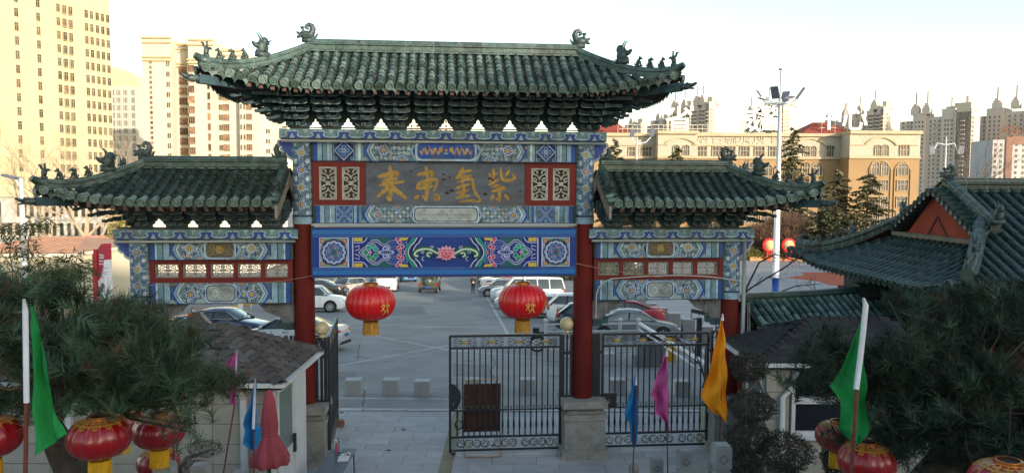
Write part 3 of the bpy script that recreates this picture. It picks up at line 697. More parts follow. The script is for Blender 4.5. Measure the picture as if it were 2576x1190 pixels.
def slab(x0, x1, y0, y1, th):
    o = MB().bb(x0, x1, -th, th, y0, y1).build('lintel_slab', wood_m, arch); p = Paint(FR(th+.001)); slab_paint(p, x0, x1, y0, y1); p.build('painting', paint_m, o)
    MB().tube([(x0+.05, -th-.03, y0-.045), (x1-.05, -th-.03, y0-.045)], .028, 8).build('light_tube', greyt_m, arch, True)
    MB().bb(x0+.06, x1-.06, -th+.04, -th+.08, y1+.02, y1+.045).build('cable_tray', M('dark_metal', (.03, .032, .036), .5, .2, 5), arch)
slab(-3.5, 3.5, 6.982, 7.19, .27)
for sd in (-1, 1):
    a, b = sorted((sd*3.12+sd*.02, sd*6.9)); slab(a, b, 4.86, 5.07, .27)
MB().bb(-2.86, 2.86, -.26, -.2, 5.145, 5.19).build('light_tube', greyt_m, arch)
# blue cloud boards at the slab ends
cb_m = M('cloud_board', (.05, .085, .30), .7, .25, 6); cbe_m = M('cloud_board_edge', (.33, .40, .43), .7, .2, 6)
for sd, ue, zt in ((-1, -3.27, 6.97), (1, 3.27, 6.97), (-1, -6.66, 4.85), (1, 6.66, 4.85)):
    mb = MB(); base = [(0, 0), (.30, 0), (.33, -.08), (.29, -.14), (.24, -.17), (.25, -.23), (.2, -.29), (.13, -.31), (.12, -.37), (.06, -.42), (0, -.44)]
    mb.prism([(ue+sd*a, zt+b) for a, b in base], -.05, .05, 1); mb.prism([(ue+sd*a*.84, zt+b*.86) for a, b in base], -.062, .062, 0); mb.build('cloud_board', [cb_m, cbe_m], arch)
# red panels with carved screens, and the plaque
def screen(x0, x1, y0, y1, parent, th=.03, v=-.12, wide=False):
    mb = MB(); w, h = x1-x0, y1-y0; f = .035 if not wide else .02
    for a, b, c, d in ((x0, x1, y1-f, y1), (x0, x1, y0, y0+f), (x0, x0+f, y0+f, y1-f), (x1-f, x1, y0+f, y1-f)): mb.bb(a, b, v-th, v+th, c, d)
    cx, cy = (x0+x1)/2, (y0+y1)/2; r = .015 if wide else .02
    def path(pts): mb.tube([(cx+a*w/2*.86, v-.005, cy+b*h/2*.86) for a, b in smooth_pts(pts, 2)], r*.8, 5)
    for sx in (-1, 1):
        for sy in (-1, 1):
            if wide:
                path([(0, sy*.1), (sx*.3, sy*.15), (sx*.6, sy*.1), (sx*.85, sy*.45), (sx*.6, sy*.85), (sx*.3, sy*.7), (sx*.35, sy*.4), (sx*.6, sy*.45)])
                path([(0, sy*1.1), (sx*.1, sy*.7), (0, sy*.4)]); path([(sx*.15, sy*.95), (sx*.4, sy*1.05), (sx*.7, sy*.95), (sx*.95, sy*1.05)]); path([(sx*.05, sy*.3), (sx*.2, sy*.5), (sx*.15, sy*.8)]); path([(sx*.7, sy*.0), (sx*.9, sy*.12), (sx*1.05, sy*0)]); path([(sx*1.1, sy*1.1), (sx*.9, sy*.8), (sx*1.1, sy*.3)])
            else:
                path([(0, sy*.1), (sx*.5, sy*.12), (sx*.9, sy*.25), (sx*.8, sy*.45), (sx*.4, sy*.4), (sx*.4, sy*.25), (sx*.65, sy*.25)])
                path([(0, sy*.3), (sx*.15, sy*.6), (sx*.8, sy*.7), (sx*.9, sy*1.0), (sx*.4, sy*.98), (sx*.2, sy*.8), (sx*.45, sy*.78)]); path([(sx*.9, sy*.45), (sx*1.05, sy*.6), (sx*.8, sy*.7)])
    mb.bb(cx-w*.12, cx+w*.12, v-.02, v+.02, cy-.03, cy+.03)
    return mb.build('carved_screen', carve_m if not wide else M('lattice_stone', (.27, .265, .24), .8, .25, 12, dirt=(.15, .15, .14, .5)), parent, 'auto')
for sd in (-1, 1):
    x0, x1 = sorted((sd*1.72, sd*2.84)); pn = bpy.data.objects.new('screen_panel', None); COL.objects.link(pn); pn.parent = arch
    mb = MB(); ys = (5.58, 5.70, 6.40, 6.51); w = (x1-x0); xs = [x0, x0+.14, x0+.51, x0+.62, x0+.99, x1]
    mb.bb(x0, x1, -.16, -.06, ys[0], ys[1]); mb.bb(x0, x1, -.16, -.06, ys[2], ys[3])
    for a, b in ((xs[0], xs[1]), (xs[2], xs[3]), (xs[4], xs[5])): mb.bb(a, b, -.16, -.06, ys[1], ys[2])
    mb.build('frame', redp_m, pn); MB().bb(x0, x1, -.03, .03, ys[0], ys[3]).build('backing', M('screen_backing', (.10, .07, .06), .9, .2, 6), pn)
    screen(xs[1], xs[2], ys[1], ys[2], pn); screen(xs[3], xs[4], ys[1], ys[2], pn)
plq = MB().bb(-1.715, 1.715, -.15, .1, 5.58, 6.51).build('plaque', plq_m, arch)
gold = (.36, .22, .05)
CH = {  # brush strokes, 100-unit boxes
 'lai': [(11, [(48, 2), (50, 14)]), (14, [(16, 28), (45, 22), (72, 16), (66, 30)]), (9, [(26, 46), (34, 36), (70, 34)]), (11, [(20, 52), (50, 46), (90, 42)]), (15, [(50, 12), (50, 50), (48, 94)]), (12, [(47, 50), (32, 68), (10, 84)]), (14, [(50, 52), (70, 70), (96, 88)]), (9, [(48, 94), (38, 84)])],
 'dong': [(11, [(42, 2), (46, 16)]), (14, [(18, 22), (45, 18), (66, 14), (60, 28)]), (9, [(46, 20), (48, 40)]), (12, [(12, 60), (18, 46), (50, 38), (76, 34), (78, 50), (68, 66)]), (11, [(14, 60), (30, 60), (66, 54)]), (9, [(24, 50), (60, 46)]), (14, [(48, 38), (46, 66), (42, 94)]), (15, [(8, 88), (16, 82)]), (16, [(74, 78), (84, 90), (72, 88)]), (8, [(42, 94), (30, 80)])],
 'qi': [(13, [(32, 4), (26, 18), (12, 32)]), (10, [(20, 20), (46, 12), (62, 10)]), (10, [(22, 30), (60, 24)]), (10, [(16, 42), (40, 36), (66, 32), (66, 50), (72, 72), (92, 92), (84, 98)]), (9, [(34, 34), (30, 48)]), (10, [(10, 60), (34, 52), (56, 48)]), (9, [(28, 50), (40, 66), (24, 78)]), (11, [(14, 72), (52, 64)]), (9, [(36, 56), (34, 90)]), (10, [(12, 86), (56, 80)]), (9, [(22, 98), (60, 92), (84, 98)])],
 'zi': [(9, [(20, 6), (20, 40)]), (8, [(20, 22), (34, 18)]), (8, [(8, 18), (10, 42)]), (10, [(6, 50), (26, 40), (38, 34)]), (11, [(44, 4), (46, 36), (72, 38), (94, 30), (84, 20)]), (9, [(72, 10), (58, 28)]), (10, [(16, 56), (40, 50), (30, 60), (56, 56)]), (9, [(16, 68), (60, 60)]), (12, [(40, 64), (40, 96)]), (12, [(20, 80), (12, 92)]), (12, [(58, 78), (70, 90)]), (8, [(40, 96), (28, 86)])],
 'huan': [(9, [(10, 22), (40, 14), (36, 34), (8, 66)]), (9, [(14, 30), (28, 48), (46, 74)]), (9, [(68, 2), (58, 16), (52, 38)]), (8, [(56, 26), (90, 20), (80, 38)]), (10, [(70, 34), (62, 62), (36, 94)]), (10, [(66, 50), (78, 74), (98, 92)])],
 'qing': [(8, [(50, 2), (54, 12)]), (8, [(20, 18), (90, 14)]), (8, [(24, 18), (20, 60), (6, 96)]), (8, [(34, 44), (88, 38)]), (9, [(60, 24), (54, 60), (30, 92)]), (9, [(60, 52), (74, 74), (94, 90)])],
}
for nme, x in (('lai', -1.19), ('dong', -.38), ('qi', .48), ('zi', 1.23)): p = Paint(FR(.151), .0008); p.brush(CH[nme], x, 6.03, .0066 if nme != 'lai' else .0072, gold, .0078); p.build('character', M('gold_letter', (1, 1, 1), .6, .35, 12, attr=True, dirt=(.12, .09, .05, .6)), plq)
mb = MB()
for (x, z, r) in ((-.05, 6.25, .035), (.08, 6.2, .03), (-.05, 6.14, .04), (.13, 5.9, .05), (.02, 5.85, .05), (.95, 6.17, .045), (1.02, 6.14, .04), (.85, 5.83, .05), (-.75, 6.31, .03), (1.62, 5.9, .035)): mb.blob((x, -.151, z), (r, .004, r*.6), None, 8, 4)
mb.build('scar', M('plaque_scar', (.05, .025, .03), .8, .3, 9), plq)
# wing lattice strips
for sd in (-1, 1):
    x0, x1 = sorted((sd*3.28, sd*6.24)); pn = bpy.data.objects.new('lattice_strip', None); COL.objects.link(pn); pn.parent = arch; mb = MB(); y0, y1 = 3.932, 4.418; a, b = y0+.10, y1-.085
    mb.bb(x0, x1, -.12, .12, y0, a); mb.bb(x0, x1, -.12, .12, b, y1); n = 5; W_ = (x1-x0-.12)/n; hw = .245
    cs = [x0+.06+W_*(i+.5) for i in range(n)]; ed = [x0]+sum([[c-hw, c+hw] for c in cs], [])+[x1]
    for i in range(0, len(ed), 2): mb.bb(ed[i], ed[i+1], -.12, .12, a, b)
    mb.build('frame', redp_m, pn)
    for c in cs: screen(c-hw, c+hw, a, b, pn, .035, -.03, True)
# carved corner braces under the wing beams
for sd in (-1, 1):
    for ue, d in ((sd*3.28, sd), (sd*6.24, -sd)):
        mb = MB(); poly = [(0, 0), (.78, 0), (.66, -.12), (.6, -.2), (.5, -.25), (.42, -.27), (.36, -.33), (.3, -.33), (.3, -.45), (0, -.45)]
        mb.prism([(ue+d*a, 3.485+b) for a, b in poly], -.045, .045)
        for cx, cy, r in ((.42, -.11, .075), (.56, -.09, .05), (.40, -.2, .04)):
            mb.tube([(ue+d*(cx+r*(1-.8*i/12)*math.cos(i*.62)), -.055, 3.485+cy+r*(1-.8*i/12)*math.sin(i*.62)) for i in range(13)], .013, 5)
        mb.box((ue+d*.27, 0, 3.27), (.03, .12, .4)); mb.box((ue+d*.13, -.05, 3.27), (.16, .02, .26)); mb.build('corner_brace', M('brace_stone', (.15, .155, .16), .85, .35, 8, dirt=(.08, .09, .09, .6)), arch)
        mb = MB(); z = 3.03; mb.box((ue+d*.17, 0, z-.04), (.34, .16, .09)); mb.box((ue+d*.11, 0, z-.115), (.22, .14, .06)); mb.box((ue+d*.30, 0, z+.03), (.09, .15, .07), top=1.15)
        mb.build('brace_block', [brk_m], arch)
# ------------------------------------------------------------------ GROUND, ROADS, SETTING
def text_mesh(txt, size, ext, mat, bold=0):
    cu = bpy.data.curves.new('t', 'FONT'); cu.body = txt; cu.size = size; cu.extrude = ext; cu.align_x = 'CENTER'; cu.align_y = 'CENTER'; cu.resolution_u = 3; cu.offset = bold
    to = bpy.data.objects.new('t', cu); COL.objects.link(to); dg = bpy.context.evaluated_depsgraph_get(); me = bpy.data.meshes.new_from_object(to.evaluated_get(dg)); bpy.data.objects.remove(to); bpy.data.curves.remove(cu)
    me.materials.clear(); me.materials.append(mat); me.name = 'letter'; return me
grd_m = M('ground_concrete', (.24, .235, .225), .9, .2, .3, bump=.2, bscale=8)
asp_m = M('asphalt', (.225, .225, .225), .85, .2, .5, bump=.3, bscale=60, dirt=(.28, .278, .272, .8))
slab_m = M('granite_slab', (.37, .372, .385), .75, .10, 3, orand=.10, bump=.15, bscale=50, dirt=(.30, .30, .30, .5))
joint_m = M('paving_joint', (.22, .22, .22), .9, .2, 4)
kerb_m = M('kerb_granite', (.42, .425, .43), .8, .15, 2, orand=.1)
plz_m = M('plaza_paver', (.34, .34, .345), .8, .12, .6, orand=.08)
red_plz_m = M('red_plaza_coating', (.40, .10, .05), .85, .1, .5)
line_m = M('road_line', (.42, .43, .43), .8, .25, 3, dirt=(.22, .22, .22, .8)); yel_m = M('yellow_kerb', (.50, .30, .04), .8, .3, 2, dirt=(.3, .2, .06, .7))
def sheet(name, mat, ys, xl, xr, dz, kind='structure', nx=1):
    mb = MB(); vs = []; n = nx+1
    for y in ys:
        a, b = xl(y), xr(y)
        for i in range(n): vs.append((a+(b-a)*i/nx, y, gz(y)+dz))
    mb.add(vs, [(j*n+i, j*n+i+1, (j+1)*n+i+1, (j+1)*n+i) for j in range(len(ys)-1) for i in range(nx)]); return mb.build(name, mat, kind=kind)
YS = [-200, 0, 3.4, 7, 11.9, 17, 20.5, 22, 24, 30, 35, 45, 55, 65, 75, 90, 110, 130, 150, 300, 700, 1500]
sheet('ground', grd_m, YS, lambda y: -1200, lambda y: 1200, -.03)
sheet('road', asp_m, [20.62, 22, 24, 30, 35, 45, 55, 65, 75, 90, 110], lambda y: -70, lambda y: 8.05, .0)
sheet('plaza', M('plaza_ground', (.32, .32, .325), .8, .15, .5), [20.62, 24, 35, 55, 75, 90, 110, 119], lambda y: 8.2, lambda y: 90, .05)
k = MB(); 
for a, b in zip([20.62, 24, 35, 55, 75, 90], [24, 35, 55, 75, 90, 110]): k.bar((8.13, a, gz(a)+.02), (8.13, b, gz(b)+.02), .16, .14)
struct(k, 'plaza_kerb', kerb_m)
# paving inside and under the gate, slab by slab
pav = struct(MB().bb(-10, 10, 14.65, 20.45, -.06, -.018), 'paving', joint_m); me_cache = {}
row = 0; y = 14.7
while y < 20.2:
    dy = .44; x = -6.3-(row % 2)*.5; 
    while x < 6.0:
        L = .98
        if ('s', L) not in me_cache: me_cache[('s', L)] = MB().box((0, 0, 0), (L-.008, dy-.008, .05), top=.998).mesh('paving_slab', slab_m)
        inst(me_cache[('s', L)], 'paving_slab', pav, (x+L/2, y+dy/2, -.025+rnd.uniform(-.002, .002)), (rnd.uniform(-.002, .002), rnd.uniform(-.002, .002), 0)); x += L
    y += dy; row += 1
ks = struct(MB().bb(-10, 10, 20.42, 20.62, -.1, -.005), 'kerb', joint_m)
km = MB().box((0, 0, 0), (1.18, .185, .05)).mesh('kerb_stone', kerb_m)
for i in range(16): inst(km, 'kerb_stone', ks, (-9.4+1.2*i, 20.52, .0))
# plaza slabs near the posts that one can tell apart
pl = struct(MB().bb(8.3, 20, 28, 54, -3.3, -3.2), 'plaza_bed', joint_m); pm = MB().box((0, 0, 0), (1.46, 1.46, .02)).mesh('plaza_slab', plz_m)
for i in range(7):
    for j in range(17):
        Y = 27.5+1.5*j; sl_ = math.atan2(gz(Y+.7)-gz(Y-.7), 1.4); inst(pm, 'plaza_slab', pl, (9.05+1.5*i, Y, gz(Y)+.066), (sl_, 0, 0))
def gpoly(name, pts, mat, dz, kind='structure', world=False):
    q = [Vector(p) if world else G(*p) for p in pts]
    mb = MB()
    # cut into strips along y so the sheet follows the slope
    ys = sorted(set([q_.y for q_ in q]+[t for t, _ in TZ if min(a.y for a in q) < t < max(a.y for a in q)]))
    n = len(q)
    def span(y):
        xs = []
        for i in range(n):
            a, b = q[i], q[(i+1) % n]
            if min(a.y, b.y)-1e-6 <= y <= max(a.y, b.y)+1e-6:
                if abs(a.y-b.y) < 1e-6: xs += [a.x, b.x]
                else: xs.append(a.x+(b.x-a.x)*(y-a.y)/(b.y-a.y))
        return min(xs), max(xs)
    for a, b in zip(ys, ys[1:]):
        (l0, r0), (l1, r1) = span(a+1e-4), span(b-1e-4)
        mb.add([(l0, a, gz(a)+dz), (r0, a, gz(a)+dz), (r1, b, gz(b)+dz), (l1, b, gz(b)+dz)], [(0, 1, 2, 3)])
    return mb.build(name, mat, kind=kind)
gpoly('red_plaza_patch', [(2088, 719), (2136, 719), (2136, 708), (2190, 706), (2190, 686), (2015, 686), (2023, 693), (1975, 699), (2058, 709)], red_plz_m, .056)
def pline(a, b, w, mat=line_m, name='road_marking', dz=.006):
    p, q = G(*a), G(*b); n = 8; mb = MB(); d = (q-p); d.z = 0; d.normalize(); s = Vector((-d.y, d.x, 0))*w/2; vs = []
    for i in range(n+1):
        c = p.lerp(q, i/n); c.z = gz(c.y)+dz
        vs += [c-s, c+s]
    mb.add(vs, [(2*i, 2*i+1, 2*i+3, 2*i+2) for i in range(n)]); mb.build(name, mat, kind='structure')
for a, b, w in (((1222, 742), (1283, 850), .16), ((1222, 795), (1420, 797), .1), ((1035, 822), (1270, 822), .09), ((945, 845), (1128, 880), .10), ((850, 920), (1128, 868), .12), ((1128, 880), (1420, 905), .09), ((845, 828), (1000, 815), .09), ((850, 1001), (1130, 1003), .12), ((1240, 838), (1420, 840), .1), ((1590, 1060), (1640, 1060), .3), ((1120, 760), (1210, 775), .1)): pline(a, b, w)
pline((868, 975), (1128, 985), .05)
MB_ = MB(); p0 = G(1120, 1190); MB_.bb(p0.x-.16, p0.x+.12, 14.9, 20.4, .001, .006); MB_.build('worn_yellow_line', M('worn_line', (.22, .20, .13), .8, .3, 3, dirt=(.16, .17, .17, .9)), kind='structure')
mb = MB()
for px, py in ((860, 1037), (1032, 1029), (1015, 1080), (978, 1132), (1160, 1100), (1530, 1048), (1640, 1040), (1240, 1120)):
    g = G(px, py); g.z = .002; mb.lathe([(.0, .004), (.05, .004), (.055, 0)], 10, g, cap=False)
mb.build('drain_holes', M('drain_hole', (.012, .012, .012), .8), kind='stuff')
oil = M('oil_stain', (.12, .12, .12), .6, .3, 2); rep = M('asphalt_repair', (.17, .17, .175), .85, .2, 2, bump=.3, bscale=60)
r_ = random.Random(5)
for i in range(26):
    g = G(r_.uniform(830, 1420), r_.uniform(745, 990)); R_ = r_.uniform(.12, .5); g.z += .003; MB().add([(g.x+R_*r_.uniform(.6, 1.2)*math.cos(k*.52), g.y+R_*r_.uniform(.6, 1.2)*math.sin(k*.52), gz(g.y+R_*math.sin(k*.52))+.0035) for k in range(12)], [tuple(range(12))]).build('oil_stain', oil, kind='structure')
for q in (((930, 775), (1060, 770), (1075, 790), (935, 796)), ((1140, 915), (1230, 918), (1240, 950), (1140, 946)), ((850, 935), (900, 935), (893, 958), (848, 958)), ((1090, 748), (1180, 746), (1190, 757), (1092, 759))): gpoly('asphalt_patch', list(q), rep, .003)
crk_m = M('crack_fill', (.06, .06, .06), .9)
for ci, pts in enumerate((((905, 862), (902, 880), (898, 905)), ((1238, 895), (1246, 915), (1232, 935), (1248, 955), (1240, 985)), ((960, 868), (1010, 872), (1060, 866)), ((1128, 886), (1060, 900), (1000, 905), (930, 912)), ((905, 960), (918, 990), (912, 1020)), ((1500, 905), (1560, 915), (1640, 930)), ((1100, 735), (1150, 742), (1190, 752)), ((980, 800), (1040, 796), (1110, 800)))):
    r_ = random.Random(ci); mb = MB()
    for (a, b), (c, d) in zip(pts, pts[1:]):
        pr_ = G(a, b)
        for k in range(1, 7): q_ = G(a+(c-a)*k/6+r_.uniform(-2.5, 2.5), b+(d-b)*k/6+r_.uniform(-1.5, 1.5)); w_ = Vector(((q_-pr_).y, -(q_-pr_).x, 0)).normalized()*.014; mb.add([pr_-w_+Vector((0, 0, .005)), pr_+w_+Vector((0, 0, .005)), q_+w_+Vector((0, 0, .005)), q_-w_+Vector((0, 0, .005))], [(0, 1, 2, 3)]); pr_ = q_
    mb.build('crack', crk_m, kind='structure')
# left pavement with yellow kerb
a, b = G(380, 812), G(790, 738); d = (b-a).normalized()
mb = MB(); n = 12
for i in range(n+2):
    t0, t1 = (i)/n*1.35-.2, (i+1)/n*1.35-.2; p, q = a.lerp(b, t0), a.lerp(b, t1); p.z = gz(p.y)+.05; q.z = gz(q.y)+.05; inst(MB().bar(p, q-(q-p).normalized()*.03, .28, .16).mesh('kerb_stone', yel_m), 'kerb_stone', None) if False else mb.bar(p, q-(q-p).normalized()*.03, .28, .16)
struct(mb, 'yellow_kerb', yel_m)
pv = MB(); q0 = a-(b-a)*.3; q1 = b+(b-a)*.25; nrm = Vector((-d.y, d.x, 0))
for i in range(10):
    p, q = q0.lerp(q1, i/10), q0.lerp(q1, (i+1)/10); vs = []
    for c in (p, q):
        for w in (0.14, 9.): e = c+nrm*w; vs.append((e.x, e.y, gz(e.y)+.11))
    pv.add(vs, [(0, 1, 3, 2)])
struct(pv, 'sidewalk', M('sidewalk_paver', (.20, .19, .18), .85, .2, 1.2, bump=.2, bscale=15))
# steps down from the terrace, and an unseen wooded hill, added and shaped to cast shade over the gate
st = struct(MB().bb(-4.2, 3.4, 11.6, 12.0, 0, .15), 'stone_steps', stone_m); sm_ = MB().box((0, 0, 0), (7.6, .33, .15)).mesh('step', stone_m)
for i in range(25): inst(sm_, 'step', st, (-.4, 11.75-.33*i, .075+.15*i))
struct(MB().bb(-14, 14, -18, 3.4, 3.7, 3.95), 'terrace', stone_m)
V = []; nx, ny = 40, 12; az = Vector((math.sin(SUN_AZ), -math.cos(SUN_AZ), 0)); lat = Vector((math.cos(SUN_AZ), math.sin(SUN_AZ), 0)); c0 = Vector((0, 17, 0))+az*82
for j in range(ny+1):
    for i in range(nx+1):
        l_ = -42+i*4.0; h = 29.6*min(1, j/2.2)*max(0, min(1, (l_+42)/30, (116-l_)/20))*(1-.17*max(0, min(1, (l_-19)/7)))*(1+.02*math.sin(l_*.21)+.012*math.sin(l_*.57)); p = c0+lat*l_+az*(j*9); V.append((p.x, p.y, -3+h+(3 if h > 3 else 0)))
struct(MB().add(V, [(j*(nx+1)+i, (j+1)*(nx+1)+i, (j+1)*(nx+1)+i+1, j*(nx+1)+i+1) for j in range(ny) for i in range(nx)]), 'added_shade_hill', M('shade_hill_wood', (.05, .06, .035), .95, .5, .3, bump=1, bscale=1))

# ------------------------------------------------------------------ FAR BUILDINGS
wint_m = M('window_dark', (.075, .062, .045), .5, .5, .7, orand=.5, spec=.3); winf_m = M('window_frame_pale', (.36, .31, .22), .7, .1, 1)
def window_mesh(w, h, d=.25, mull=1, sill=True, nm=None, trans=0, glassm=None):
    mb = MB(); f = min(.09, w*.09); mb.bb(-w/2, w/2, -.03, .02, -h/2, h/2, 0)
    for a, b, c, e in ((-w/2-f, -w/2, -h/2-f, h/2+f), (w/2, w/2+f, -h/2-f, h/2+f)): mb.bb(a, b, -.09, .02, c, e, 1)
    mb.bb(-w/2, w/2, -.09, .02, h/2, h/2+f, 1); mb.bb(-w/2-f, w/2+f, -.14, .02, -h/2-f*1.6, -h/2, 1)
    for i in range(mull): x = -w/2+w*(i+1)/(mull+1); mb.bb(x-f/3, x+f/3, -.06, -.03, -h/2, h/2, 1)
    if trans: mb.bb(-w/2, w/2, -.065, -.035, h*trans-.03, h*trans+.03, 1)
    return mb.mesh('window', [glassm or wint_m, winf_m])
# pale yellow tower, far left (facade runs away from us to the right)
A0, dirw = Vector((-106, 168, 0)), Vector((.39, .92, 0)).normalized(); ang = math.atan2(dirw.y, dirw.x)
yt = thing('apartment_tower', 'tall pale yellow tower filling the left edge of the picture, tops out of view', 'building', A0, ang)
tw_m = M('yellow_tower_render', (.47, .42, .26), .85, .05, .08, bump=.05, bscale=3)
base = gz(170)
MB().bb(-19, 10.4, 0, 22, base, 80).build('wall', tw_m, yt); MB().bb(10.4, 23.4, .35, 22, base, 80).build('wall', tw_m, yt); MB().bb(-60, -12.0, -2.4, 22, base, 80).build('wall', tw_m, yt)
wtall = window_mesh(.85, 1.75, mull=1, trans=.2); wwide = window_mesh(1.9, 1.9, mull=2, trans=.2)
def along(px):  # distance along the facade seen at picture column px
    r = (px-1288)/F_PX; return (r*A0.y-A0.x)/(dirw.x-r*dirw.y)
for px, off in ((57, 0), (111, 0), (161, 0), (177, 0), (192, 0), (233, .35), (246, .35), (260, .35), (273, .35), (286, .35)):
    s = along(px)
    for k in range(15):
        z = 46.0-2.99*k+(rnd.choice((0, 0)))
        if z < 2: continue
        inst(wtall, 'window', yt, (s, off, z if px < 200 else z+.2))
for k in range(15): inst(wwide, 'window', yt, (-12.9-.35, -2.4, 45.4-2.99*k)); inst(wwide, 'window', yt, (-17.5, -2.4, 45.4-2.99*k))
# generic box tower with window bands
def tower(name, label, cat, x0, x1, y, ztop, mat, depth, cols, storey, rz=0, z0=None, crown=None, joined=True, wmat=None, parapet=True):
    b0 = gz(y) if z0 is None else z0; c = (x0+x1)/2; t = thing(name, label, cat, (c, y, 0), rz); hw = (x1-x0)/2
    MB().bb(-hw, hw, 0, depth, b0, ztop).build('wall', mat, t)
    n = int((ztop-5-b0)/storey); mb = MB()
    for (u, w, h, kind) in cols:
        for k in range(n):
            z = ztop-2.6-storey*k; 
            if z < 2: break
            x = -hw+u*2*hw
            mb.bb(x-w/2, x+w/2, -.08, .05, z-h/2, z+h/2, 0)
            if kind == 'balcony': mb.bb(x-w/2-.1, x+w/2+.1, -.5, -.05, z-h/2-.35, z-h/2+.15, 1)
            elif kind == 'bay': mb.bb(x-w/2, x+w/2, -.3, -.08, z-h/2-.25, z-h/2, 1); mb.bb(x-.06, x+.06, -.12, -.08, z-h/2, z+h/2, 1)
    mb.build('window_rows', [wmat or wint_m, winf_m], t, kind='stuff')
    return t, hw
t2_m = M('cream_tower_render', (.50, .475, .41), .85, .05, .1); t2c_m = M('ochre_cornice', (.42, .35, .20), .8, .08, .3)
Y2 = 235.
x0, x1 = XZ(361, 300, Y2)[0], XZ(432, 300, Y2)[0]; zt = XZ(361, 93, Y2)[1]
redwin = M('window_reddish', (.19, .115, .075), .5, .6, .5, orand=.6, spec=.3)
t, hw = tower('apartment_tower', 'cream apartment tower with ochre cornices behind the left tip of the main roof', 'building', x0, x1, Y2, zt, t2_m, 20, [], 3.05, wmat=redwin)
def cols_obj(t, hw, pxs, Y, ztop, storey, w, h, mull, zoff=0, yoff=0, mt=None, bal=False, nmax=60):
    me = window_mesh(w, h, mull=mull, glassm=mt)
    for px in pxs:
        x = XZ(px, 300, Y)[0]-t.location.x
        for k in range(nmax):
            z = ztop-3.5-storey*k-zoff
            if z < 10: break
            inst(me, 'window', t, (x, yoff, z))
            
cols_obj(t, hw, (382,), Y2, zt, 1.5, .7, .8, 0, 4, -.05, redwin)
cols_obj(t, hw, (423, 428), Y2, zt, 3.05, .35, 1.4, 0, 4.5, -.05)
def block(t, xa, xb, ya, yb, za, zb, mat, nm='wall'): MB().bb(xa-t.location.x, xb-t.location.x, ya-t.location.y, yb-t.location.y, za, zb).build(nm, mat, t)
xx = lambda px, Y=Y2: XZ(px, 300, Y)[0]
b0 = gz(Y2)
block(t, xx(432), xx(480), Y2+4, Y2+20, b0, zt-1.2, t2_m); block(t, xx(480), xx(541), Y2-1, Y2+20, b0, zt-.8, t2_m); block(t, xx(541), xx(600), Y2+3, Y2+20, b0, zt-3.2, t2_m); block(t, xx(600), xx(640), Y2+1, Y2+20, b0, zt-9, t2_m); block(t, xx(640), xx(668), Y2+6, Y2+22, b0, zt-16, t2_m)
for a, b, y, dz in ((361, 432, Y2, 0), (432, 480, Y2+4, -1.2), (480, 541, Y2-1, -.8), (541, 600, Y2+3, -3.2)):
    for z1, h in ((zt+dz, .6), (zt+dz-1.6, .35), (zt+dz-5.9, .4), (zt+dz-6.9, .35)): block(t, xx(a)-.3, xx(b)+.3, y-.5, y-.02, z1-h, z1, t2c_m, 'cornice')
cols_obj(t, hw, (449,), Y2, zt, 3.05, 2.6, 2.0, 2, 6, 3.95, redwin); cols_obj(t, hw, (468,), Y2, zt, 3.05, 1.0, 2.8, 0, 6, 3.95, M('window_grey', (.2, .19, .16), .5, .3, 1, orand=.3))
cols_obj(t, hw, (486,), Y2, zt, 3.05, 1.9, 2.0, 2, 6, -1.05, redwin); cols_obj(t, hw, (530,), Y2, zt, 3.05, .8, 2.0, 0, 8, -1.05, redwin)
cols_obj(t, hw, (545, 550), Y2, zt, 3.05, .8, 1.6, 0, 14, 2.95); cols_obj(t, hw, (560,), Y2, zt, 3.05, 1.9, 2.0, 2, 14, 2.95, redwin)
cols_obj(t, hw, (604, 612), Y2, zt, 3.05, .4, 1.4, 0, 17, .95); cols_obj(t, hw, (624,), Y2, zt, 3.05, 1.7, 1.8, 2, 17, .95, redwin); cols_obj(t, hw, (655, 661), Y2, zt, 3.05, .4, 1.3, 0, 24, 5.95)
# striped-top tower between them
Y3 = 330.; xa, xb = XZ(294, 300, Y3)[0], XZ(343, 300, Y3)[0]; z3 = XZ(320, 218, Y3)[1]; z3t = XZ(300, 168, Y3)[1]
t, hw = tower('office_tower', 'slim tower with ribbed slanted crown in the gap between two pale towers', 'building', xa-6, xb, Y3, z3, t2_m, 14, [(u, .9, 2.2, '') for u in (.35, .42, .5, .62, .7, .8, .9, .97)], 3.2, wmat=M('window_grey', (.2, .19, .16)))
mb = MB(); mb.prism([(-hw, z3), (hw, z3), (hw-1.5, z3+(z3t-z3)*.55), (-hw*.2, z3t), (-hw, z3t)], 0, 13)
for i in range(16): u = -hw+2*hw*i/15; mb.bb(u-.12, u+.12, -.25, 0, z3, z3+(z3t-z3)*(1 if u < -hw*.2 else 1-.45*(u+hw*.2)/(hw*1.2))-.6)
mb.build('crown', M('crown_render', (.62, .54, .32), .85, .05, .5), t)
for i in range(6): MB().bb(-hw+2*hw*i/5-.3, -hw+2*hw*i/5+.3, -.4, 0, gz(Y3), z3).build('pilaster', t2_m, t)
# pale distant slab blocks behind the main roof
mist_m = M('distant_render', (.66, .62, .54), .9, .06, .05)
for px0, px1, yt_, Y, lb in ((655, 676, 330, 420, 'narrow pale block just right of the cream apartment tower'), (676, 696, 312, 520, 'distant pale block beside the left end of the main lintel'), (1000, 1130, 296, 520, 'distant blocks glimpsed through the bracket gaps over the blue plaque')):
    tower('apartment_block', lb, 'building', XZ(px0, 300, Y)[0], XZ(px1, 300, Y)[0], Y, XZ(px0, yt_, Y)[1], mist_m, 20, [(u/9+.05, 1.2, 1.5, '') for u in range(9)], 3.1)
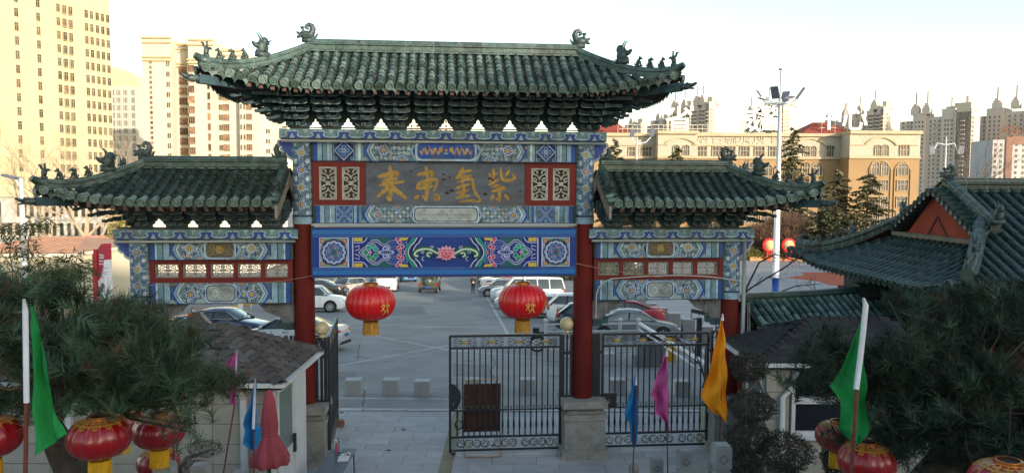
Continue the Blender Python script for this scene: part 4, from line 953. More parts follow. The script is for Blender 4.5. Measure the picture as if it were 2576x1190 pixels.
# cluster of grey-brown towers with spires on the right
tc_m = M('tower_shade_side_tone', (.52, .45, .40), .9, .08, .04); tcl_m = M('tower_sun_side_tone', (.48, .44, .36), .9, .05, .05)  # shaded and sunny sides put into two wall colours, shaded one paled for haze
def spired(label, px0, px1, pyt, Y, split=.62, spires=(.3, .45), dome=False, names='spired_tower'):
    x0, z = XZ(px0, pyt, Y); x1 = XZ(px1, pyt, Y)[0]; w = (x1-x0)*1.12; t = thing(names, label, 'building', (x0, Y, 0), R(-9)); b0 = -2; wl = w*split
    # box turned so that one face looks left into the shade and the other right into the sun
    th = R(50); w1, w2 = split*w/math.cos(th), (1-split)*w/math.sin(th); t.rotation_euler = (0, 0, -th)
    for a, b, yo, dz in [(0, .2, 2.0, -7), (.2, .38, .6, -2), (.38, .6, 2.0, -5), (.6, .78, .8, 0), (.78, 1, 0, -3)]: MB().bb(a*w1, b*w1, yo, max(w2, 14), b0, z+dz).build('wall', tc_m, t)
    for a, b, xo, dz in [(0, .34, 0, -1), (.34, .62, -1.5, -4), (.62, 1, -.4, -2)]: MB().bb(w1*.8, w1+xo+.05, a*w2, b*w2, b0, z+dz+.05).build('sunlit_wall', tcl_m, t)
    mb = MB(); n = int((z-4)/3.0)
    for (u, yo) in ((.05, 2.0), (.12, 2.0), (.17, 2.0), (.24, .6), (.29, .6), (.34, .6), (.44, 2.0), (.5, 2.0), (.56, 2.0), (.65, .8), (.69, .8), (.74, .8), (.83, 0), (.89, 0), (.96, 0)):
        for k in range(n):
            zz = z-9-3.0*k
            if zz < 0: break
            mb.bb(u*w1-.55, u*w1+.55, yo-.1, yo+.05, zz, zz+1.6)
            if u in (.12, .5, .89): mb.bb(u*w1-1.3, u*w1+1.3, yo-1.0, yo-.12, zz-.6, zz+.3, 1)
    for u, xo in ((.08, 0), (.17, 0), (.26, 0), (.42, -1.5), (.52, -1.5), (.70, -.4), (.8, -.4), (.92, -.4)):
        for k in range(n):
            zz = z-8-3.0*k
            if zz > 0:
                mb.bb(w1+xo-.05, w1+xo+.16, u*w2-.6, u*w2+.6, zz, zz+1.6)
                if u in (.42, .52): mb.bb(w1+xo+.1, w1+xo+1.1, u*w2-1.0, u*w2+1.0, zz-.6, zz+.2, 1)
    mb.build('window_rows', [M('far_window', (.20, .165, .14), .6, .4, .3), tc_m], t, kind='stuff')
    for u in spires:
        x = u*w1; mb = MB()
        for q, h in ((2.6, 3), (1.9, 6), (1.1, 9)): mb.bb(x-q, x+q, .3+(2.6-q)*.4, 5, z-3, z+h*.55)
        mb.build('turret', tc_m, t); MB().tube([(x, 3, z+3), (x, 3, z+13)], .45, 5).build('mast', M('mast_grey', (.2, .18, .17)), t)
    MB().bb(w1*.75, w1*.97, w2*.2, w2*.6, z-1, z+3.5).build('roof_house', tcl_m, t); MB().bb(w1*.6, w1*.8, w2*.5, w2*.9, z-3, z+2).build('roof_house', tc_m, t)
    if dome: MB().lathe([(5.5, 0), (5, 5), (3, 9), (1.5, 11), (1.5, 15), (.8, 15)], 8, (w1*.9, w2*.4, z-2)).build('cupola', tc_m, t)
    return t
for i, a in enumerate([('low brown spired tower at the left end of the far cluster', 1560, 1625, 310, 900, .6, (.5,)), ('brown spired tower second from left in the far cluster', 1625, 1688, 300, 800, .6, (.55,)), ('brown spired tower behind the white rooftop letter nearest the archway', 1680, 1745, 268, 720, .6, (.25, .7)), ('broad cream and brown spired tower right of the first rooftop letter', 1735, 1815, 258, 640, .42, (.3, .6), False), ('spired tower behind the second white rooftop letter', 1870, 1935, 283, 700, .75, (.2, .7)), ('bright cream tower behind the tall light mast', 1925, 2022, 262, 640, .3, (.1,)), ('low domed brown tower above the red tiled roof of the ochre building', 2060, 2120, 300, 740, .7, (.3,), True), ('spired tower behind the fourth and fifth rooftop letters', 2100, 2196, 285, 700, .8, (.45,)), ('bright cream tower right of the fifth rooftop letter', 2180, 2262, 268, 640, .3, (.4,), False), ('tall brown tower directly right of the ochre building', 2262, 2395, 282, 560, .72, (.22, .38)), ('brown and yellow tower with cupola behind the bare treetop', 2372, 2442, 288, 600, .45, (.3,), True), ('large brown spired tower at the right edge', 2436, 2600, 270, 560, .72, (.3, .5)),]): spired(*a)
# grey and brown block at the right edge with a roof sign
Y = 420.; x0, z = XZ(2498, 352, Y); t, hw = tower('apartment_block', 'nearer grey apartment block with brown corner at the right edge', 'building', x0, XZ(2640, 352, Y)[0], Y, z, M('grey_block', (.40, .40, .42), .9, .05, .1), 20, [(u, 1.3, 1.5, 'bay' if i % 2 else '') for i, u in enumerate((.05, .15, .42, .55, .68, .8, .92))], 3.0)
MB().bb(-hw*.55, -hw*.32, -.7, 0, gz(Y), z+1.5).build('corner_pier', M('brown_brick', (.22, .13, .10), .9, .15, .5), t); MB().bb(-hw*.32, hw, -.6, 3, z-2.5, z+2).build('roof_fascia', M('brown_brick', (.22, .13, .10)), t)
sg_m = M('sign_brown', (.16, .06, .03), .7)
sgn = thing('roof_sign', 'row of brown characters standing on the roof of the right edge block', 'sign', (XZ(2553, 327, Y)[0], Y-.5, XZ(2553, 327, Y)[1]))
for i, ch in enumerate('永信山海'):
    inst(text_mesh(ch, 4.3, .2, sg_m), 'letter', sgn, ((i-1.5)*3.9, 0, 0), (PI/2, 0, 0))
MB().bb(-9, 9, .1, .3, -2.4, -2.1).build('rail', sg_m, sgn)

# the ochre hospital building with stone top storeys
YB = 150.; X = lambda px: XZ(px, 350, YB)[0]; Z = lambda py, px=1900: XZ(px, py, YB)[1]
och_m = M('ochre_wall', (.31, .205, .105), .85, .10, .12, dirt=(.36, .25, .13, .4)); stn_m = M('stone_cladding', (.42, .385, .31), .8, .07, .3); cor_m = M('cornice_stone', (.42, .35, .24), .8, .08, .5)
hb = thing('hospital_building', 'long ochre hospital building with stone top storeys and arched windows', 'building', (X(1900), YB, 0)); cx0 = X(1900); gb = gz(YB)
zt, zc = Z(334), Z(396)
def seg(px0, px1, yo, top=0):
    a, b = X(px0)-cx0, X(px1)-cx0
    MB().bb(a, b, yo, 16, gb, zc).build('wall', och_m, hb); MB().bb(a, b, yo-.05, 16, zc, zt+top-.6).build('stone_wall', stn_m, hb)
    MB().bb(a-.15, b+.15, yo-.7, 16, zt+top-.6, zt+top).build('cornice', cor_m, hb); MB().bb(a-.05, b+.05, yo-.35, yo-.05, zc-.25, zc+.25).build('string_course', cor_m, hb); MB().bb(a-.05, b+.05, yo-.22, yo-.05, zc+2.1-.1+.2, zc+2.1+.25).build('string_course', cor_m, hb) if False else None
    # stone courses
    nb = max(1, round((b-a)/1.25)); h = (zt-.6-zc-.3)/6
    for r_ in range(6):
        for k in range(nb+1):
            u0 = a+(k-(.5 if r_ % 2 else 0))*(b-a)/nb; u1 = u0+(b-a)/nb; u0, u1 = max(a, u0), min(b, u1)
            if u1-u0 > .1: BL_.append((u0+.015, u1-.015, yo-.09, zc+.27+h*r_+.015, zc+.27+h*(r_+1)-.015))
BL_ = []
seg(1450, 1655, 3); seg(1655, 1754, 0, .25); seg(1754, 2135, 2.2, .0); seg(2125, 2300, -2.2, .25)
mb = MB()
for u0, u1, y_, z0_, z1_ in BL_: mb.bb(u0, u1, y_, y_+.08, z0_, z1_)
mb.build('stone_blocks', stn_m, hb, kind='stuff')
def arch_win(px, py, w, h, yo, arched=True, rec=.35, parent=hb, nm='window'):
    x = X(px)-cx0; z = Z(py, px); mb = MB(); n = 8
    def outline(w, h): return [(-w/2, -h/2), (w/2, -h/2)]+([(w/2*math.cos(PI*i/n), h/2-w/2+w/2*math.sin(PI*i/n)) for i in range(n+1)] if arched else [(w/2, h/2), (-w/2, h/2)])
    o = outline(w+.18, h+.18); i_ = outline(w, h); m = len(o)
    vs = [(x+a, yo-.22, z+b) for a, b in o]+[(x+a, yo-.22, z+b) for a, b in i_]+[(x+a, yo, z+b) for a, b in o]+[(x+a, yo-.02, z+b) for a, b in i_]
    mb.add(vs, [(k, (k+1) % m, (k+1) % m+m, k+m) for k in range(m)]+[(k+2*m, (k+1) % m+2*m, (k+1) % m, k) for k in range(m)]+[(k+m, (k+1) % m+m, (k+1) % m+3*m, k+3*m) for k in range(m)], 1)
    mb.add([(x+a, yo-.06, z+b) for a, b in i_], [tuple(range(m))], 0)
    for u in (-.17, .17): mb.bb(x+u*w-.04, x+u*w+.04, yo-.12, yo-.06, z-h/2, z+h/2-(w*.12 if arched else 0), 2)
    mb.bb(x-w/2, x+w/2, yo-.12, yo-.06, z+h*.1-.04, z+h*.1+.04, 2)
    for u in (-.5, .5): mb.bb(x+u*(w-.1)-.05, x+u*(w-.1)+.05, yo-.12, yo-.06, z-h/2, z+h*.25, 2)
    return mb.build(nm, [M('hospital_glass', (.075, .062, .045), .45, .5, .8), cor_m, M('white_frame', (.42, .38, .31), .7)], parent)
def big_arch(px, pyb, pyt, w, yo, d=.18, mat=None, t=.22):
    x = X(px)-cx0; z0, z1 = Z(pyb, px), Z(pyt, px); n = 14; o = []; 
    pts = [(x-w/2, z0)]+[(x-w/2*math.cos(PI*i/n), z1-w/2+w/2*math.sin(PI*i/n)) for i in range(n+1)]+[(x+w/2, z0)]
    mb = MB()
    for a, b in zip(pts, pts[1:]): mb.bar((a[0], yo-d/2, a[1]), (b[0], yo-d/2, b[1]), t, d+.1)
    mb.build('arch_moulding', mat or och_m, hb)
def low_arch(px, w, pyb, pyt, yo):
    x = X(px)-cx0; z0, z1 = Z(pyb, px), Z(pyt, px); n = 14; mb = MB(); pts = [(x-w/2+w*i/n, z0+(z1-z0)*math.sin(PI*i/n)**.8) for i in range(n+1)]
    for a, b in zip(pts, pts[1:]): mb.bar((a[0], yo-.2, a[1]), (b[0], yo-.2, b[1]), .22, .4)
    mb.build('arch_moulding', cor_m, hb)
for px, w, yo in ((1713, 5.8, -.05), (1466+10, 6, 2.95), (2048, 6.2, 2.15), (2203, 5.9, -2.25)): low_arch(px, w, 363 if px != 2203 else 366, 347, yo)
for px0, px1, yo in ((1655, 1680, 0), (1742, 1754, 0), (1754, 2010, 2.2), (2085, 2108, 2.2), (2124, 2168, -2.2), (2238, 2295, -2.2), (1500, 1655, 3)):
    MB().bb(X(px0)-cx0, X(px1)-cx0, yo-.32, yo-.1, Z(365)-.1, Z(365)+.1).build('string_course', cor_m, hb)
for px in (1600, 1634): arch_win(px, 381, 1.9, 1.9, 2.9, False)
for px in (1702, 1726): arch_win(px, 379, 1.2, 2.1, -.1)
for px in (1773, 1812, 1846, 1882, 1920, 1957, 1990): arch_win(px, 381, 1.8, 2.0, 2.1, False)
for px in (2040, 2057): arch_win(px, 380, 1.15, 2.1, 2.1)
for px in (2083, 2100): arch_win(px, 380, 1.5, 2.0, 2.1, False) if px > 2090 else None
for px in (2195, 2214): arch_win(px, 381, 1.1, 2.2, -2.3)
arch_win(2261, 382, 1.7, 2.1, -2.3, False)
for row, (pyc, h, ar) in enumerate(((425, 2.6, True), (467, 2.0, False), (508, 2.0, False), (549, 2.0, False), (588, 2.0, False))):
    for px, w, yo in ((1850, 2, 2.2), (1900, 2, 2.2), (1940, 2, 2.2), (2004, 2.0, 2.2), (2040, 1.5, 2.2), (2075-5, 1.9, 2.2), (2190, 1.35, -2.2), (2214, 1.35, -2.2), (2259, 2.0, -2.2)): arch_win(px, pyc, w, h, yo, ar)
for px, w, yo, py in ((2203, 4.1, -2.2, 405), (2259, 3.0, -2.2, 412), (2004, 3.0, 2.2, 412), (2068, 3.0, 2.2, 412), (1940, 3, 2.2, 412)): big_arch(px, 600, py, w, yo)
rr = MB(); x0, x1 = X(2035)-cx0, X(2180)-cx0; zz = zt+.15
rr.add([(x0, 3, zz), (x1, 3, zz), (x1, 15, zz), (x0, 15, zz), ((x0+x1)/2-1.5, 9, zz+2.6), ((x0+x1)/2+1.5, 9, zz+2.6)], [(0, 1, 5, 4), (1, 2, 5), (2, 3, 4, 5), (3, 0, 4)]); rr.build('roof', M('red_roof_tile', (.28, .06, .04), .8, .1, 1), hb)
rr = MB(); x0, x1 = X(1500)-cx0, X(1600)-cx0; rr.add([(x0, 4, zz), (x1, 4, zz), (x1, 15, zz), (x0, 15, zz), ((x0+x1)/2-1.5, 9, zz+2.2), ((x0+x1)/2+1.5, 9, zz+2.2)], [(0, 1, 5, 4), (1, 2, 5), (2, 3, 4, 5), (3, 0, 4)]); rr.build('roof', M('red_roof_tile', (.28, .06, .04)), hb)
mb = MB()
for i in range(24): u = X(1560)-cx0+i*.95; mb.tube([(u, 1.4 if u > X(1655)-cx0 else 3.4, zt), (u, 1.4 if u > X(1655)-cx0 else 3.4, zt+1.5)], .05, 4)
for h in (.7, 1.45): mb.bb(X(1560)-cx0, X(1560)-cx0+22, 1.35, 1.45, zt+h, zt+h+.08)
mb.build('roof_railing', M('rail_cream', (.6, .55, .45), .7), hb)
wl_m = M('white_letter', (.85, .82, .75), .5, .03, 1)
for ch, px, py, s, lb in (('省', 1708, 305, 5.6, 'white rooftop character nearest the main roof of the archway'), ('威', 1886, 303, 5.2, 'white rooftop character on struts left of the light mast'), ('警', 1935, 300, 5.2, 'white rooftop character directly beside the light mast'), ('中', 2086, 296, 5.6, 'white rooftop character above the peak of the red roof'), ('心', 2150, 300, 5.2, 'white rooftop character right of the red roof')):
    x, z = XZ(px, py, YB+3); g = thing('rooftop_letter', lb, 'sign', (x, YB+3, z), group='white characters on the hospital roof')
    inst(text_mesh(ch, s, .12, wl_m, .06), 'letter', g, (0, 0, -.2), (PI/2, 0, 0))
    mb = MB(); zb = zt-z
    for u in (-1.3, 1.3): mb.tube([(u, .3, zb), (u, .3, 1.6)], .06, 4); mb.tube([(u, .3, .5), (u, 2.2, zb)], .05, 4)
    mb.bb(-1.6, 1.6, .25, .35, zb+1.2, zb+1.3); mb.build('strut', M('strut_pale', (.5, .42, .33)), g)
for ch, px in zip('烟台毓璜顶医院', (1774, 1812, 1848, 1882, 1917, 1964, 1992)): inst(text_mesh(ch, 2.5, .05, stn_m, .02), 'letter', hb, (X(px)-cx0, 2.2-.16, Z(348)), (PI/2, 0, 0))

# left: long white building, ochre block, tiled low buildings, shops behind the car park
YL = 95.; wb = thing('white_building', 'long white three-storey building behind the tile-roofed houses on the left', 'building', (XZ(150, 550, YL)[0], YL, 0)); xo = wb.location.x; ZL = lambda py: XZ(150, py, YL)[1]; XL = lambda px: XZ(px, 550, YL)[0]-xo
wh_m = M('white_render', (.66, .60, .52), .85, .06, .15)
MB().bb(XL(-260), XL(640), 0, 14, gz(YL), ZL(508)).build('wall', wh_m, wb); MB().bb(XL(-260), XL(642), -.6, 14, ZL(508), ZL(499)).build('cornice', M('white_cornice', (.6, .5, .40), .8, .1, .5), wb)
wm = window_mesh(.42, 1.5, mull=0); 
for i in range(22):
    px = 285-18.5*i
    if px < -60: break
    inst(wm, 'window', wb, (XL(px), 0, ZL(529))); inst(wm, 'window', wb, (XL(px), 0, ZL(577))); 
MB().bb(XL(20), XL(44), -1.2, 0, ZL(560), ZL(505)).build('bay', wh_m, wb)
ac = MB().box((0, 0, 0), (.9, .4, .7)).lathe([(.28, 0), (.28, .03)], 12, (0, 0, 0)).mesh('air_conditioner', M('ac_white', (.6, .6, .6), .6)); inst(ac, 'air_conditioner', wb, (XL(169), -.25, ZL(546)))
for i in range(7): MB().bb(XL(105+22*i)-1.1, XL(105+22*i)+1.1, 3, 6, ZL(499), ZL(490)).build('roof_unit', M('roof_unit', (.3, .22, .17), .8, .2, 1), wb)
ob = thing('ochre_block', 'plain orange-ochre block seen between the red pillar sign and the left wing', 'building', (XZ(310, 560, 80)[0], 80, 0)); MB().bb(XZ(276, 560, 80)[0]-ob.location.x, XZ(322, 560, 80)[0]-ob.location.x, 0, 5, gz(80), XZ(300, 540, 80)[1]+.6).build('wall', M('orange_render', (.50, .34, .16), .85, .08, .2), ob)
m_ = window_mesh(1.2, 1.2); [inst(m_, 'window', ob, (x, 0, z)) for x in (-.9,) for z in (-.6, 1.6)]
def tiled_house(label, px0, px1, py_e, py_r, Y, depth, hip, wcol, rcol, pxr0=None, pxr1=None):
    x0, ze = XZ(px0, py_e, Y); x1 = XZ(px1, py_e, Y)[0]; c = (x0+x1)/2; h = thing('low_house', label, 'building', (c, Y, 0)); w = x1-x0; Yr = Y+depth/2; zr = XZ((px0+px1)/2, py_r, Yr)[1]
    MB().bb(-w/2+.3, w/2-.3, 0, depth, gz(Y), ze).build('wall', wcol, h); MB().bb(-w/2, w/2, -.35, depth+.3, ze-.25, ze).build('fascia', wh_m, h)
    q = w*hip; mb = MB(); A = [(-w/2-.2, -.5, ze), (w/2+.2, -.5, ze), (w/2+.2, depth+.5, ze), (-w/2-.2, depth+.5, ze), (-w/2+q, depth/2, zr), (w/2-q, depth/2, zr)]
    mb.add(A, [(0, 1, 5, 4), (1, 2, 5), (2, 3, 4, 5), (3, 0, 4)]); rf = mb.build('roof', rcol, h)
    # tile courses
    t = MB(); n = 14
    for i in range(n):
        s = (i+.5)/n; a = Vector(A[0]).lerp(Vector(A[4]), s); b = Vector(A[1]).lerp(Vector(A[5]), s); t.bar(a+Vector((0, 0, .03)), b+Vector((0, 0, .03)), .06, .05)
    for i in range(int(w/.5)):
        u = -w/2+.5*i+.25; s1 = 1 if abs(u) < w/2-q else (w/2-abs(u))/max(q, .01); y0_, z0_ = -.5, ze; t.bar((u, -.5, ze+.03), (u, -.5+(depth/2+.5)*s1, ze+(zr-ze)*s1+.03), .09, .06)
    t.build('tile_courses', rcol, rf, kind='stuff')
    wm = window_mesh(1.5, 1.4, mull=2)
    for i in range(int(w/3)): inst(wm, 'window', h, (-w/2+1.8+3*i, 0, ze-1.9))
    return h
ort_m = M('orange_roof_tile', (.40, .23, .16), .85, .15, 1, bump=.2, bscale=5); crw_m = M('cream_wall', (.60, .52, .38), .85, .08, .3)
tiled_house('low cream house with an orange tiled roof at the left edge', -90, 185, 634, 596, 46, 9, .25, crw_m, ort_m)
tiled_house('low cream house with a pinkish tiled roof behind the red pillar sign', 128, 252, 613, 593, 66, 8, .2, crw_m, M('pink_roof_tile', (.48, .24, .18), .85, .15, 1))
h = tiled_house('row of low cream shops behind the parked cars', 700, 1040, 686, 672, 104, 8, .05, M('shop_wall', (.5, .41, .31), .85, .2, .4), ort_m)
h = tiled_house('low service building behind the row of parked cars on the right', 1300, 1460, 668, 655, 118, 8, .05, M('shop_wall', (.62, .48, .33)), ort_m)
# red and white pillar sign
def G2(px, py): return G(px, py)
Yp = 36.; x, z1 = XZ(258, 612, Yp); zb = gz(Yp); ps = thing('pillar_sign', 'tall red and white upright sign with a curved red top beside the left wing', 'sign', (x, Yp, 0), R(-28)); H_ = z1-zb
sred = M('sign_red', (.50, .02, .03), .4, .08, 1); swh = M('sign_white', (.72, .70, .72), .5, .05, 1)
mb = MB(); mb.bb(-.42, -.12, -.25, .25, zb, z1-.5); mb.bb(-.38, -.12, -.22, .22, z1-.5, z1-.28); mb.build('red_edge', sred, ps)
MB().prism([(-.115, zb), (.36, zb), (.36, z1-.75), (.30, z1-1.1), (.1, z1-1.6), (-.115, z1-1.75)], -.2, .2).build('white_panel', swh, ps)
MB().prism([(-.114, z1-1.74), (.1, z1-1.59), (.3, z1-1.09), (.361, z1-.74), (.36, z1), (.18, z1-.02), (.05, z1-.12), (-.114, z1-.3)], -.19, .19).build('red_top', M('sign_red_dark', (.42, .03, .06), .4, .08, 1), ps)
sgt = M('sign_text', (.20, .12, .11), .6)
for i, ch in enumerate('烟台毓璜顶公园'): inst(text_mesh(ch, .30, .012, sgt), 'letter', ps, (.10, -.215, z1-2.15-.30*i), (PI/2, 0, 0))
inst(text_mesh('玉皇', .16, .01, swh), 'letter', ps, (.22, -.205, z1-.62), (PI/2, 0, 0)); 
mb = MB()
for i in range(4): mb.bb(.02, .30, -.21, -.192, z1-.55-.14*i, z1-.50-.14*i)
mb.build('text_lines', swh, ps)
MB().lathe([(.13, -.01), (.13, .01)], 20, (0, 0, 0)).build('emblem', sgt, ps, loc=(.25, -.215, z1-1.95)).rotation_euler = (PI/2, 0, 0)
# fence, round stone and bollard beyond the left street
def picket_fence(label, p, q, h, n, col=(.05, .05, .05), rails=2):
    p, q = Vector(p), Vector(q); f = thing('picket_fence', label, 'fence', p); d = q-p; mb = M('fence_iron', (.05, .05, .05), .6)
    pk = MB().tube([(0, 0, 0), (0, 0, h)], .022, 4).mesh('picket', mb)
    for i in range(n+1):
        c = d*(i/n); c.z = gz(p.y+c.y)-p.z; inst(pk, 'picket', f, c)
    for k in range(rails): MB().bar((0, 0, h*(.2+.7*k)), (d.x, d.y, gz(q.y)-gz(p.y)+h*(.2+.7*k)), .05).build('rail', mb, f)
a, b = G(262, 712), G(330, 712); picket_fence('low black railing on the far side of the left street', (a.x-4, a.y, gz(a.y)), (b.x+2, b.y, gz(b.y)), 1.7, 44)
a, b = G(262, 770), G(330, 762); picket_fence('black railing nearer the left wing, below the street', (a.x-3, a.y, gz(a.y)), (b.x+1, b.y, gz(b.y)), .8, 40)
g = G(303, 690); t = MB(); t.lathe([(.95, 0), (.8, .6), (.75, 1.5), (.65, 2.3), (.4, 2.8), (.0, 2.85)], 10, (0, 0, 0), f=lambda a, z: 1+.08*math.sin(3*a+z)); o = t.build('standing_stone', M('warm_stone', (.30, .20, .12), .9, .3, 1, bump=.5, bscale=4), loc=g); o['label'] = 'brown standing stone by the sunny far side of the left street'; o['category'] = 'stone'
# white guard rail on the far pavement
g = G(606, 782); f = thing('guard_rail', 'short white guard rail on the far pavement above the dark sedan', 'railing', g); MB().bb(-.12, .12, -.1, .1, 0, .95).build('post', swh, f); MB().bar((.1, 0, .8), (3.9, 2.2, .9), .1).build('rail', swh, f)
for i in range(5): MB().bar((.6+.7*i, .38*i+.3, .1), (.6+.7*i, .38*i+.3, .8), .04).build('bar', swh, f)

# ------------------------------------------------------------------ PLAZA THINGS
pst = M('grey_post_stone', (.20, .20, .205), .8, .08, 2)
pm_ = MB().bb(-.29, .29, -.29, .29, 0, 1.0).mesh('stone_post', pst); cpm = MB().bb(-.30, .30, -.30, .30, 1.0, 1.03).mesh('cap', M('post_cap', (.42, .42, .42), .8, .08, 2))
for i, lb in enumerate(['grey square post farthest up the stepped row, near the red car', 'second grey post down from the top of the stepped row', 'third grey post down the stepped row', 'fourth grey post down the stepped row', 'fifth grey post, right of the red tail light', 'sixth grey post down the stepped row', 'seventh grey post, above the grey saloon bonnet', 'eighth grey post, left of the camera pole', 'ninth grey post, behind the camera pole', 'grey post lowest in the stepped row, right of the camera pole', 'grey post behind the ornate top band of the right gate', 'nearest grey post, by the orange flag']):
    Y = 50.5-(3.3 if i < 8 else 3.0)*i+(0 if i < 8 else -2.4); Y = max(Y, 20.9+.5*(11-i)) if i > 8 else Y
    if i > 8: continue
    t = thing('stone_post', lb, 'post', (8.55, Y, gz(Y)), group='stepped row of grey posts on the plaza edge'); inst(pm_, 'shaft', t); inst(cpm, 'cap', t)
# tall light mast
mast_m = M('mast_white', (.75, .76, .78), .4, .05, 1); pan_dark = M('lamp_dark', (.10, .11, .15), .4, .2, 2)
g = G(1950, 742); mt_ = thing('light_mast', 'very tall white light mast with blue foot on the plaza', 'light mast', g); zt = XZ(1962, 250, g.y)[1]-g.z; ztt = XZ(1962, 172, g.y)[1]-g.z
MB().tube([(0, 0, 1.6), (0, 0, zt)], [.30, .16], 14).build('pole', mast_m, mt_, True); MB().tube([(0, 0, 0), (0, 0, 1.6)], [.31, .30], 14).build('blue_foot', M('foot_blue', (.03, .10, .40), .5), mt_, True)
MB().tube([(0, 0, zt), (0, 0, ztt-.25)], .06, 8).blob((0, 0, ztt-.1), (.22, .22, .12)).build('antenna', M('mast_grey2', (.35, .35, .36), .5), mt_, True)
MB().tube([(.7*math.cos(i*PI/8), .7*math.sin(i*PI/8), zt-.4) for i in range(17)], .07, 6).build('ring', mast_m, mt_)
for i in range(8):
    a = i*PI/4+.2; c, s_ = math.cos(a), math.sin(a); MB().tube([(0, 0, zt-.5), (c*1.1, s_*1.1, zt-.35), (c*1.7, s_*1.7, zt-.2)], .055, 6).build('arm', mast_m, mt_)
    MB().bar((c*1.4-s_*.0, s_*1.4, zt-.1), (c*2.1, s_*2.1, zt+.9 if i % 2 else zt+.1), .7, .07).build('lamp_panel', pan_dark if i % 2 else mast_m, mt_)
def street_lamp(label, px, pyb, Y, pyt, arms, w=.09, twin=True):
    x, z = XZ(px, pyt, Y); b = gz(Y); t = thing('street_lamp', label, 'street lamp', (x, Y, b)); h = z-b; MB().tube([(0, 0, 0), (0, 0, h)], [w*1.3, w*.8], 10).build('pole', mast_m, t, True)
    for dx, dz, tilt in arms: MB().tube([(0, 0, h-.9), (dx*.6, 0, h-.7), (dx, 0, h+dz)], w*.4, 6).build('arm', mast_m, t); MB().bar((dx-.1, -.3, h+dz+.0), (dx+.18*tilt, -.3, h+dz+.95), .6, .06).build('lamp_panel', pan_dark, t)
street_lamp('white street lamp with two raised lamp panels in front of the ochre building, left part', 1602, 0, 100, 345, ((-.6, .0, .3), (1.9, .1, .8)), .16)
street_lamp('white street lamp rising beyond the temple hall roof on the right', 2380, 0, 90, 345, ((-1.6, -2.0, -.8), (1.6, -2, .6)), .14)
x, z = XZ(52, 448, 34); t = thing('street_lamp', 'white street lamp with one dark tilted head, over the bamboo on the left', 'street lamp', (XZ(58, 600, 34)[0], 34, gz(34))); h = z-gz(34); MB().tube([(0, 0, 0), (0, 0, h)], [.14, .1], 10).build('pole', mast_m, t, True); MB().tube([(0, 0, h-.7), (-.15, 0, h-.2), (-.3, 0, h)], .04, 6).build('arm', mast_m, t); MB().bar((-.75, 0, h+.12), (-.15, 0, h-.02), .4, .1).build('lamp_head', pan_dark, t)
# round red festival signs
for px, lb in ((1936, 'round red-rimmed light sign directly left of the light mast'), (1984, 'round red-rimmed light sign directly right of the light mast')):
    Y = 118.; x, z = XZ(px, 617, Y); t = thing('round_sign', lb, 'sign', (x, Y, z), group='round red signs on the plaza'); t.rotation_euler = (0, 0, 0)
    a = MB().lathe([(1.05, -.12), (1.05, .12)], 28); o = a.build('rim', M('neon_red', (.65, .03, .03), .5, .05, 1, emit=.35), t, True); o.rotation_euler = (PI/2, 0, 0)
    o = MB().lathe([(.78, -.16), (.78, .14)], 28).build('face', M('sign_face', (.75, .45, .22), .6, .15, 1), t, True); o.rotation_euler = (PI/2, 0, 0)
    MB().bb(-.35, -.25, -.08, .08, z*0-1.9, -.95).bb(.25, .35, -.08, .08, -1.9, -.95).bb(-.4, .4, -.1, .1, -1.95, -1.8).bb(-.4, .4, -.1, .1, -1.35, -1.28).bb(-.08, .08, -.08, .08, gz(Y)-z, -1.9).build('stand', M('neon_red', (.65, .03, .03)), t)
bd = MB(); a_ = XZ(1885, 650, 119)[0]; bd.bb(a_, a_+45, 118.6, 122, gz(119), gz(119)+.65); o = bd.build('flower_bed', M('bed_stone', (.48, .27, .13), .85, .15, .5)); o['label'] = 'long raised flower bed of reddish stone behind the plaza'; o['category'] = 'flower bed'
# cubes of stone barring the way, and the camera pole
cube_m = M('granite_cube', (.40, .405, .41), .8, .12, 4, bump=.15, bscale=80); 
cm = MB().box((0, 0, .23), (.46, .4, .46), top=.985).mesh('granite_block', cube_m)
for px, py, lb in ((890, 991, 'granite block farthest left in the row across the roadway'), (984, 991, 'granite block between the left one and the one near the gate leaf'), (1063, 994, 'granite block nearest the free edge of the open-work gate'), (1192, 990, 'granite block seen through the gate behind the brown board'), (1327, 989, 'granite block seen through the middle of the centre gate'), (1551, 990, 'granite block seen through the right gate, left of the blue flag'), (1714, 994, 'granite block seen through the right gate, behind the pink flag')):
    g = G(px, py); o = inst(cm, 'granite_block', None, g, (0, 0, rnd.uniform(-.05, .05)), label=lb, category='stone block', group='granite blocks across the roadway')
for px, py, lb in ((1390, 905, 'stone block far behind the gate, left of the red column'), (1530, 918, 'grey stone block under the white railing, left'), (1600, 920, 'grey stone block under the white railing, right')):
    g = G(px, py); inst(cm, 'granite_block', None, g, (0, 0, .1), label=lb, category='stone block')
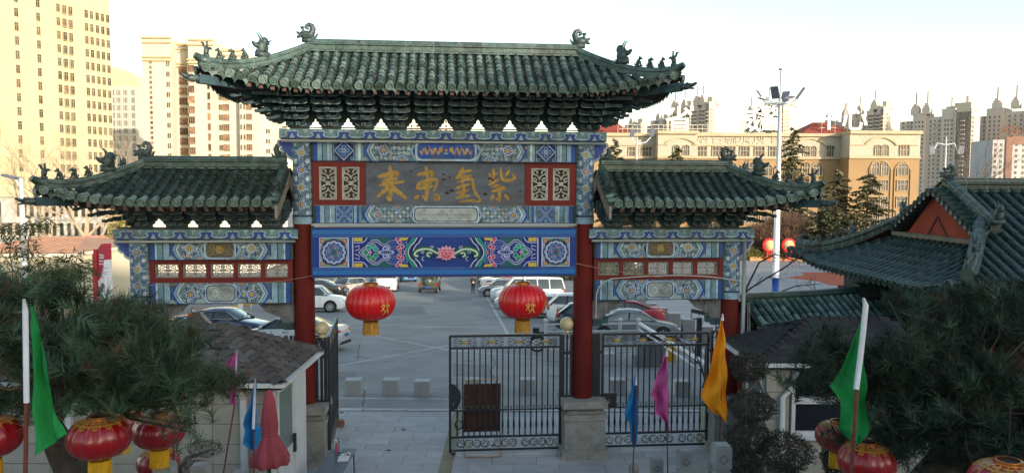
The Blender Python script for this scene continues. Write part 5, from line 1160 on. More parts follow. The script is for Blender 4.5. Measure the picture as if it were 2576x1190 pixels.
# ------------------------------------------------------------------ THINGS AT THE GATE
iron = M('black_iron', (.022, .024, .032), .45, .2, 4, spec=.5); goldp = M('gilt_paint', (.36, .27, .09), .5, .3, 9); cream = M('globe_glass', (.55, .46, .27), .35, .06, 2, spec=.5)
def gate_pt(u, v, z=0): return GM @ Vector((u, v, z))
def leaf(label, u0, w, nb, panels_top, panels_bot, rot=0, v=0, flip=False, lock=None, wheel=None):
    t = thing('gate_leaf', label, 'gate', gate_pt(u0, v), GA+rot, group='black iron gate leaves with gilt scrollwork'); z0, z1 = .09, 2.69
    for a, b in ((0, .055), (w-.055, w)): MB().bb(a, b, -.03, .03, z0-.02, z1+.02).build('stile', iron, t)
    for z, h in ((z1-.03, .055), (2.395, .05), (1.0, .03), (.385, .05), (z0, .05)): MB().bb(.055, w-.055, -.024, .024, z, z+h).build('rail', iron, t)
    bm = MB().tube([(0, 0, .41), (0, 0, .56), (0, 0, .66), (0, 0, .8), (0, 0, 1.1), (0, 0, 2.39)], [.017, .018, .029, .018, .017, .017], 6).mesh('bar', iron)
    for i in range(nb): inst(bm, 'bar', t, (.055+(w-.11)*(i+1)/(nb+1), 0, 0))
    sp = MB()
    for i in range(nb+1):
        x = .055+(w-.11)*(i+.5)/(nb+1)
        for s in (-1, 1): sp.tube([(x, 0, 1.03), (x+s*.012, 0, 1.07), (x+s*.04, 0, 1.12)], [.006, .006, .003], 4)
        sp.tube([(x, 0, 1.03), (x, 0, 1.13)], [.007, .002], 4)
    sp.build('arrow_tips', M('tip_metal', (.10, .10, .10), .5), t, kind='stuff')
    def scroll(c, rx, rz, gilt):
        m0, m1 = MB(), MB()
        for sx in (-1, 1):
            for sz in (-1, 1):
                pts = [(c[0]+sx*rx*a, 0, c[1]+sz*rz*b) for a, b in ((.0, .05), (.3, .2), (.55, .75), (.85, .9), (.98, .6), (.8, .45), (.7, .65))]
                m0.tube(pts, .008, 5); m0.tube([(c[0]+sx*rx*a, 0, c[1]+sz*rz*b) for a, b in ((.3, .2), (.6, .25), (.75, .1), (1, .15))], .007, 5); m0.tube([(c[0]+sx*rx*a, 0, c[1]+sz*rz*b) for a, b in ((.2, .15), (.3, .6), (.15, .85), (.35, .95))], .006, 5)
        for k in range(8):
            a = k*PI/4; m1.tube([(c[0], -.01, c[1]), (c[0]+rx*.38*math.cos(a), -.012, c[1]+rz*.5*math.sin(a))], [.016, .008], 5)
        m1.blob((c[0], -.01, c[1]), (.035, .02, .035)); m0.build('scroll', iron, t); m1.build('rosette', goldp, t)
    for i in range(panels_top): scroll((.055+(w-.11)*(i+.5)/panels_top, 2.545), (w-.11)/panels_top*.44, .105, True)
    nbm = 0
    for x0, x1 in panels_bot:
        m = MB(); n = max(2, round((x1-x0)/.2)); 
        for k in range(n):
            cx = x0+(x1-x0)*(k+.5)/n; r = .09; d = 1 if k % 2 else -1
            m.tube([(cx+r*(1-.75*i/12)*math.cos(d*i*.62+k), 0, .255+r*(1-.75*i/12)*math.sin(d*i*.62+k)) for i in range(13)], .0085, 5); m.tube([(cx+r*math.cos(i*PI/6), 0, .255+r*math.sin(i*PI/6)) for i in range(13)], .0075, 5)
            for q in range(4): m.tube([(cx+r*.6*math.cos(q*1.57), 0, .255+r*.6*math.sin(q*1.57)), (cx+r*1.2*math.cos(q*1.57+.5), 0, .255+r*1.15*math.sin(q*1.57+.5))], .007, 4)
        m.build('bottom_scroll', M('scroll_bronze', (.08, .07, .035), .5, .4, 8), t)
    if lock == 'disc':
        MB().prism([(.0, 1.0)]+[(.27*math.sin(PI*i/12), 1.32+.32*-math.cos(PI*i/12)) for i in range(13)]+[(0, 1.64)], -.045, -.03).build('lock_plate', iron, t); MB().tube([(-.03, -.06, 1.32), (.42, -.06, 1.32)], .012, 6).build('bolt', iron, t); MB().tube([(.1+.02*math.cos(i*.6), -.05, 1.2+.03*math.sin(i*.6)) for i in range(11)], .006, 5).bb(.08, .12, -.06, -.045, 1.14, 1.19).build('padlock', M('padlock', (.3, .3, .3), .3, metal=.8), t)
        ch = MB(); ch.tube([(.2, -.03, 1.0), (.2, -.04, .84)], .012, 5); ch.tube([(.22+.085*math.cos(i*PI/8), -.04, .70+.095*math.sin(i*PI/8)) for i in range(17)], .018, 6); ch.build('door_ring', iron, t, True); MB().tube([(.22+.04*math.cos(i*PI/6), -.045, .73+.05*math.sin(i*PI/6)) for i in range(13)], .012, 6).build('bright_ring', M('padlock', (.3, .3, .3)), t, True)
    if lock == 'box': MB().bb(-.0, .34, -.09, -.03, 1.02, 1.36).build('lock_box', iron, t); MB().bb(.14, .19, -.1, -.09, 1.12, 1.22).build('padlock', M('padlock', (.3, .3, .3)), t)
    for x in (wheel or []):
        m = MB(); m.lathe([(.05, -.02), (.055, 0), (.05, .02)], 14); o = m.build('castor', M('castor_rubber', (.02, .02, .02), .7), t, loc=(x, 0, .05)); o.rotation_euler = (PI/2, 0, 0); MB().bb(x-.03, x+.03, -.035, -.025, .05, .1).bb(x-.05, x+.05, -.035, .035, .09, .11).build('castor_fork', M('padlock', (.3, .3, .3)), t)
    return t
leaf('closed iron gate leaf standing left of the right red column, brown board behind it', .06, 2.53, 18, 4, ((.17, .9), (1.0, 1.52), (1.62, 2.38)), lock='disc', wheel=[.1])
leaf('iron gate leaf right of the right red column, behind the blue and pink flags', 3.50, 2.50, 17, 4, ((.1, .75), (.95, 1.7), (1.8, 2.42)), lock='box', wheel=[.12])
leaf('iron gate leaf swung open beside the left red column, seen nearly edge on', -2.56, 2.6, 18, 4, ((.1, .9), (1.0, 1.52), (1.62, 2.38)), rot=R(93.5), wheel=[])
leaf('iron gate leaf left of the left red column, mostly behind the brown shingled booth', -6.02, 2.50, 17, 4, ((.1, .75), (.95, 1.7), (1.8, 2.42)))
def fixed(label, us, z0, z1, lamp, v=0, ulab='', bands=(2.25,)):
    t = thing('gate_side_frame', label, 'gate frame', gate_pt(us[0][0], v, z0), GA); b0 = us[0][0]
    for a, b in us: MB().bb(a-b0, b-b0, -.04, .04, 0, z1-z0).build('post', iron, t)
    e = us[-1][1]-b0
    for z in bands: MB().bb(-.02, e+.02, -.045, .045, z-z0, z-z0+.07).build('band', iron, t)
    MB().bb(-.01, e+.01, -.05, .05, -.0, .05).build('foot', iron, t)
    if lamp:
        o = MB().blob((0, 0, 0), (.155, .155, .155), None, 24, 16).lathe([(.07, -.2), (.06, -.13)], 14).build('globe_lamp', cream, None, True); p = gate_pt(lamp[0], v, lamp[1]); o.location = p
        o['label'] = lamp[2]; o['category'] = 'globe lamp'; o['group'] = 'cream globe lamps on the gate frames'
    return t
fixed('narrow iron frame right of the left column under a globe lamp', [(-2.85, -2.79), (-2.74, -2.69), (-2.66, -2.60)], 1.285, 2.70, (-2.70, 2.90, 'cream globe lamp by the left red column'))
fixed('narrow iron frame left of the right column under a globe lamp', [(2.60, 2.65), (2.69, 2.73), (2.78, 2.83)], 1.285, 2.70, (2.70, 2.93, 'cream globe lamp by the right red column'))
fixed('thick iron post frame right of the right red column', [(3.29, 3.33), (3.34, 3.40), (3.41, 3.47)], 1.285, 2.72, None)
fixed('iron post frame at the right end of the right gate, behind the orange flag', [(6.04, 6.09), (6.16, 6.22)], .9, 2.75, None)
fixed('iron post frame left of the left red column behind the booth roof', [(-3.5, -3.44), (-3.38, -3.33), (-3.30, -3.27)], 1.285, 2.75, None)
# printed banner under the central rail
bn = MB().bb(-2.84, 2.84, -.30, -.27, 4.06, 5.10).build('banner', M('banner_blue', (.004, .038, .24), .5, .05, 2)); bn.location = GO; bn.rotation_euler = (0, 0, GA)
bn['label'] = 'long blue printed banner with a pink lotus hanging under the central beam'; bn['category'] = 'banner'
MB().bb(-2.86, -2.842, -.31, -.25, 4.05, 5.11).bb(2.842, 2.86, -.31, -.25, 4.05, 5.11).bb(-2.86, 2.86, -.31, -.25, 5.102, 5.12).bb(-2.86, 2.86, -.31, -.25, 4.04, 4.058).build('frame', M('banner_frame', (.08, .05, .04), .7), bn)
p = Paint(FR(.3015), .0008); B1, B2, LB, LW = (.006, .03, .22), (.02, .14, .42), (.16, .32, .62), (.42, .48, .68)
cy = 4.58; p.rect(-2.83, 4.10, 2.83, 4.20, B2); p.same().rect(-2.83, 4.96, 2.83, 5.06, B2)
for i in range(120):
    x = -2.8+5.6*i/119
    for y, s in ((4.235, 1), (4.925, -1)): p.line([(x-.022, y-s*.02), (x, y+s*.025), (x+.022, y-s*.02)], .007, LB); p.k -= 1
p.k += 1
MG, VI, YE, PK, GR2 = (.10, .02, .12), (.05, .04, .40), (.50, .40, .06), (.50, .015, .07), (.015, .20, .11)
for sg in (-1, 1):
    X = lambda a: sg*(2.84-a)
    def RC(a, b, y0, y1, c): p.rect(min(X(a), X(b)), y0, max(X(a), X(b)), y1, c)
    RC(.16, .58+.73-.05-.0, cy-.3, cy+.3, LW) if False else RC(.15, .77, cy-.315, cy+.315, LW); RC(.17, .74, cy-.295, cy+.295, DB); cx = X(.455)
    RC(.84, .865, cy-.315, cy+.315, LW)
    p.disc(cx, cy, .23, LW, 20); p.disc(cx, cy, .205, DB, 20)
    for i in range(12): a = i*PI/6; p.ring(cx+.2*math.cos(a), cy+.2*math.sin(a), .05, .014, LW, 8); p.k -= 1
    p.k += 1; p.disc(cx, cy, .185, (.03, .06, .25), 18); p.ring(cx, cy, .16, .012, LB, 18)
    for i in range(8): a = i*PI/4; p.curl(cx+.10*math.cos(a), cy+.10*math.sin(a), .042, a, .012, (.3, .42, .5), 1 if i % 2 else -1); p.k -= 1
    p.k += 1
    for i in range(4): a = PI/4+i*PI/2; p.disc(cx+.06*math.cos(a), cy+.06*math.sin(a), .035, (.03, .15, .15), 8); p.k -= 1
    for i in range(4): a = i*PI/2; p.disc(cx+.07*math.cos(a), cy+.09*math.sin(a), .022, (.4, .05, .08), 8); p.k -= 1
    for dx in (-1, 1):
        for dy in (-1, 1):
            p.disc(cx+dx*.235, cy+dy*.245, .042, (.5, .22, .10), 8); p.k -= 1; p.line([(cx+dx*.2, cy+dy*.27), (cx+dx*.05, cy+dy*.275)], [.05, .008], (.12, .3, .14)); p.k -= 1; p.line([(cx+dx*.26, cy+dy*.2), (cx+dx*.27, cy+dy*.05)], [.05, .008], (.25, .35, .5)); p.k -= 1
    p.k += 1
    RC(.88, 2.25-.0, cy-.315, cy+.315, (.004, .02, .20)); RC(.88, 1.06, cy+.235, cy+.315, YE); p.same(); RC(.88, 1.06, cy-.315, cy-.235, YE)
    for s in (-1, 1):
        p.line(smooth_pts([(X(.88), cy+s*.205), (X(1.06), cy+s*.205), (X(1.12), cy+s*.25), (X(1.16), cy+s*.315)]), .018, LW); p.k -= 1
        p.line([(X(.9), cy+s*.04), (X(.98), cy+s*.06), (X(.99), cy+s*.15), (X(.9), cy+s*.12)], .018, LW); p.k -= 1
    p.k += 1; p.poly([(X(1.18), cy-.315), (X(1.7), cy-.315), (X(1.55), cy-.1), (X(1.55), cy+.1), (X(1.7), cy+.315), (X(1.18), cy+.315), (X(1.35), cy)], (.01, .10, .12))
    base = [(.97, 0), (1.04, .08), (1.12, .13), (1.18, .20), (1.28, .27), (1.38, .27), (1.46, .2), (1.52, .17), (1.6, .17), (1.66, .1), (1.6, .03), (1.66, 0)]
    for q, c in ((1.0, LW), (.94, DB), (.84, LW), (.78, (.012, .02, .22))): pts = [(X(1.32+(a-1.32)*q), cy+b*q) for a, b in base]+[(X(1.32+(a-1.32)*q), cy-b*q) for a, b in reversed(base[1:-1])]; p.poly(pts, c)
    for s in (-1, 1): p.curl(X(1.54), cy+s*.07, .075, s*1.2*sg, .03, LW, -s*sg, 1.2); p.k -= 1
    p.k += 1
    for q, c in ((1, LW), (.72, DB)): p.disc(X(1.56), cy, .18*q, c, 14, .05*q)
    for i, (dx, dy) in enumerate(((-.09, 0), (-.03, .10), (-.03, -.10), (.07, .13), (.07, -.13), (.12, .07), (.12, -.07))): p.disc(X(1.22+dx), cy+dy, .055, GR2 if i % 2 == 0 else (.02, .3, .25), 9); p.k -= 1; p.k += 1; p.ring(X(1.22+dx), cy+dy, .055, .010, (.3, .5, .45), 9); p.k -= 1
    p.k += 1; p.disc(X(1.22), cy, .035, LW); p.disc(X(1.22), cy, .025, (.6, .15, .12))
    # web of blue lines, red heads, green chevron
    for r in (.27, .245, .2, .15, .11, .07): p.ring(X(1.74), cy, r, .010, (.22, .28, .65), 18); p.k -= 1
    p.k += 1
    for s in (-1, 1):
        p.poly([(X(1.84), cy+s*.315), (X(2.04), cy+s*.315), (X(2.0), cy+s*.26), (X(1.86), cy+s*.25)], YE)
        p.line([(X(1.76), cy+s*.315), (X(1.84), cy+s*.225)], [.05, .09], LW); p.line([(X(1.77), cy+s*.315), (X(1.84), cy+s*.225)], [.03, .06], PK); p.disc(X(1.85), cy+s*.215, .045, LW); p.disc(X(1.85), cy+s*.215, .033, PK)
        for a_, b_, r_ in ((1.83, .10, .05), (1.90, .125, .045), (1.86, .05, .04)): p.disc(X(a_), cy+s*b_, r_, LW); p.disc(X(a_), cy+s*b_, r_*.75, PK)
        p.line([(X(1.94), cy+s*.2), (X(2.0), cy+s*.24), (X(2.0), cy+s*.1), (X(1.96), cy+s*.05)], .014, (.3, .38, .8))
    p.disc(X(1.97), cy, .04, LW); p.disc(X(1.97), cy, .028, PK)
    g = [(2.22, .315), (2.15, .2), (2.09, .15), (2.04, .06), (2.03, 0)]
    poly = [(X(a), cy+b) for a, b in g]+[(X(a), cy-b) for a, b in reversed(g[:-1])]
    p.poly(poly+[(X(a-.11 if abs(b) > .1 else a-.05), cy+b) for a, b in [(q[0], -q[1]) for q in g]+[(q[0], q[1]) for q in reversed(g[:-1])]], (.012, .22, .17))
    for off, c, w in ((0, LW, .022), (.05, DB, .02), (.085, LW, .022)):
        p.line([(X(a+off*1.2), cy+b) for a, b in g]+[(X(a+off*1.2), cy-b) for a, b in reversed(g[:-1])], w, c)
    # lotus stem
    for w, c in ((.12, (.01, .10, .05)), (.035, (.5, .62, .55))):
        p.line(smooth_pts([(sg*.16, cy-.04), (sg*.33, cy+.06), (sg*.48, cy+.08), (sg*.64, cy+.03), (sg*.69, cy-.06), (sg*.60, cy-.085)], 2), w, c); p.line(smooth_pts([(sg*.3, cy-.02), (sg*.38, cy-.0), (sg*.42, cy-.07), (sg*.35, cy-.09)], 2), w*.8, c)
    p.curl(sg*.31, cy+.10, .045, 0, .012, LW); p.curl(sg*.5, cy+.01, .045, 2, .012, LW); p.ring(sg*.47, cy-.14, .045, .014, LW, 8, 1.5, 4.6)
for k, (n, r0, r1, w) in enumerate(((9, .06, .215, .05), (7, .03, .16, .05), (3, .0, .09, .045))):
    for i in range(n):
        a = PI*(-.12)+PI*1.24*i/(n-1) if k < 2 else PI*(.2+.3*i); c, s = math.cos(a), math.sin(a); L = r1*(1.1 if abs(c) > .6 else .9)
        for q, col_ in ((1, (.6, .35, .45)), (.72, PK)):
            p.poly([(r0*c, cy-.03+r0*s), (c*L*.5-s*w*q, cy-.03+s*L*.5+c*w*q), (c*L*q, cy-.03+s*L*q), (c*L*.5+s*w*q, cy-.03+s*L*.5-c*w*q)], col_)
for i in range(5): a = PI*(1.15+.175*i); c, s = math.cos(a), math.sin(a); p.poly([(0, cy-.03), (c*.09-s*.035, cy-.04+s*.09+c*.035), (c*.17, cy-.03+s*.15), (c*.09+s*.035, cy-.04+s*.09-c*.035)], (.6, .35, .45)); p.poly([(0, cy-.03), (c*.08-s*.022, cy-.04+s*.08+c*.022), (c*.14, cy-.03+s*.12), (c*.08+s*.022, cy-.04+s*.08-c*.022)], PK)
p.disc(0, cy-.03, .045, (.6, .35, .45)); p.disc(0, cy-.03, .03, PK)
p.build('print', print_m, bn)

# ------------------------------------------------------------------ LANTERNS
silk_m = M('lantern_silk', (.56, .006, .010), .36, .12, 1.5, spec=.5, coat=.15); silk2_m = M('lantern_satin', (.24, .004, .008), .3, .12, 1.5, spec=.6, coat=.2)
rib_m = M('lantern_rib_highlight', (.75, .5, .32), .3, .1, 3); ring_m = M('lantern_ring', (.30, .10, .02), .3, .2, 5, metal=.5); tas_m = M('tassel', (.50, .25, .04), .8, .25, 12); tas2_m = M('tassel_yellow', (.62, .36, .02), .8, .2, 12); cap_m = M('lantern_gold_print', (1, 1, 1), .4, .1, 8, attr=True)  # ribs coloured pale for the highlight lines along them
def lantern(label, loc, D, Hh, nrib, silk, caps=False, tassel=.3, text=None, rot=0, tm=None, cord=1.0, group=None, topr=.15, flat=2.35):
    t = thing('red_lantern', label, 'lantern', loc, rot, group); R0 = D/2; h = Hh/2; rt = D*topr
    prof = []
    for i in range(21):
        a = -PI/2+PI*i/20; z = h*math.sin(a); r = rt+(R0-rt)*abs(math.cos(a))**(.93); prof.append((max(rt, r), z))
    scal = lambda a, z: 1-.030*abs(math.sin(nrib*a/2))**.6*0 - .022*(1-abs(math.cos(nrib*a/2))**.5) if False else 1-.045*abs(math.cos(nrib*a/2))**5
    MB().lathe(prof, nrib*6, f=scal).build('silk', silk, t, True)
    rb = MB()
    pts = [(r*.985+.0015, 0, z) for r, z in prof]; rm = MB().tube(pts, .0035 if D > .8 else .0022, 4).mesh('rib', rib_m, True)
    for i in range(nrib): inst(rm, 'rib', t, None, (0, 0, 2*PI*(i+.5)/nrib))
    for s in (-1, 1): MB().lathe([(rt*1.02, s*(h-.005)), (rt*1.06, s*(h+D*.012)), (rt*.98, s*(h+D*.02)), (rt*1.05, s*(h+D*.032)), (rt*.98, s*(h+D*.042)), (rt*1.04, s*(h+D*.055)), (rt*.8, s*(h+D*.055))], 28, cap=False).build('ring', ring_m, t, True)
    MB().lathe([(rt*.8, h+D*.03), (.01, h+D*.03)], 16, cap=False).build('inner_cap', M('dark_inside', (.02, .01, .01), .9), t)
    ts = MB(); n = 64; z0 = -h-D*.05
    for i in range(n):
        a = 2*PI*i/n+rnd.uniform(-.03, .03); r = rt*rnd.uniform(.88, 1.02); L = tassel*rnd.uniform(.93, 1.03); b = a+rnd.uniform(-.03, .03); r2 = r*rnd.uniform(.95, 1.12)
        ts.bar((r*math.cos(a), r*math.sin(a), z0), (r2*math.cos(b), r2*math.sin(b), z0-L), .011*D/.9+.003, .006)
    ts.build('tassel', tm or tas_m, t)
    MB().tube([(0, 0, h+D*.05), (0, 0, h+cord)], .006, 4).build('cord', M('cord_dark', (.03, .02, .02), .9), t)
    def on(az, z, k=0): # point on the silk
        a = math.asin(max(-1, min(1, z/h))); r = rt+(R0-rt)*abs(math.cos(a))**.93; return Vector(((r+.004+k)*math.cos(az), (r+.004+k)*math.sin(az), z+k*math.sin(a)))
    if caps:
        p = Paint(lambda x, y, k: on(x, y, k), .0006); Y_ = (.34, .18, .03); zt = h*.985
        def band(z0_, z1_, n, col): 
            p.k += 1; kk = p.k*p.step; p.mb.grid(lambda u, v: on(u*2*PI, z0_+(z1_-z0_)*v, kk), n, 2, 0, col)
        band(h*.975, h*.99, 48, Y_); band(h*.863, h*.870, 48, Y_)
        n = 12
        for i in range(n):   # key pattern
            a = 2*PI*i/n; w = 2*PI/n; q = lambda u, v: (a+w*u, h*(.88+.08*v)); p.line([q(.0, 0), q(.0, 1), q(.7, 1), q(.7, .35), q(.35, .35), q(.35, .65)], .0075*D/.6, Y_); p.k -= 1; p.line([q(.0, 0), q(1, 0)], .010, Y_); p.k -= 1
        p.k += 1
        for i in range(n):
            a = 2*PI*(i+.5)/n
            for sx in (-1, 1): p.line([(a+sx*(.07+.05*math.cos(j*.9)), h*(.815+.05*math.sin(j*.9))) for j in range(7)], .009*D/.6, Y_); p.k -= 1
            p.line([(a-.07, h*.79), (a, h*.74), (a+.07, h*.79)], .010, Y_); p.k -= 1
        p.build('gold_print', cap_m, t)
    if text:
        for ch, az, s in text:
            p = Paint(lambda x, y, k: on(az+x/R0, y, k), .0006); p.brush(CH[ch], 0, -.04*D*2, s, (.62, .40, .10)); p.build('character', cap_m, t)
    return t
for u, lb, tx, cord in ((-1.62, 'large red lantern under the banner on the left, one gold character at its right', (('huan', R(-90+41), .0027),), .66), (1.67, 'large red lantern under the banner on the right, gold character near its middle', (('huan', R(-90+13), .0027), ('qing', R(-90+62), .0027)), .66)):
    p_ = gate_pt(u, -.29, 3.50); lantern(lb, p_, 1.07, .73, 24, silk_m, False, .28, tx, GA, cord=cord, group='lanterns under the banner')

# ------------------------------------------------------------------ CARS
glass_m = glass('car_glass', (.035, .045, .05)); tyre_m = M('tyre', (.018, .018, .018), .85, .2, 6); rim_m = M('rim_silver', (.42, .43, .45), .35, .1, 5, metal=.6); trim_m = M('car_trim', (.02, .02, .022), .6); chrome_m = M('chrome', (.55, .56, .58), .2, .05, 2, metal=.9)
head_m = M('head_light', (.60, .62, .65), .15, .1, 2, spec=.8); tail_m = M('tail_light', (.45, .01, .015), .2, .1, 3, spec=.8); plate_m = M('plate_blue', (.03, .08, .40), .5); platey_m = M('plate_yellow', (.6, .4, .05), .5)
def paintm(name, c, r=.28): return M('car_paint_'+name, c, r, .05, .7, spec=.6, coat=.5)
def wheel_objs(t, x, y, r, w=.21, spokes=8, rim=None):
    s = 1 if y > 0 else -1; o = MB().lathe([(r*.62, -w/2), (r*.93, -w/2), (r, -w*.35), (r, w*.35), (r*.93, w/2), (r*.62, w/2)], 22).build('wheel', tyre_m, t, 'auto', (x, y, r)); o.rotation_euler = (PI/2, 0, 0)
    mb = MB(); mb.lathe([(r*.64, -.0), (r*.66, .02), (r*.60, .01)], 20, cap=False); mb.lathe([(r*.6, -.02), (.01, -.02)], 20, cap=False, mi=1)
    for i in range(spokes): a = 2*PI*i/spokes; mb.bar((.03*math.cos(a), .03*math.sin(a), .012), (r*.62*math.cos(a), r*.62*math.sin(a), .006), .05*r/.33, .02)
    mb.lathe([(.055, .02), (.05, .03)], 10); q = mb.build('rim', [rim or rim_m, trim_m], o, loc=(0, 0, -s*w*.46)); q.rotation_euler = (PI if s > 0 else 0, 0, 0)
CARS = {
 # stations x(0 front..1 rear): top of lower body ; greenhouse a(cowl) b(roof front) c(roof rear) d(tail base)
 'sedan': dict(L=4.75, W=1.82, H=1.45, top=[(0, .55), (.02, .68), (.08, .78), (.26, .93), (.33, .97), (.78, 1.02), (.90, 1.06), (.97, 1.02), (1, .72)], gh=(.25, .40, .66, .86), belt=.98, r=.33, wb=(.19, .78)),
 'hatch': dict(L=4.3, W=1.8, H=1.55, top=[(0, .55), (.02, .72), (.08, .85), (.22, .98), (.30, 1.02), (.90, 1.08), (.97, 1.05), (1, .7)], gh=(.22, .36, .84, .97), belt=1.04, r=.34, wb=(.19, .80)),
 'suv': dict(L=4.75, W=1.92, H=1.74, top=[(0, .6), (.015, .88), (.06, 1.0), (.24, 1.12), (.30, 1.15), (.92, 1.2), (.98, 1.15), (1, .8)], gh=(.23, .35, .86, .97), belt=1.16, r=.38, wb=(.19, .80)),
 'van': dict(L=5.3, W=1.95, H=2.05, top=[(0, .6), (.015, .85), (.06, 1.02), (.15, 1.15), (.20, 1.22), (.95, 1.25), (.985, 1.2), (1, .8)], gh=(.13, .26, .95, .99), belt=1.2, r=.35, wb=(.17, .80)),
 'bus': dict(L=5.9, W=2.0, H=2.5, top=[(0, .6), (.012, .95), (.05, 1.25), (.12, 1.38), (.16, 1.42), (.96, 1.42), (.99, 1.4), (1, .8)], gh=(.09, .17, .97, .995), belt=1.4, r=.36, wb=(.17, .78)),
}
def car(label, kind, pos, heading, col, group=None, name='parked_car', chrome=False, roof=None, plate=plate_m, glassm=None):
    K = CARS[kind]; L, Wd, H = K['L'], K['W']/2, K['H']; pm = paintm(*col); t = thing(name, label, 'car' if kind != 'bus' else 'minibus', pos, R(heading), group)
    gy = math.atan2(gz(pos[1]+1)-gz(pos[1]-1), 2); hd = R(heading); t.rotation_mode = 'QUATERNION'; nrm = Vector((0, -math.sin(gy), math.cos(gy))); fx = Vector((math.cos(hd), math.sin(hd), 0)); fx = (fx-nrm*fx.dot(nrm)).normalized(); t.rotation_quaternion = Matrix((fx, nrm.cross(fx), nrm)).transposed().to_quaternion()
    X = lambda s: L/2-L*s
    def topz(s):
        T = K['top']
        for (a, b), (c, d) in zip(T, T[1:]):
            if s <= c: return b+(d-b)*(s-a)/(c-a)
        return T[-1][1]
    ss = [0, .012, .035, .08, .14, .2, .26, .33, .42, .5, .6, .7, .78, .86, .92, .965, .985, 1]; mb = MB(); vs = []; 
    for s in ss:
        e = min(s, 1-s); w = Wd*(1-.26*max(0, 1-e/.10)**2.2); tz = topz(s); bz = .2+.16*max(0, 1-e/.05)
        half = [(0, tz+.035), (w*.55, tz+.03), (w*.84, tz+.005), (w*.955, tz-.06), (w, min(tz-.1, .72)), (w*.985, .48), (w*.97, bz+.08), (w*.88, bz), (0, bz)]
        vs += [(X(s), y, z) for y, z in half]+[(X(s), -y, z) for y, z in reversed(half[1:-1])]
    m = 16; n = len(ss); mb.add(vs, [(j*m+i, (j+1)*m+i, (j+1)*m+(i+1) % m, j*m+(i+1) % m) for j in range(n-1) for i in range(m)]+[tuple(range(m)), tuple(reversed(range((n-1)*m, n*m)))])
    mb.build('body', pm, t, 'auto')
    a, b, c, d = K['gh']; bl = K['belt']; wr = Wd*.74; wbt = Wd*.925; g = MB(); sec = []
    def sect(s, zr, wtop, zb=bl-.06): return [(X(s), wbt*.99, zb), (X(s), wbt*.99, bl), (X(s), wtop, zr-.07), (X(s), wtop*.8, zr), (X(s), 0, zr+.025), (X(s), -wtop*.8, zr), (X(s), -wtop, zr-.07), (X(s), -wbt*.99, bl), (X(s), -wbt*.99, zb)]
    # glass body
    vs = sect(a, bl+.01, wbt*.95)[:]; vs = [(x, y, min(z, bl+.012)) for x, y, z in vs]; R1, R2 = sect(b, H-.03, wr), sect(c, H-.05, wr); R3 = [(x, y, min(z, bl+.03)) for x, y, z in sect(d, bl+.02, wbt*.9)]
    mid = sect((b+c)/2, H-.012, wr*1.01); allv = vs+R1+mid+R2+R3; k = 9
    g.add(allv, [(j*k+i, j*k+i+1, (j+1)*k+i+1, (j+1)*k+i) for j in range(4) for i in range(k-1)]); g.build('windows', glassm or glass_m, t, 'auto')
    # roof skin, pillars
    r_ = MB(); rv = []
    for s, zr in ((b-.012, H-.075), (b+.02, H-.018), ((b+c)/2, H+.012), (c-.02, H-.028), (c+.015, H-.085)): q = sect(s, zr, wr*1.015); rv += [(x, y*1.01, z+.012) for x, y, z in q[2:7]]
    r_.add(rv, [(j*5+i, j*5+i+1, (j+1)*5+i+1, (j+1)*5+i) for j in range(4) for i in range(4)]); r_.build('roof', roof or pm, t, True)
    pl = MB()
    for s in (-1, 1):
        pl.bar((X(a), s*wbt*.97, bl), (X(b), s*wr*1.01, H-.09), .06, .05); pl.bar((X(d), s*wbt*.97, bl+.01), (X(c), s*wr*1.01, H-.11), .10 if kind != 'sedan' else .08, .06); pl.bar((X(b), s*wr*1.01, H-.08), (X(c), s*wr*1.01, H-.10), .05, .05)
        xm = [(a+b)/2*.0+(b+c)/2] if kind == 'sedan' else ([b+(c-b)*.38, b+(c-b)*.8] if kind in ('suv', 'hatch') else [b+(c-b)*q for q in (.25, .5, .75)])
        for q in xm: pl.bar((X(q), s*wbt, bl), (X(q-.01), s*(wr+.012), H-.1), .07, .03, 0 if kind in ('van',) else 1)
        if kind == 'van': pass
    pl.build('pillars', [pm, trim_m], t)
    st = MB()
    for s in (-1, 1):
        st.bb(X(d)+.15, X(a)-.1, s*wbt*.995-.006, s*wbt*.995+.012, bl-.015, bl+.012)
        for q in (b-.02, (b+c)/2, c+.01): st.bb(X(q)-.006, X(q)+.006, s*Wd*.992-.004, s*Wd*.992+.004, .34, bl-.09)
        for q in ((b+c)/2-.03, c-.02): st.bb(X(q)-.09, X(q)+.09, s*(Wd+.005)-.012, s*(Wd+.005)+.012, .80 if kind in ('sedan', 'hatch') else .92, .83 if kind in ('sedan', 'hatch') else .95)
        st.bb(X(K['wb'][1])+.42, X(K['wb'][0])-.42, s*Wd*.985-.012, s*Wd*.985+.012, .22, .33)
    st.build('side_trim', trim_m if not chrome else trim_m, t, kind='stuff')
    if chrome:
        cm_ = MB()
        for s in (-1, 1):
            pts = [(X(a)-.0, s*wbt*1.005, bl+.015)]+[(X(a+(b-a)*q), s*(wbt+(wr-wbt)*q+.03), bl+(H-.09-bl)*q) for q in (.3, .6, .9)]+[(X((b+c)/2), s*(wr+.04), H-.085)]+[(X(c+(d-c)*q), s*(wr+(wbt-wr)*q+.03), H-.1-(H-.1-bl)*q) for q in (.2, .6)]+[(X(d-.03), s*wbt*1.005, bl+.015)]
            cm_.tube(pts, .016, 5); cm_.tube([pts[0], pts[-1]], .014, 5)
        cm_.build('chrome_strip', chrome_m, t, True)
    mb = MB(); mb.bb(X(.008), X(-.003), -Wd*.42, Wd*.42, .42, .62); mb.bb(X(1.003), X(.992), -Wd*.7, Wd*.7, .30, .42); mb.build('grille', trim_m, t)
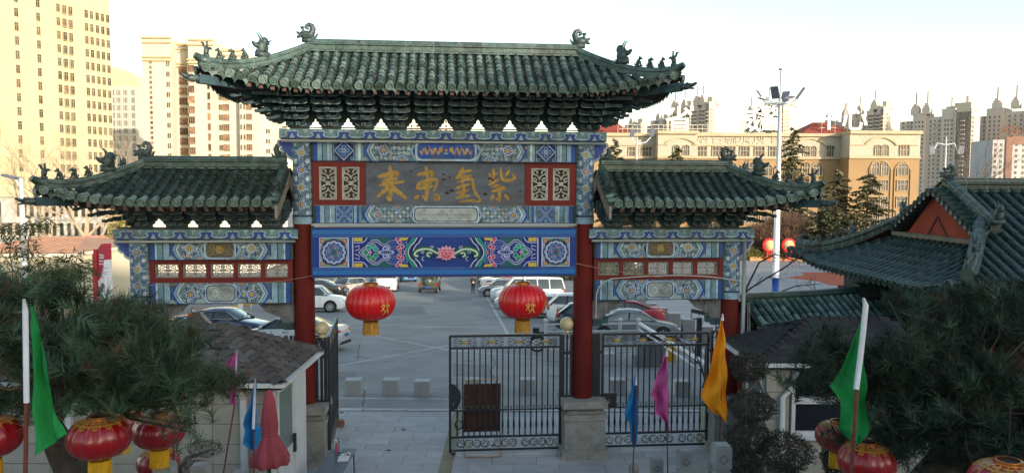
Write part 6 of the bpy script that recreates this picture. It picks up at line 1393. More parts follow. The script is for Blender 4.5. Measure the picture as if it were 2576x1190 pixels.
    for s in (-1, 1):
        tz = topz(.03); MB().blob((X(.035), s*Wd*.68, tz-.1), (.14, .17, .065)).build('headlight', head_m, t, True)
        if kind in ('van', 'bus', 'suv', 'hatch'): MB().blob((X(.985), s*Wd*.86, 1.0), (.06, .06, .19)).build('tail_light', tail_m, t, True)
        else: MB().blob((X(.975), s*Wd*.70, .86), (.09, .2, .08)).build('tail_light', tail_m, t, True)
        MB().blob((X(a+.035), s*(Wd+.07), bl+.05), (.06, .11, .07)).build('mirror', pm, t, True)
        for q in K['wb']:
            mb = MB(); mb.lathe([(K['r']+.065, -.01), (K['r']+.06, .012)], 22); o = mb.build('wheel_arch', trim_m, t, loc=(X(q), s*(Wd*.99), K['r']+.01)); o.rotation_euler = (PI/2, 0, 0)
            wheel_objs(t, X(q), s*(Wd-.085), K['r'])
    for e in (0, 1): MB().bb(X(-.006 if e == 0 else 1.006)-.005, X(-.006 if e == 0 else 1.006)+.005, -.22, .22, .40 if e == 0 else .62, .50 if e == 0 else .74).build('number_plate', plate, t)
    MB().bar((X(a)+.02, -Wd*.5, bl+.05), (X(a+.05), Wd*.05, bl+.16), .015).bar((X(a)+.02, Wd*.2, bl+.05), (X(a+.05), Wd*.6, bl+.16), .015).build('wipers', trim_m, t)
    return t
CW, CS_, CG, CB, CD, CM = ('white', (.72, .73, .74)), ('silver', (.42, .44, .46), .25), ('grey', (.13, .145, .16), .25), ('darkblue', (.015, .025, .06), .2), ('black', (.02, .022, .025), .2), ('red', (.28, .02, .035), .25)
GP = 'cars parked nose-in along the right of the car park'; GL = 'cars standing on the left of the car park'
g = G(562, 850); car('dark blue saloon with chrome window line, above the brown shingled roof', 'sedan', g, -8, CB, GL, chrome=True)
g = G(736, 878); car('silver saloon behind the left red column, tail light beside the open gate leaf', 'sedan', g, 174, CS_, GL, glassm=glass('car_glass_dark', (.02, .025, .03)))
g = G(782, 783); car('white sport utility car seen side-on right of the left red column', 'suv', g, 2, CW, GL)
g = G(800, 746); car('black saloon directly behind the white sport utility car', 'sedan', g, 172, CD, GL, chrome=True)
g = G(872, 741); car('small silver hatchback facing the gate at an angle, left of the left lantern', 'hatch', g, -112, ('champagne', (.40, .38, .35), .3), GL)
g = G(922, 717); car('silver car facing the gate beside the white minibus', 'hatch', g, -93, CS_, GL)
g = G(975, 730); car('white minibus facing the gate above the left lantern', 'bus', g, -84, CW, GL, 'minibus', plate=platey_m)
g = G(1013, 706); car('blue and white taxi under the banner between minibus and jeep', 'sedan', g, -60, ('taxi_blue', (.08, .25, .45), .3), GL, roof=paintm('white', (.72, .73, .74)))
g = G(268, 775); car('white hatchback half hidden by the red pillar sign', 'hatch', g, 5, CW, GL)
# parked row on the right
def rowcar(label, kind, nosex, basey, heading, col, **k):
    g = G(nosex, basey); L = CARS[kind]['L']; c = g+Vector((L/2, 0, 0)) if abs(heading-180) < 60 else g+Vector((L/2, 0, 0)); c.z = gz(c.y); return car(label, kind, c, heading, col, GP, **k)
rowcar('grey electric crossover at the head of the parked row, beside the walking man', 'hatch', 1203, 745, 183, ('steel', (.19, .22, .26), .25))
rowcar('white crossover second in the parked row', 'suv', 1233, 757, 183, CW)
rowcar('white people carrier with curtained side windows, above the right lantern', 'van', 1246, 764, 183, CW)
rowcar('silver saloon with its nose left of the right lantern', 'sedan', 1243, 776, 182, CS_)
rowcar('white saloon half hidden by the right lantern', 'sedan', 1262, 797, 182, CW)
rowcar('white sport utility car with its tail light right of the right lantern', 'suv', 1375, 812, -2, CW)
rowcar('dark blue hatchback with red tail lights by the right globe lamp', 'hatch', 1399, 836, -4, ('navy', (.012, .018, .07), .2))
for i, (nx, by, kd, cl, lb) in enumerate(((1212, 733, 'sedan', CM, 'dark red saloon fourth from the banner in the far parked row'), (1208, 724, 'suv', CW, 'white car third from the banner in the far parked row'), (1204, 717, 'sedan', CD, 'black saloon second from the banner in the far parked row'), (1201, 710, 'suv', CG, 'grey car close under the banner in the far parked row'), (1199, 704, 'sedan', CS_, 'silver car partly cut by the banner in the far parked row'))): rowcar(lb, kd, nx, by, 182, cl)
g = G(1585, 852); car('grey saloon with arched chrome window line behind the white railing', 'sedan', g, -3, ('gunmetal', (.13, .15, .17), .22), None, chrome=True, glassm=glass('car_glass_green', (.16, .20, .19), .1))
g = G(1562, 818); car('red saloon beyond the grey one, only roof and tail light showing', 'sedan', g, 180, ('crimson', (.30, .02, .04), .25))
# olive jeep seen from behind
g = G(1082, 734); t = thing('jeep', 'olive green jeep seen from behind with a spare wheel on its back door', 'jeep', g, R(90)); ol = paintm('olive', (.05, .065, .04), .5)
mb = MB(); mb.bb(-2.0, 1.9, -.82, .82, .5, 1.15); mb.bb(.7, 1.95, -.72, .72, 1.15, 1.22); mb.build('body', ol, t); mb = MB(); mb.box((-.75, 0, 1.5), (2.4, 1.5, .7), top=.93); mb.build('cabin', ol, t); MB().bb(-1.97, .45, -.7, .7, 1.86, 1.92).build('roof', ol, t)
for x0, x1, y in ((-1.7, -.9, .76), (-.8, 0, .76), (-1.7, -.9, -.76), (-.8, 0, -.76)): MB().bb(x0, x1, y-.015, y+.015, 1.3, 1.72).build('window', glass_m, t)
MB().bb(-1.99, -1.95, -.55, .55, 1.35, 1.75).build('window', glass_m, t); MB().bb(.38, .42, -.6, .6, 1.3, 1.75).build('windscreen', glass_m, t)
o = MB().lathe([(.2, -.1), (.33, -.1), (.36, -.05), (.36, .05), (.33, .1), (.1, .12)], 22).build('spare_wheel', ol, t, True, (-2.12, 0, 1.2)); o.rotation_euler = (0, -PI/2, 0)
MB().bb(-2.25, -2.02, -.85, .85, .48, .62).build('bumper', trim_m, t); MB().bb(-2.27, -2.25, -.24, .24, .66, .78).build('number_plate', plate_m, t)
for s in (-1, 1):
    MB().bb(-2.05, -1.98, s*.78-.07, s*.78+.07, .85, 1.15).build('tail_light', tail_m, t); MB().bb(.5, .6, s*.98-.08, s*.98+.08, 1.25, 1.45).build('mirror', trim_m, t); MB().bb(-1.9, -1.0, s*.86-.08, s*.86+.08, .85, .92).build('mud_guard', trim_m, t)
    for x in (-1.45, 1.2): wheel_objs(t, x, s*.78, .38, .24, 5)

# ------------------------------------------------------------------ PEOPLE
def skin_obj(name, verts, edges, radii, mat, parent, sub=1, root=0):
    me = bpy.data.meshes.new(name); me.from_pydata(verts, edges, []); o = bpy.data.objects.new(name, me); COL.objects.link(o)
    md = o.modifiers.new('s', 'SKIN'); sv = me.skin_vertices[0].data
    for i, r in enumerate(radii): sv[i].radius = (r, r) if not isinstance(r, tuple) else r
    for i in range(len(verts)): sv[i].use_root = (i == root)
    m2 = o.modifiers.new('u', 'SUBSURF'); m2.levels = sub; m2.render_levels = sub
    dg = bpy.context.evaluated_depsgraph_get(); m = bpy.data.meshes.new_from_object(o.evaluated_get(dg)); bpy.data.objects.remove(o); m.name = name; m.materials.clear(); m.materials.append(mat); m.polygons.foreach_set('use_smooth', [True]*len(m.polygons)); return inst(m, name, parent)
skin_m = M('skin', (.42, .24, .17), .6, .08, 8)
def person(label, pos, rz, coat, trousers, hair, arms, legs, mask=False, h=1.62, bag=False, longhair=False):
    t = thing('person', label, 'person', pos, rz); s = h/1.7   # faces -y
    V = [(0, 0, .95), (0, 0, 1.15), (0, .01, 1.36), (0, .0, 1.45), (0, -.01, 1.53)]; E = [(0, 1), (1, 2), (2, 3), (3, 4)]; Rr = [(.15, .11), (.15, .11), (.17, .11), .06, .055]
    hands = []
    for sd, ar in zip((-1, 1), arms):
        b = len(V); V += [(sd*.17, .01, 1.38)]+[(sd*a if i < 0 else a*1.0, b2, c) for i, (a, b2, c) in enumerate(ar)]; E += [(2, b), (b, b+1), (b+1, b+2)]; Rr += [.062, .048, .036]; hands.append(Vector(V[-1]))
    feet = []
    for sd, lg in zip((-1, 1), legs):
        b = len(V); V += [(sd*.09, 0, .88), lg[0], lg[1], (lg[1][0], lg[1][1]-.17, .04)]; E += [(0, b), (b, b+1), (b+1, b+2), (b+2, b+3)]; Rr += [.088, .062, .045, .035]
    V = [tuple(Vector(v)*s) for v in V]; Rr = [tuple(q*s for q in r) if isinstance(r, tuple) else r*s for r in Rr]
    body = skin_obj('body', V, E, Rr, trousers, t)
    # coat over torso and arms
    CV = [(0, 0, .80), (0, 0, 1.0), (0, 0, 1.2), (0, .01, 1.37), (0, .01, 1.44)]; CE = [(0, 1), (1, 2), (2, 3), (3, 4)]; CR = [(.20, .15), (.185, .14), (.18, .135), (.185, .125), .08]
    for sd, ar in zip((-1, 1), arms):
        b = len(CV); CV += [(sd*.175, .01, 1.38)]+list(ar); CE += [(3, b), (b, b+1), (b+1, b+2)]; CR += [.085, .068, .052]
    CV = [tuple(Vector(v)*s) for v in CV]; CR = [tuple(q*s for q in r) if isinstance(r, tuple) else r*s for r in CR]; skin_obj('coat', CV, CE, CR, coat, t)
    hd = MB(); hd.blob((0, -.015*s, 1.60*s), (.075*s, .092*s, .115*s), None, 14, 10); hd.blob((0, -.11*s, 1.59*s), (.014*s, .02*s, .022*s), None, 6, 5)
    for sd in (-1, 1): hd.blob((sd*.078*s, 0, 1.595*s), (.012*s, .022*s, .032*s), None, 6, 5)
    hd.build('head', skin_m, t, True)
    ey = MB()
    for sd in (-1, 1): ey.blob((sd*.03*s, -.098*s, 1.612*s), (.011*s, .008*s, .007*s), None, 6, 4)
    ey.blob((0, -.100*s, 1.545*s), (.024*s, .008*s, .006*s), None, 6, 4); ey.build('face_features', M('feature_dark', (.06, .03, .03), .6), t)
    hr = MB(); hr.blob((0, .02*s, 1.64*s), (.086*s, .098*s, .098*s), None, 14, 9)
    if longhair: hr.blob((0, .05*s, 1.57*s), (.088*s, .07*s, .13*s), None, 12, 8)
    hr.build('hair', hair, t, True)
    if mask: MB().blob((0, -.075*s, 1.56*s), (.062*s, .05*s, .052*s), None, 12, 8).build('face_mask', M('mask_white', (.75, .75, .76), .8), t, True)
    for i, hnd in enumerate(hands):
        mb = MB(); c = hnd*s; mb.blob(c+Vector((0, -.01, -.02)), (.032*s, .022*s, .045*s), None, 8, 6)
        for k in range(4): mb.tube([c+Vector(((k-1.5)*.014*s, -.012, -.05*s)), c+Vector(((k-1.5)*.015*s, -.022, -.085*s)), c+Vector(((k-1.5)*.014*s, -.034, -.105*s))], [.008*s, .0075*s, .006*s], 6)
        mb.tube([c+Vector((.028*s*(1 if i == 0 else -1), -.015, -.01)), c+Vector((.045*s*(1 if i == 0 else -1), -.035, -.05*s))], [.009*s, .007*s], 6); mb.build('hand', skin_m, t, True)
    sh = MB()
    for lg in legs: sh.blob((lg[1][0]*s, (lg[1][1]-.07)*s, .045*s), (.05*s, .135*s, .048*s), None, 10, 6)
    sh.build('shoes', trim_m, t, True)
    return t
coat1 = M('coat_dark', (.045, .03, .028), .9, .2, 6); coat2 = M('coat_orange', (.36, .055, .02), .85, .12, 6); trs = M('trousers_black', (.015, .015, .018), .9); hairb = M('hair_black', (.012, .010, .010), .6)
g = G(1190, 738); person('man in a dark padded coat walking toward the gate, holding a bag', g, R(8), coat1, trs, M('hair_brown', (.10, .06, .04), .7), ([(-.24, .0, 1.12), (-.08, -.17, 1.08)], [(.24, .0, 1.12), (.08, -.17, 1.05)]), ([(-.10, -.06, .50), (-.11, -.02, .09)], [(.10, .03, .50), (.10, .10, .09)]), h=1.66)
t_ = MB(); t_.blob((0, 0, 0), (.13, .06, .12)); o = t_.build('bag', M('bag_tan', (.55, .40, .28), .8), None, True, G(1190, 738)+Vector((.02, -.24, 1.02))); o['label'] = 'pale tan bag held at the front by the walking man'; o['category'] = 'bag'
g = G(487, 861); person('person in an orange coat and white mask by the dark blue saloon', g, R(35), coat2, trs, hairb, ([(-.23, -.04, 1.14), (-.12, -.2, 1.06)], [(.23, -.04, 1.14), (.12, -.2, 1.08)]), ([(-.09, 0, .48), (-.09, .02, .09)], [(.09, -.02, .48), (.09, 0, .09)]), mask=True, h=1.60, longhair=True)

# ------------------------------------------------------------------ MOTORBIKE, RAILING, BARRIER, CAMERA POLE, BOARD, BRICKS
g = G(1388, 884); t = thing('motorbike', 'motorbike with blue tank parked side-on behind the centre gate', 'motorbike', g, R(4))
for x, nm in ((-.62, 'wheel'), (.66, 'wheel')):
    o = MB().tube([(.29*math.cos(i*PI/12), .29*math.sin(i*PI/12), 0) for i in range(25)], .04, 8).build('wheel', tyre_m, t, True, (x, 0, .32)); o.rotation_euler = (PI/2, 0, 0)
    s = MB(); [s.tube([(0, 0, 0), (.27*math.cos(i*PI/8), .27*math.sin(i*PI/8), 0)], .005, 3) for i in range(16)]; s.lathe([(.05, -.04), (.05, .04)], 10); s.build('spokes', rim_m, o)
MB().tube([(.62, 0, .32), (.42, 0, .95), (.36, 0, 1.05)], .028, 7).tube([(.66, .06, .32), (.46, .06, .9)], .02, 6).build('fork', chrome_m, t, True); MB().tube([(.40, -.32, 1.08), (.40, -.12, 1.02), (.42, 0, 1.0), (.40, .12, 1.02), (.40, .32, 1.08)], .015, 6).build('handlebar', chrome_m, t, True)
MB().blob((.12, 0, .84), (.27, .13, .13)).build('tank', M('tank_blue', (.03, .07, .16), .3, coat=.4), t, True); MB().blob((-.38, 0, .80), (.36, .12, .06)).build('seat', trim_m, t, True); MB().box((.05, 0, .45), (.36, .24, .3)).tube([(-.62, 0, .32), (-.2, 0, .6), (.42, 0, .85)], .022, 6).tube([(-.2, 0, .35), (.3, 0, .3), (.42, 0, .85)], .02, 6).build('engine_frame', M('engine', (.16, .16, .17), .4, metal=.6), t)
MB().tube([(-.1, .14, .3), (-.5, .15, .3), (-.9, .15, .38)], .04, 8).build('exhaust', chrome_m, t, True); MB().box((-.68, 0, .92), (.26, .26, .22)).build('tail_box', trim_m, t); MB().tube([(-.62+.37*math.cos(a*.3+.4), 0, .32+.37*math.sin(a*.3+.4)) for a in range(8)], .045, 5).build('mudguard', trim_m, t); MB().blob((.5, 0, .92), (.08, .1, .09)).build('headlight', head_m, t, True)
rail_w = M('rail_silver', (.50, .52, .55), .4, .08, 3, metal=.2)
def white_rail(label, px0, px1, py0, py1, h, nb, posts):
    a, b = G(px0, py0), G(px1, py1); t = thing('metal_railing', label, 'railing', a); d = b-a; n = len(posts)
    for i, f in enumerate(posts): q = d*f; MB().bb(q.x-.06, q.x+.06, q.y-.06, q.y+.06, q.z, q.z+h+.08).blob((q.x, q.y, q.z+h+.15), (.09, .09, .09)).build('post', rail_w, t, 'auto')
    for z in (h, h-.28, .3, .15): MB().bar(Vector((0, 0, z)), d+Vector((0, 0, z)), .05).build('rail', rail_w, t)
    pm2 = MB().tube([(0, 0, .15), (0, 0, h-.26)], .016, 4).mesh('bar', rail_w)
    for i in range(nb): inst(pm2, 'bar', t, d*((i+.5)/nb))
white_rail('silver railing with ball-topped posts in front of the grey saloon', 1372, 1605, 906, 903, 1.42, 60, (0, .80, 1)); 
a, b = G(1605, 903), G(1790, 985); t = thing('road_barrier', 'white barrier arm sloping down behind the right gate', 'barrier', a); MB().bar((0, 0, 1.45), (b.x-a.x, b.y-a.y, b.z-a.z+.75), .11, .09).build('arm', swh, t); MB().bar((0, 0, 1.2), ((b.x-a.x), (b.y-a.y), b.z-a.z+.45), .05, .05).build('lower_bar', swh, t)
g = G(1686, 908); t = thing('barrier_box', 'yellow barrier housing beside the silver railing', 'barrier', g); MB().bb(-.17, .17, -.17, .17, 0, .98).build('housing', M('barrier_yellow', (.60, .30, .01), .45, .06, 2), t, 'auto'); MB().bb(-.19, .19, -.19, .19, .98, 1.02).build('lid', trim_m, t)
g = G(1636, 922); t = thing('utility_cabinet', 'ribbed grey cabinet beside the yellow barrier housing', 'cabinet', g, GA)
for i in range(4): MB().bb(-.52+.265*i, -.27+.265*i, -.2, .2, 0, .92).build('panel', M('cabinet_grey', (.17, .175, .18), .6, .1, 2), t)
g = G(1757, 912); t = thing('camera_pole', 'black pole carrying a white-hooded security camera behind the right gate', 'security camera', g); h = 1.75; MB().bb(-.09, .09, -.09, .09, 0, h).build('pole', iron, t); MB().bb(-.16, .16, -.16, .16, 0, .04).build('foot', iron, t); MB().tube([(0, 0, h), (0, 0, h+.12)], .03, 6).build('bracket', swh, t); MB().bar((-.32, 0, h+.28), (.36, 0, h+.14), .17, .15).build('camera', M('camera_dark', (.05, .05, .055), .4), t); MB().tube([(-.28, 0, h+.22), (-.33, 0, h+.0), (-.2, 0, h-.06), (-.05, 0, h-.02)], .02, 5).build('cable', trim_m, t)
# brown board on its bent-tube stand behind the centre gate
t = thing('notice_board', 'brown board on a bent copper-coloured tube stand leaning behind the centre gate', 'board', gate_pt(.82, .42, 0), GA); MB().box((0, 0, .98), (.84, .03, 1.14)).build('panel', M('board_brown', (.075, .035, .022), .65, .35, 3, dirt=(.03, .02, .02, .8)), t).rotation_euler = (R(6), 0, 0); MB().box((0, .1, 1.57), (.86, .04, .03)).build('top_edge', M('edge_pale', (.5, .38, .25), .6), t)
MB().tube([(-.42, 0, .4), (-.42, -.3, .03), (-.38, -.62, .02), (.38, -.62, .02), (.42, -.3, .03), (.42, 0, .4)], .018, 7).build('stand', M('copper_tube', (.45, .26, .17), .35, .3, 6, metal=.5), t, True)
g = G(857, 1073); bk = M('brick_worn', (.26, .13, .08), .9, .2, 8)
for i, (dx, dz, r_, lb) in enumerate(((0, .03, 0, 'worn brick lying lowest by the foot of the open gate leaf'), (.02, .09, .2, 'worn brick in the middle of the small pile by the open gate leaf'), (.0, .15, -.1, 'worn brick topmost of the small pile by the open gate leaf'))): MB().box((0, 0, 0), (.16, .11, .055)).build('brick', bk, None, loc=g+Vector((dx, 0, dz)), label=lb, category='brick', group='bricks by the open gate leaf').rotation_euler = (0, 0, r_)
# cables strung from the columns
cb = M('cable_white', (.5, .5, .5), .6)
def cable(label, pts, r=.008, m=cb):
    o = MB().tube(smooth_pts3(pts), r, 5).build('cable', m, None); o['label'] = label; o['category'] = 'cable'
def smooth_pts3(p, it=2):
    for _ in range(it):
        q = [p[0]]
        for a, b in zip(p, p[1:]): a, b = Vector(a), Vector(b); q += [a*.75+b*.25, a*.25+b*.75]
        p = q+[p[-1]]
    return p
cable('thin pale wire slung across the left lattice strip to the red column', [gate_pt(u, -.3, z) for u, z in ((-6.2, 3.9), (-5, 3.93), (-3.6, 3.95), (-3.2, 4.02), (-2.86, 4.08))], .006, M('cable_tan', (.35, .24, .16), .7))
cable('pale cable bowed across the right lattice strip and down the outer column', [gate_pt(u, -.3, z) for u, z in ((3.3, 3.1), (3.31, 3.95), (4.2, 4.02), (5.2, 4.05), (6.0, 4.0), (6.62, 3.9))], .011)
cable('thin tan wire from the right red column over the right lattice strip', [gate_pt(u, -.31, z) for u, z in ((2.85, 4.32), (3.3, 4.22), (4.0, 4.1), (4.8, 4.0))], .006, M('cable_tan', (.35, .24, .16)))
t = MB(); 
for dx in (0, .1, .14): t.tube([gate_pt(6.70+dx, -.22, 4.85 if dx == 0 else 3.4), gate_pt(6.70+dx*1.3, -.22, 2.5)], .045 if dx == 0 else .015, 8)
o = t.build('down_pipe', greyt_m, None, True); o['label'] = 'grey pipe running down beside the right outer column'; o['category'] = 'pipe'
# ------------------------------------------------------------------ TEMPLE HALL AND TILED WALL ON THE RIGHT
arch_tile = tile_m; tile_m = M('dark_glazed_tile', (.032, .062, .054), .42, .3, 10, bump=.2, bscale=30, orand=.22, dirt=(.07, .10, .10, .4), spec=.5)
pan_save = pan_m; pan_m = M('dark_pan_tile', (.018, .03, .027), .7, .4, 8); ridge_save = ridge_m; ridge_m = M('dark_ridge_glaze', (.030, .058, .050), .4, .35, 5, bump=.25, orand=.3, dirt=(.10, .13, .12, .4), spec=.5)
hall = thing('temple_hall', 'temple hall with dark green tiled hip-and-gable roof and red gable on the right', 'temple')
def curve(s): return 1.18*s-.18*s*s
def hs(a, s):
    q = max(0, (16.4-a)/2.1, (a-20.9)/2.1); q = min(q, 1.05); return Vector((10.2-s*(1.8+.10*q*q), a, 4.78-(4.78-3.88)*curve(s)+.34*q*q*s*s))
sl = Slope(hs, 14.3, 23.0, lambda a: max(0, min(.97, (17.0-a)/2.7 if a < 17 else ((a-20.3)/2.7 if a > 20.3 else 0))), .26, .3, .078, .29)
rfh = bpy.data.objects.new('side_roof', None); COL.objects.link(rfh); rfh.parent = hall; slope_parts(rfh, sl, True, 300)
def hf(a, s):
    q = max(0, (10.2-a)/1.8); return Vector((a, 18.6-s*(4.3+.10*q*q), 5.98-(5.98-3.88)*(1.12*s-.12*s*s)+.34*q*q*s*s))
sf_ = Slope(hf, 8.42, 20.0, lambda a: max(0, min(.97, .37+.63*(10.3-a)/1.88)) if a < 10.4 else 0, .26, .3, .078, .29)
rff = bpy.data.objects.new('front_roof', None); COL.objects.link(rff); rff.parent = hall; slope_parts(rff, sf_, False)
def hb_(a, s): p = hf(a, s); return Vector((p.x, 37.2-p.y, p.z))
sb_ = Slope(hb_, 8.42, 20.0, lambda a: max(0, min(.97, .37+.63*(10.3-a)/1.88)) if a < 10.4 else 0, .26, .3, .078, .6)
rfb = bpy.data.objects.new('back_roof', None); COL.objects.link(rfb); rfb.parent = hall; slope_parts(rfb, sb_, False)
ridge_run(hall, [(10.3+i, 18.6, 5.92) for i in range(11)], .26, .33, .5, joints=True)
for yy, q in ((-1, 0), (1, 1)):
    vp = [Vector((10.42, 18.6+yy*1.9*t, 6.04-(.98*t))) for t in (0, .25, .5, .75, 1)]; ridge_run(hall, vp, .26, .25, .3, name='verge_tile', joints=True)
    e = (17.0, 14.35) if yy < 0 else (20.3, 22.9)
    hp = [Vector((10.3-1.85*t, e[0]+(e[1]-e[0])*t, hs(e[0]+(e[1]-e[0])*t, t).z+.02+.30*(1-t)**2)) for t in [i/8 for i in range(9)]]; ridge_run(hall, hp, .24, .30, .32, name='hip_tile', joints=True)
    top = [p+Vector((0, 0, .27)) for p in reversed(hp)]; L = top[0]; d = (top[3]-top[0]).normalized(); rz = math.atan2(d.y, d.x)
    inst(rid_me, 'bird_rider', hall, top[0]+d*.12, (0, 0, rz), .9)
    for i in range(4): inst(sea_me[i % 2], 'seated_beast', hall, top[0]+d*(.42+.28*i)+Vector((0, 0, -.02)), (0, 0, rz), .9)
    inst(drg_me, 'horned_beast', hall, top[0]+d*1.7, (0, 0, rz), 1.05); tp = hp[-1]; inst(ch_me, 'corner_beast', hall, tp+Vector((-.1, yy*.1, -.2)), (0, 0, rz), 1.2)
    MB().bar(tp+Vector((.3, -yy*.4, -.25)), tp+Vector((0, 0, -.2)), .16, .18).build('corner_beam', soff_m, hall)
    m = MB()
    for i in range(10):
        t = .06+.1*i; p = Vector((10.42, 18.6+yy*1.9*t, 6.02-1.02*t-.02)); m.tube([p+Vector((.15, 0, .05)), p+Vector((-.42, 0, -.03))], [.085, .10], 10); m.lathe([(.09, -.01), (.09, .01)], 10, p+Vector((-.42, 0, -.03)))
    m.build('verge_caps', tile_m, hall, True, kind='stuff')
    inst(drg_me, 'horned_beast', hall, vp[-1]+Vector((-.02, yy*.1, .18)), (0, 0, -yy*PI/2*-1), 1.1)
inst(chi_me, 'ridge_dragon', hall, (10.45, 18.6, 6.18), (0, 0, 0), .72)
MB().prism([(17.2, 4.86), (20.0, 4.86), (18.6, 5.98)], 10.22, 10.6, ax='x').build('gable', M('gable_red', (.27, .045, .022), .85, .18, 3, dirt=(.18, .03, .02, .5)), hall)
MB().bar((10.21, 18.15, 4.86), (10.21, 18.62, 5.32), .03, .05).bar((10.21, 18.62, 5.32), (10.21, 19.0, 4.88), .03, .05).build('gable_ornament', soff_m, hall)
MB().bb(10.0, 10.3, 16.9, 20.4, 4.78, 4.88).bb(10.06, 10.3, 17.0, 20.3, 4.62, 4.78).build('gable_ledge', M('ledge_stone', (.15, .135, .10), .85, .3, 5), hall)
MB().bb(9.5, 20, 15.5, 21.9, 0, 3.0).build('wall', M('hall_wall', (.05, .025, .02), .85, .3, 2), hall); MB().bb(9.45, 20, 15.45, 21.95, 3.25, 3.72).build('beam', M('hall_beam', (.03, .045, .07), .7, .4, 4), hall)
p = Paint(lambda x, y, h: (9.449-h, x, y)); p.rect(17.75, 3.36, 19.0, 3.62, DB); p.rect(17.82, 3.38, 18.92, 3.60, PG)
for i in range(4): p.curl(18.1+.22*i, 3.49, .06, i, .02, DB)
p.rect(19.5, 3.30, 21.3, 3.66, (.03, .06, .14)); p.build('painting', paint_m, hall)
MB().bb(9.40, 9.52, 17.2, 21.4, 3.0, 3.1).bb(9.40, 9.52, 21.3, 21.4, 1.5, 3.0).bb(9.40, 9.52, 19.0, 19.08, 1.5, 3.0).build('window_frame', greyt_m, hall)
rme = MB().box((0, 0, 0), (.09, .5, .09)).mesh('rafter', raft_m)
for i in range(30): inst(rme, 'rafter', rfh, mat=sl.frame(14.7+8*i/29, .82, -.13))
MB().bb(9.0, 9.5, 14.9, 22.4, 3.70, 3.80).build('eave_beam', soff_m, hall); inst(MB().bb(-.2, .2, -.2, .2, 0, 3.25).mesh('column', red_m), 'column', hall, (9.5, 15.6, 0)); inst(MB().bb(-.2, .2, -.2, .2, 0, 3.25).mesh('column', red_m), 'column', hall, (9.5, 21.8, 0))
# tiled wall between the archway and the hall
A_, B_ = Vector((5.32, 17.75, 0)), Vector((9.45, 19.35, 0)); dW = (B_-A_); LW_ = dW.length; dW.normalize(); nW = Vector((dW.y, -dW.x, 0))
wl_ = thing('tiled_wall', 'low wall capped with green glazed tiles between the archway and the temple hall', 'wall')
MB().bar((A_.x, A_.y, 1.55), (B_.x, B_.y, 1.55), .4, 3.1).build('wall', red_m, wl_)
tile_m = M('wall_glazed_tile', (.058, .112, .095), .36, .35, 10, bump=.25, bscale=30, orand=.35, tint=(.17, .25, .24), dirt=(.05, .075, .06, .5), spec=.5)
for sg in (1, -1):
    sW = Slope(lambda a, s, sg=sg: A_+dW*a+nW*(sg*(.05+.62*s))+Vector((0, 0, 3.38-.46*s)), 0, LW_, lambda a: 0, .205, .24, .068, .23); rw = bpy.data.objects.new('coping', None); COL.objects.link(rw); rw.parent = wl_; slope_parts(rw, sW, sg > 0, 300)
ridge_run(wl_, [A_+Vector((0, 0, 3.33)), A_.lerp(B_, .5)+Vector((0, 0, 3.32)), B_+Vector((0, 0, 3.38))], .2, .24, .42)
MB().bar(A_+Vector((0, 0, 2.9))+nW*.25, B_+Vector((0, 0, 2.9))+nW*.25, .3, .12).build('eave_board', M('dark_board', (.03, .025, .025), .8), wl_)
MB().box((B_.x-.7, B_.y-.25, 3.5), (.5, .5, .3)).box((B_.x-.4, B_.y-.15, 3.75), (.5, .5, .3)).box((B_.x-.1, B_.y, 3.95), (.5, .5, .3)).build('stepped_end', pan_m, wl_)
tile_m = arch_tile; pan_m = pan_save; ridge_m = ridge_save

# ------------------------------------------------------------------ BOOTHS
def shingle_face(parent, A, B, C, D, sx, sy, mat, hexa=True, name='shingle'):
    A, B, C, D = map(Vector, (A, B, C, D)); ux = (B-A).normalized(); H = ((D+C)/2-(A+B)/2); n = ux.cross(D-A).normalized(); n = -n if n.z < 0 else n; uy = n.cross(ux).normalized(); h = (D-A).dot(uy)
    MB().add([A-n*.02, B-n*.02, C-n*.02, D-n*.02], [(0, 1, 2, 3)]).build('roof_deck', mat, parent)
    rows = max(1, int(h/sy)); key = (mat.name, sx, sy, hexa)
    if key not in me_cache:
        mb = MB(); th = .014
        if hexa: pts = [(-sx*.5, sy*.62), (-sx*.5, 0), (-sx*.28, -sy*.42), (sx*.28, -sy*.42), (sx*.5, 0), (sx*.5, sy*.62)]
        else: pts = [(-sx*.49, sy*.6), (-sx*.49, -sy*.45), (sx*.49, -sy*.45), (sx*.49, sy*.6)]
        mb.prism(pts, 0, th, ax='z'); me_cache[key] = mb.mesh(name, mat)
    me = me_cache[key]
    for r in range(rows):
        y = sy*(r+.5); t = y/h; a = A.lerp(D, t); b = B.lerp(C, t); w = (b-a).length; k = int(w/sx); x0 = (a-A).dot(ux)
        for i in range(k+1):
            x = (math.floor(x0/sx)+i+(.5 if r % 2 else 1.0))*sx
            if x < x0+sx*.3 or x > x0+w-sx*.3: continue
            p = A+ux*x+uy*y+n*.012; ty = (uy+n*-.035).normalized(); m = Matrix((ux, ty, ux.cross(ty))).transposed().to_4x4(); m.translation = p; inst(me, name, parent, mat=m)
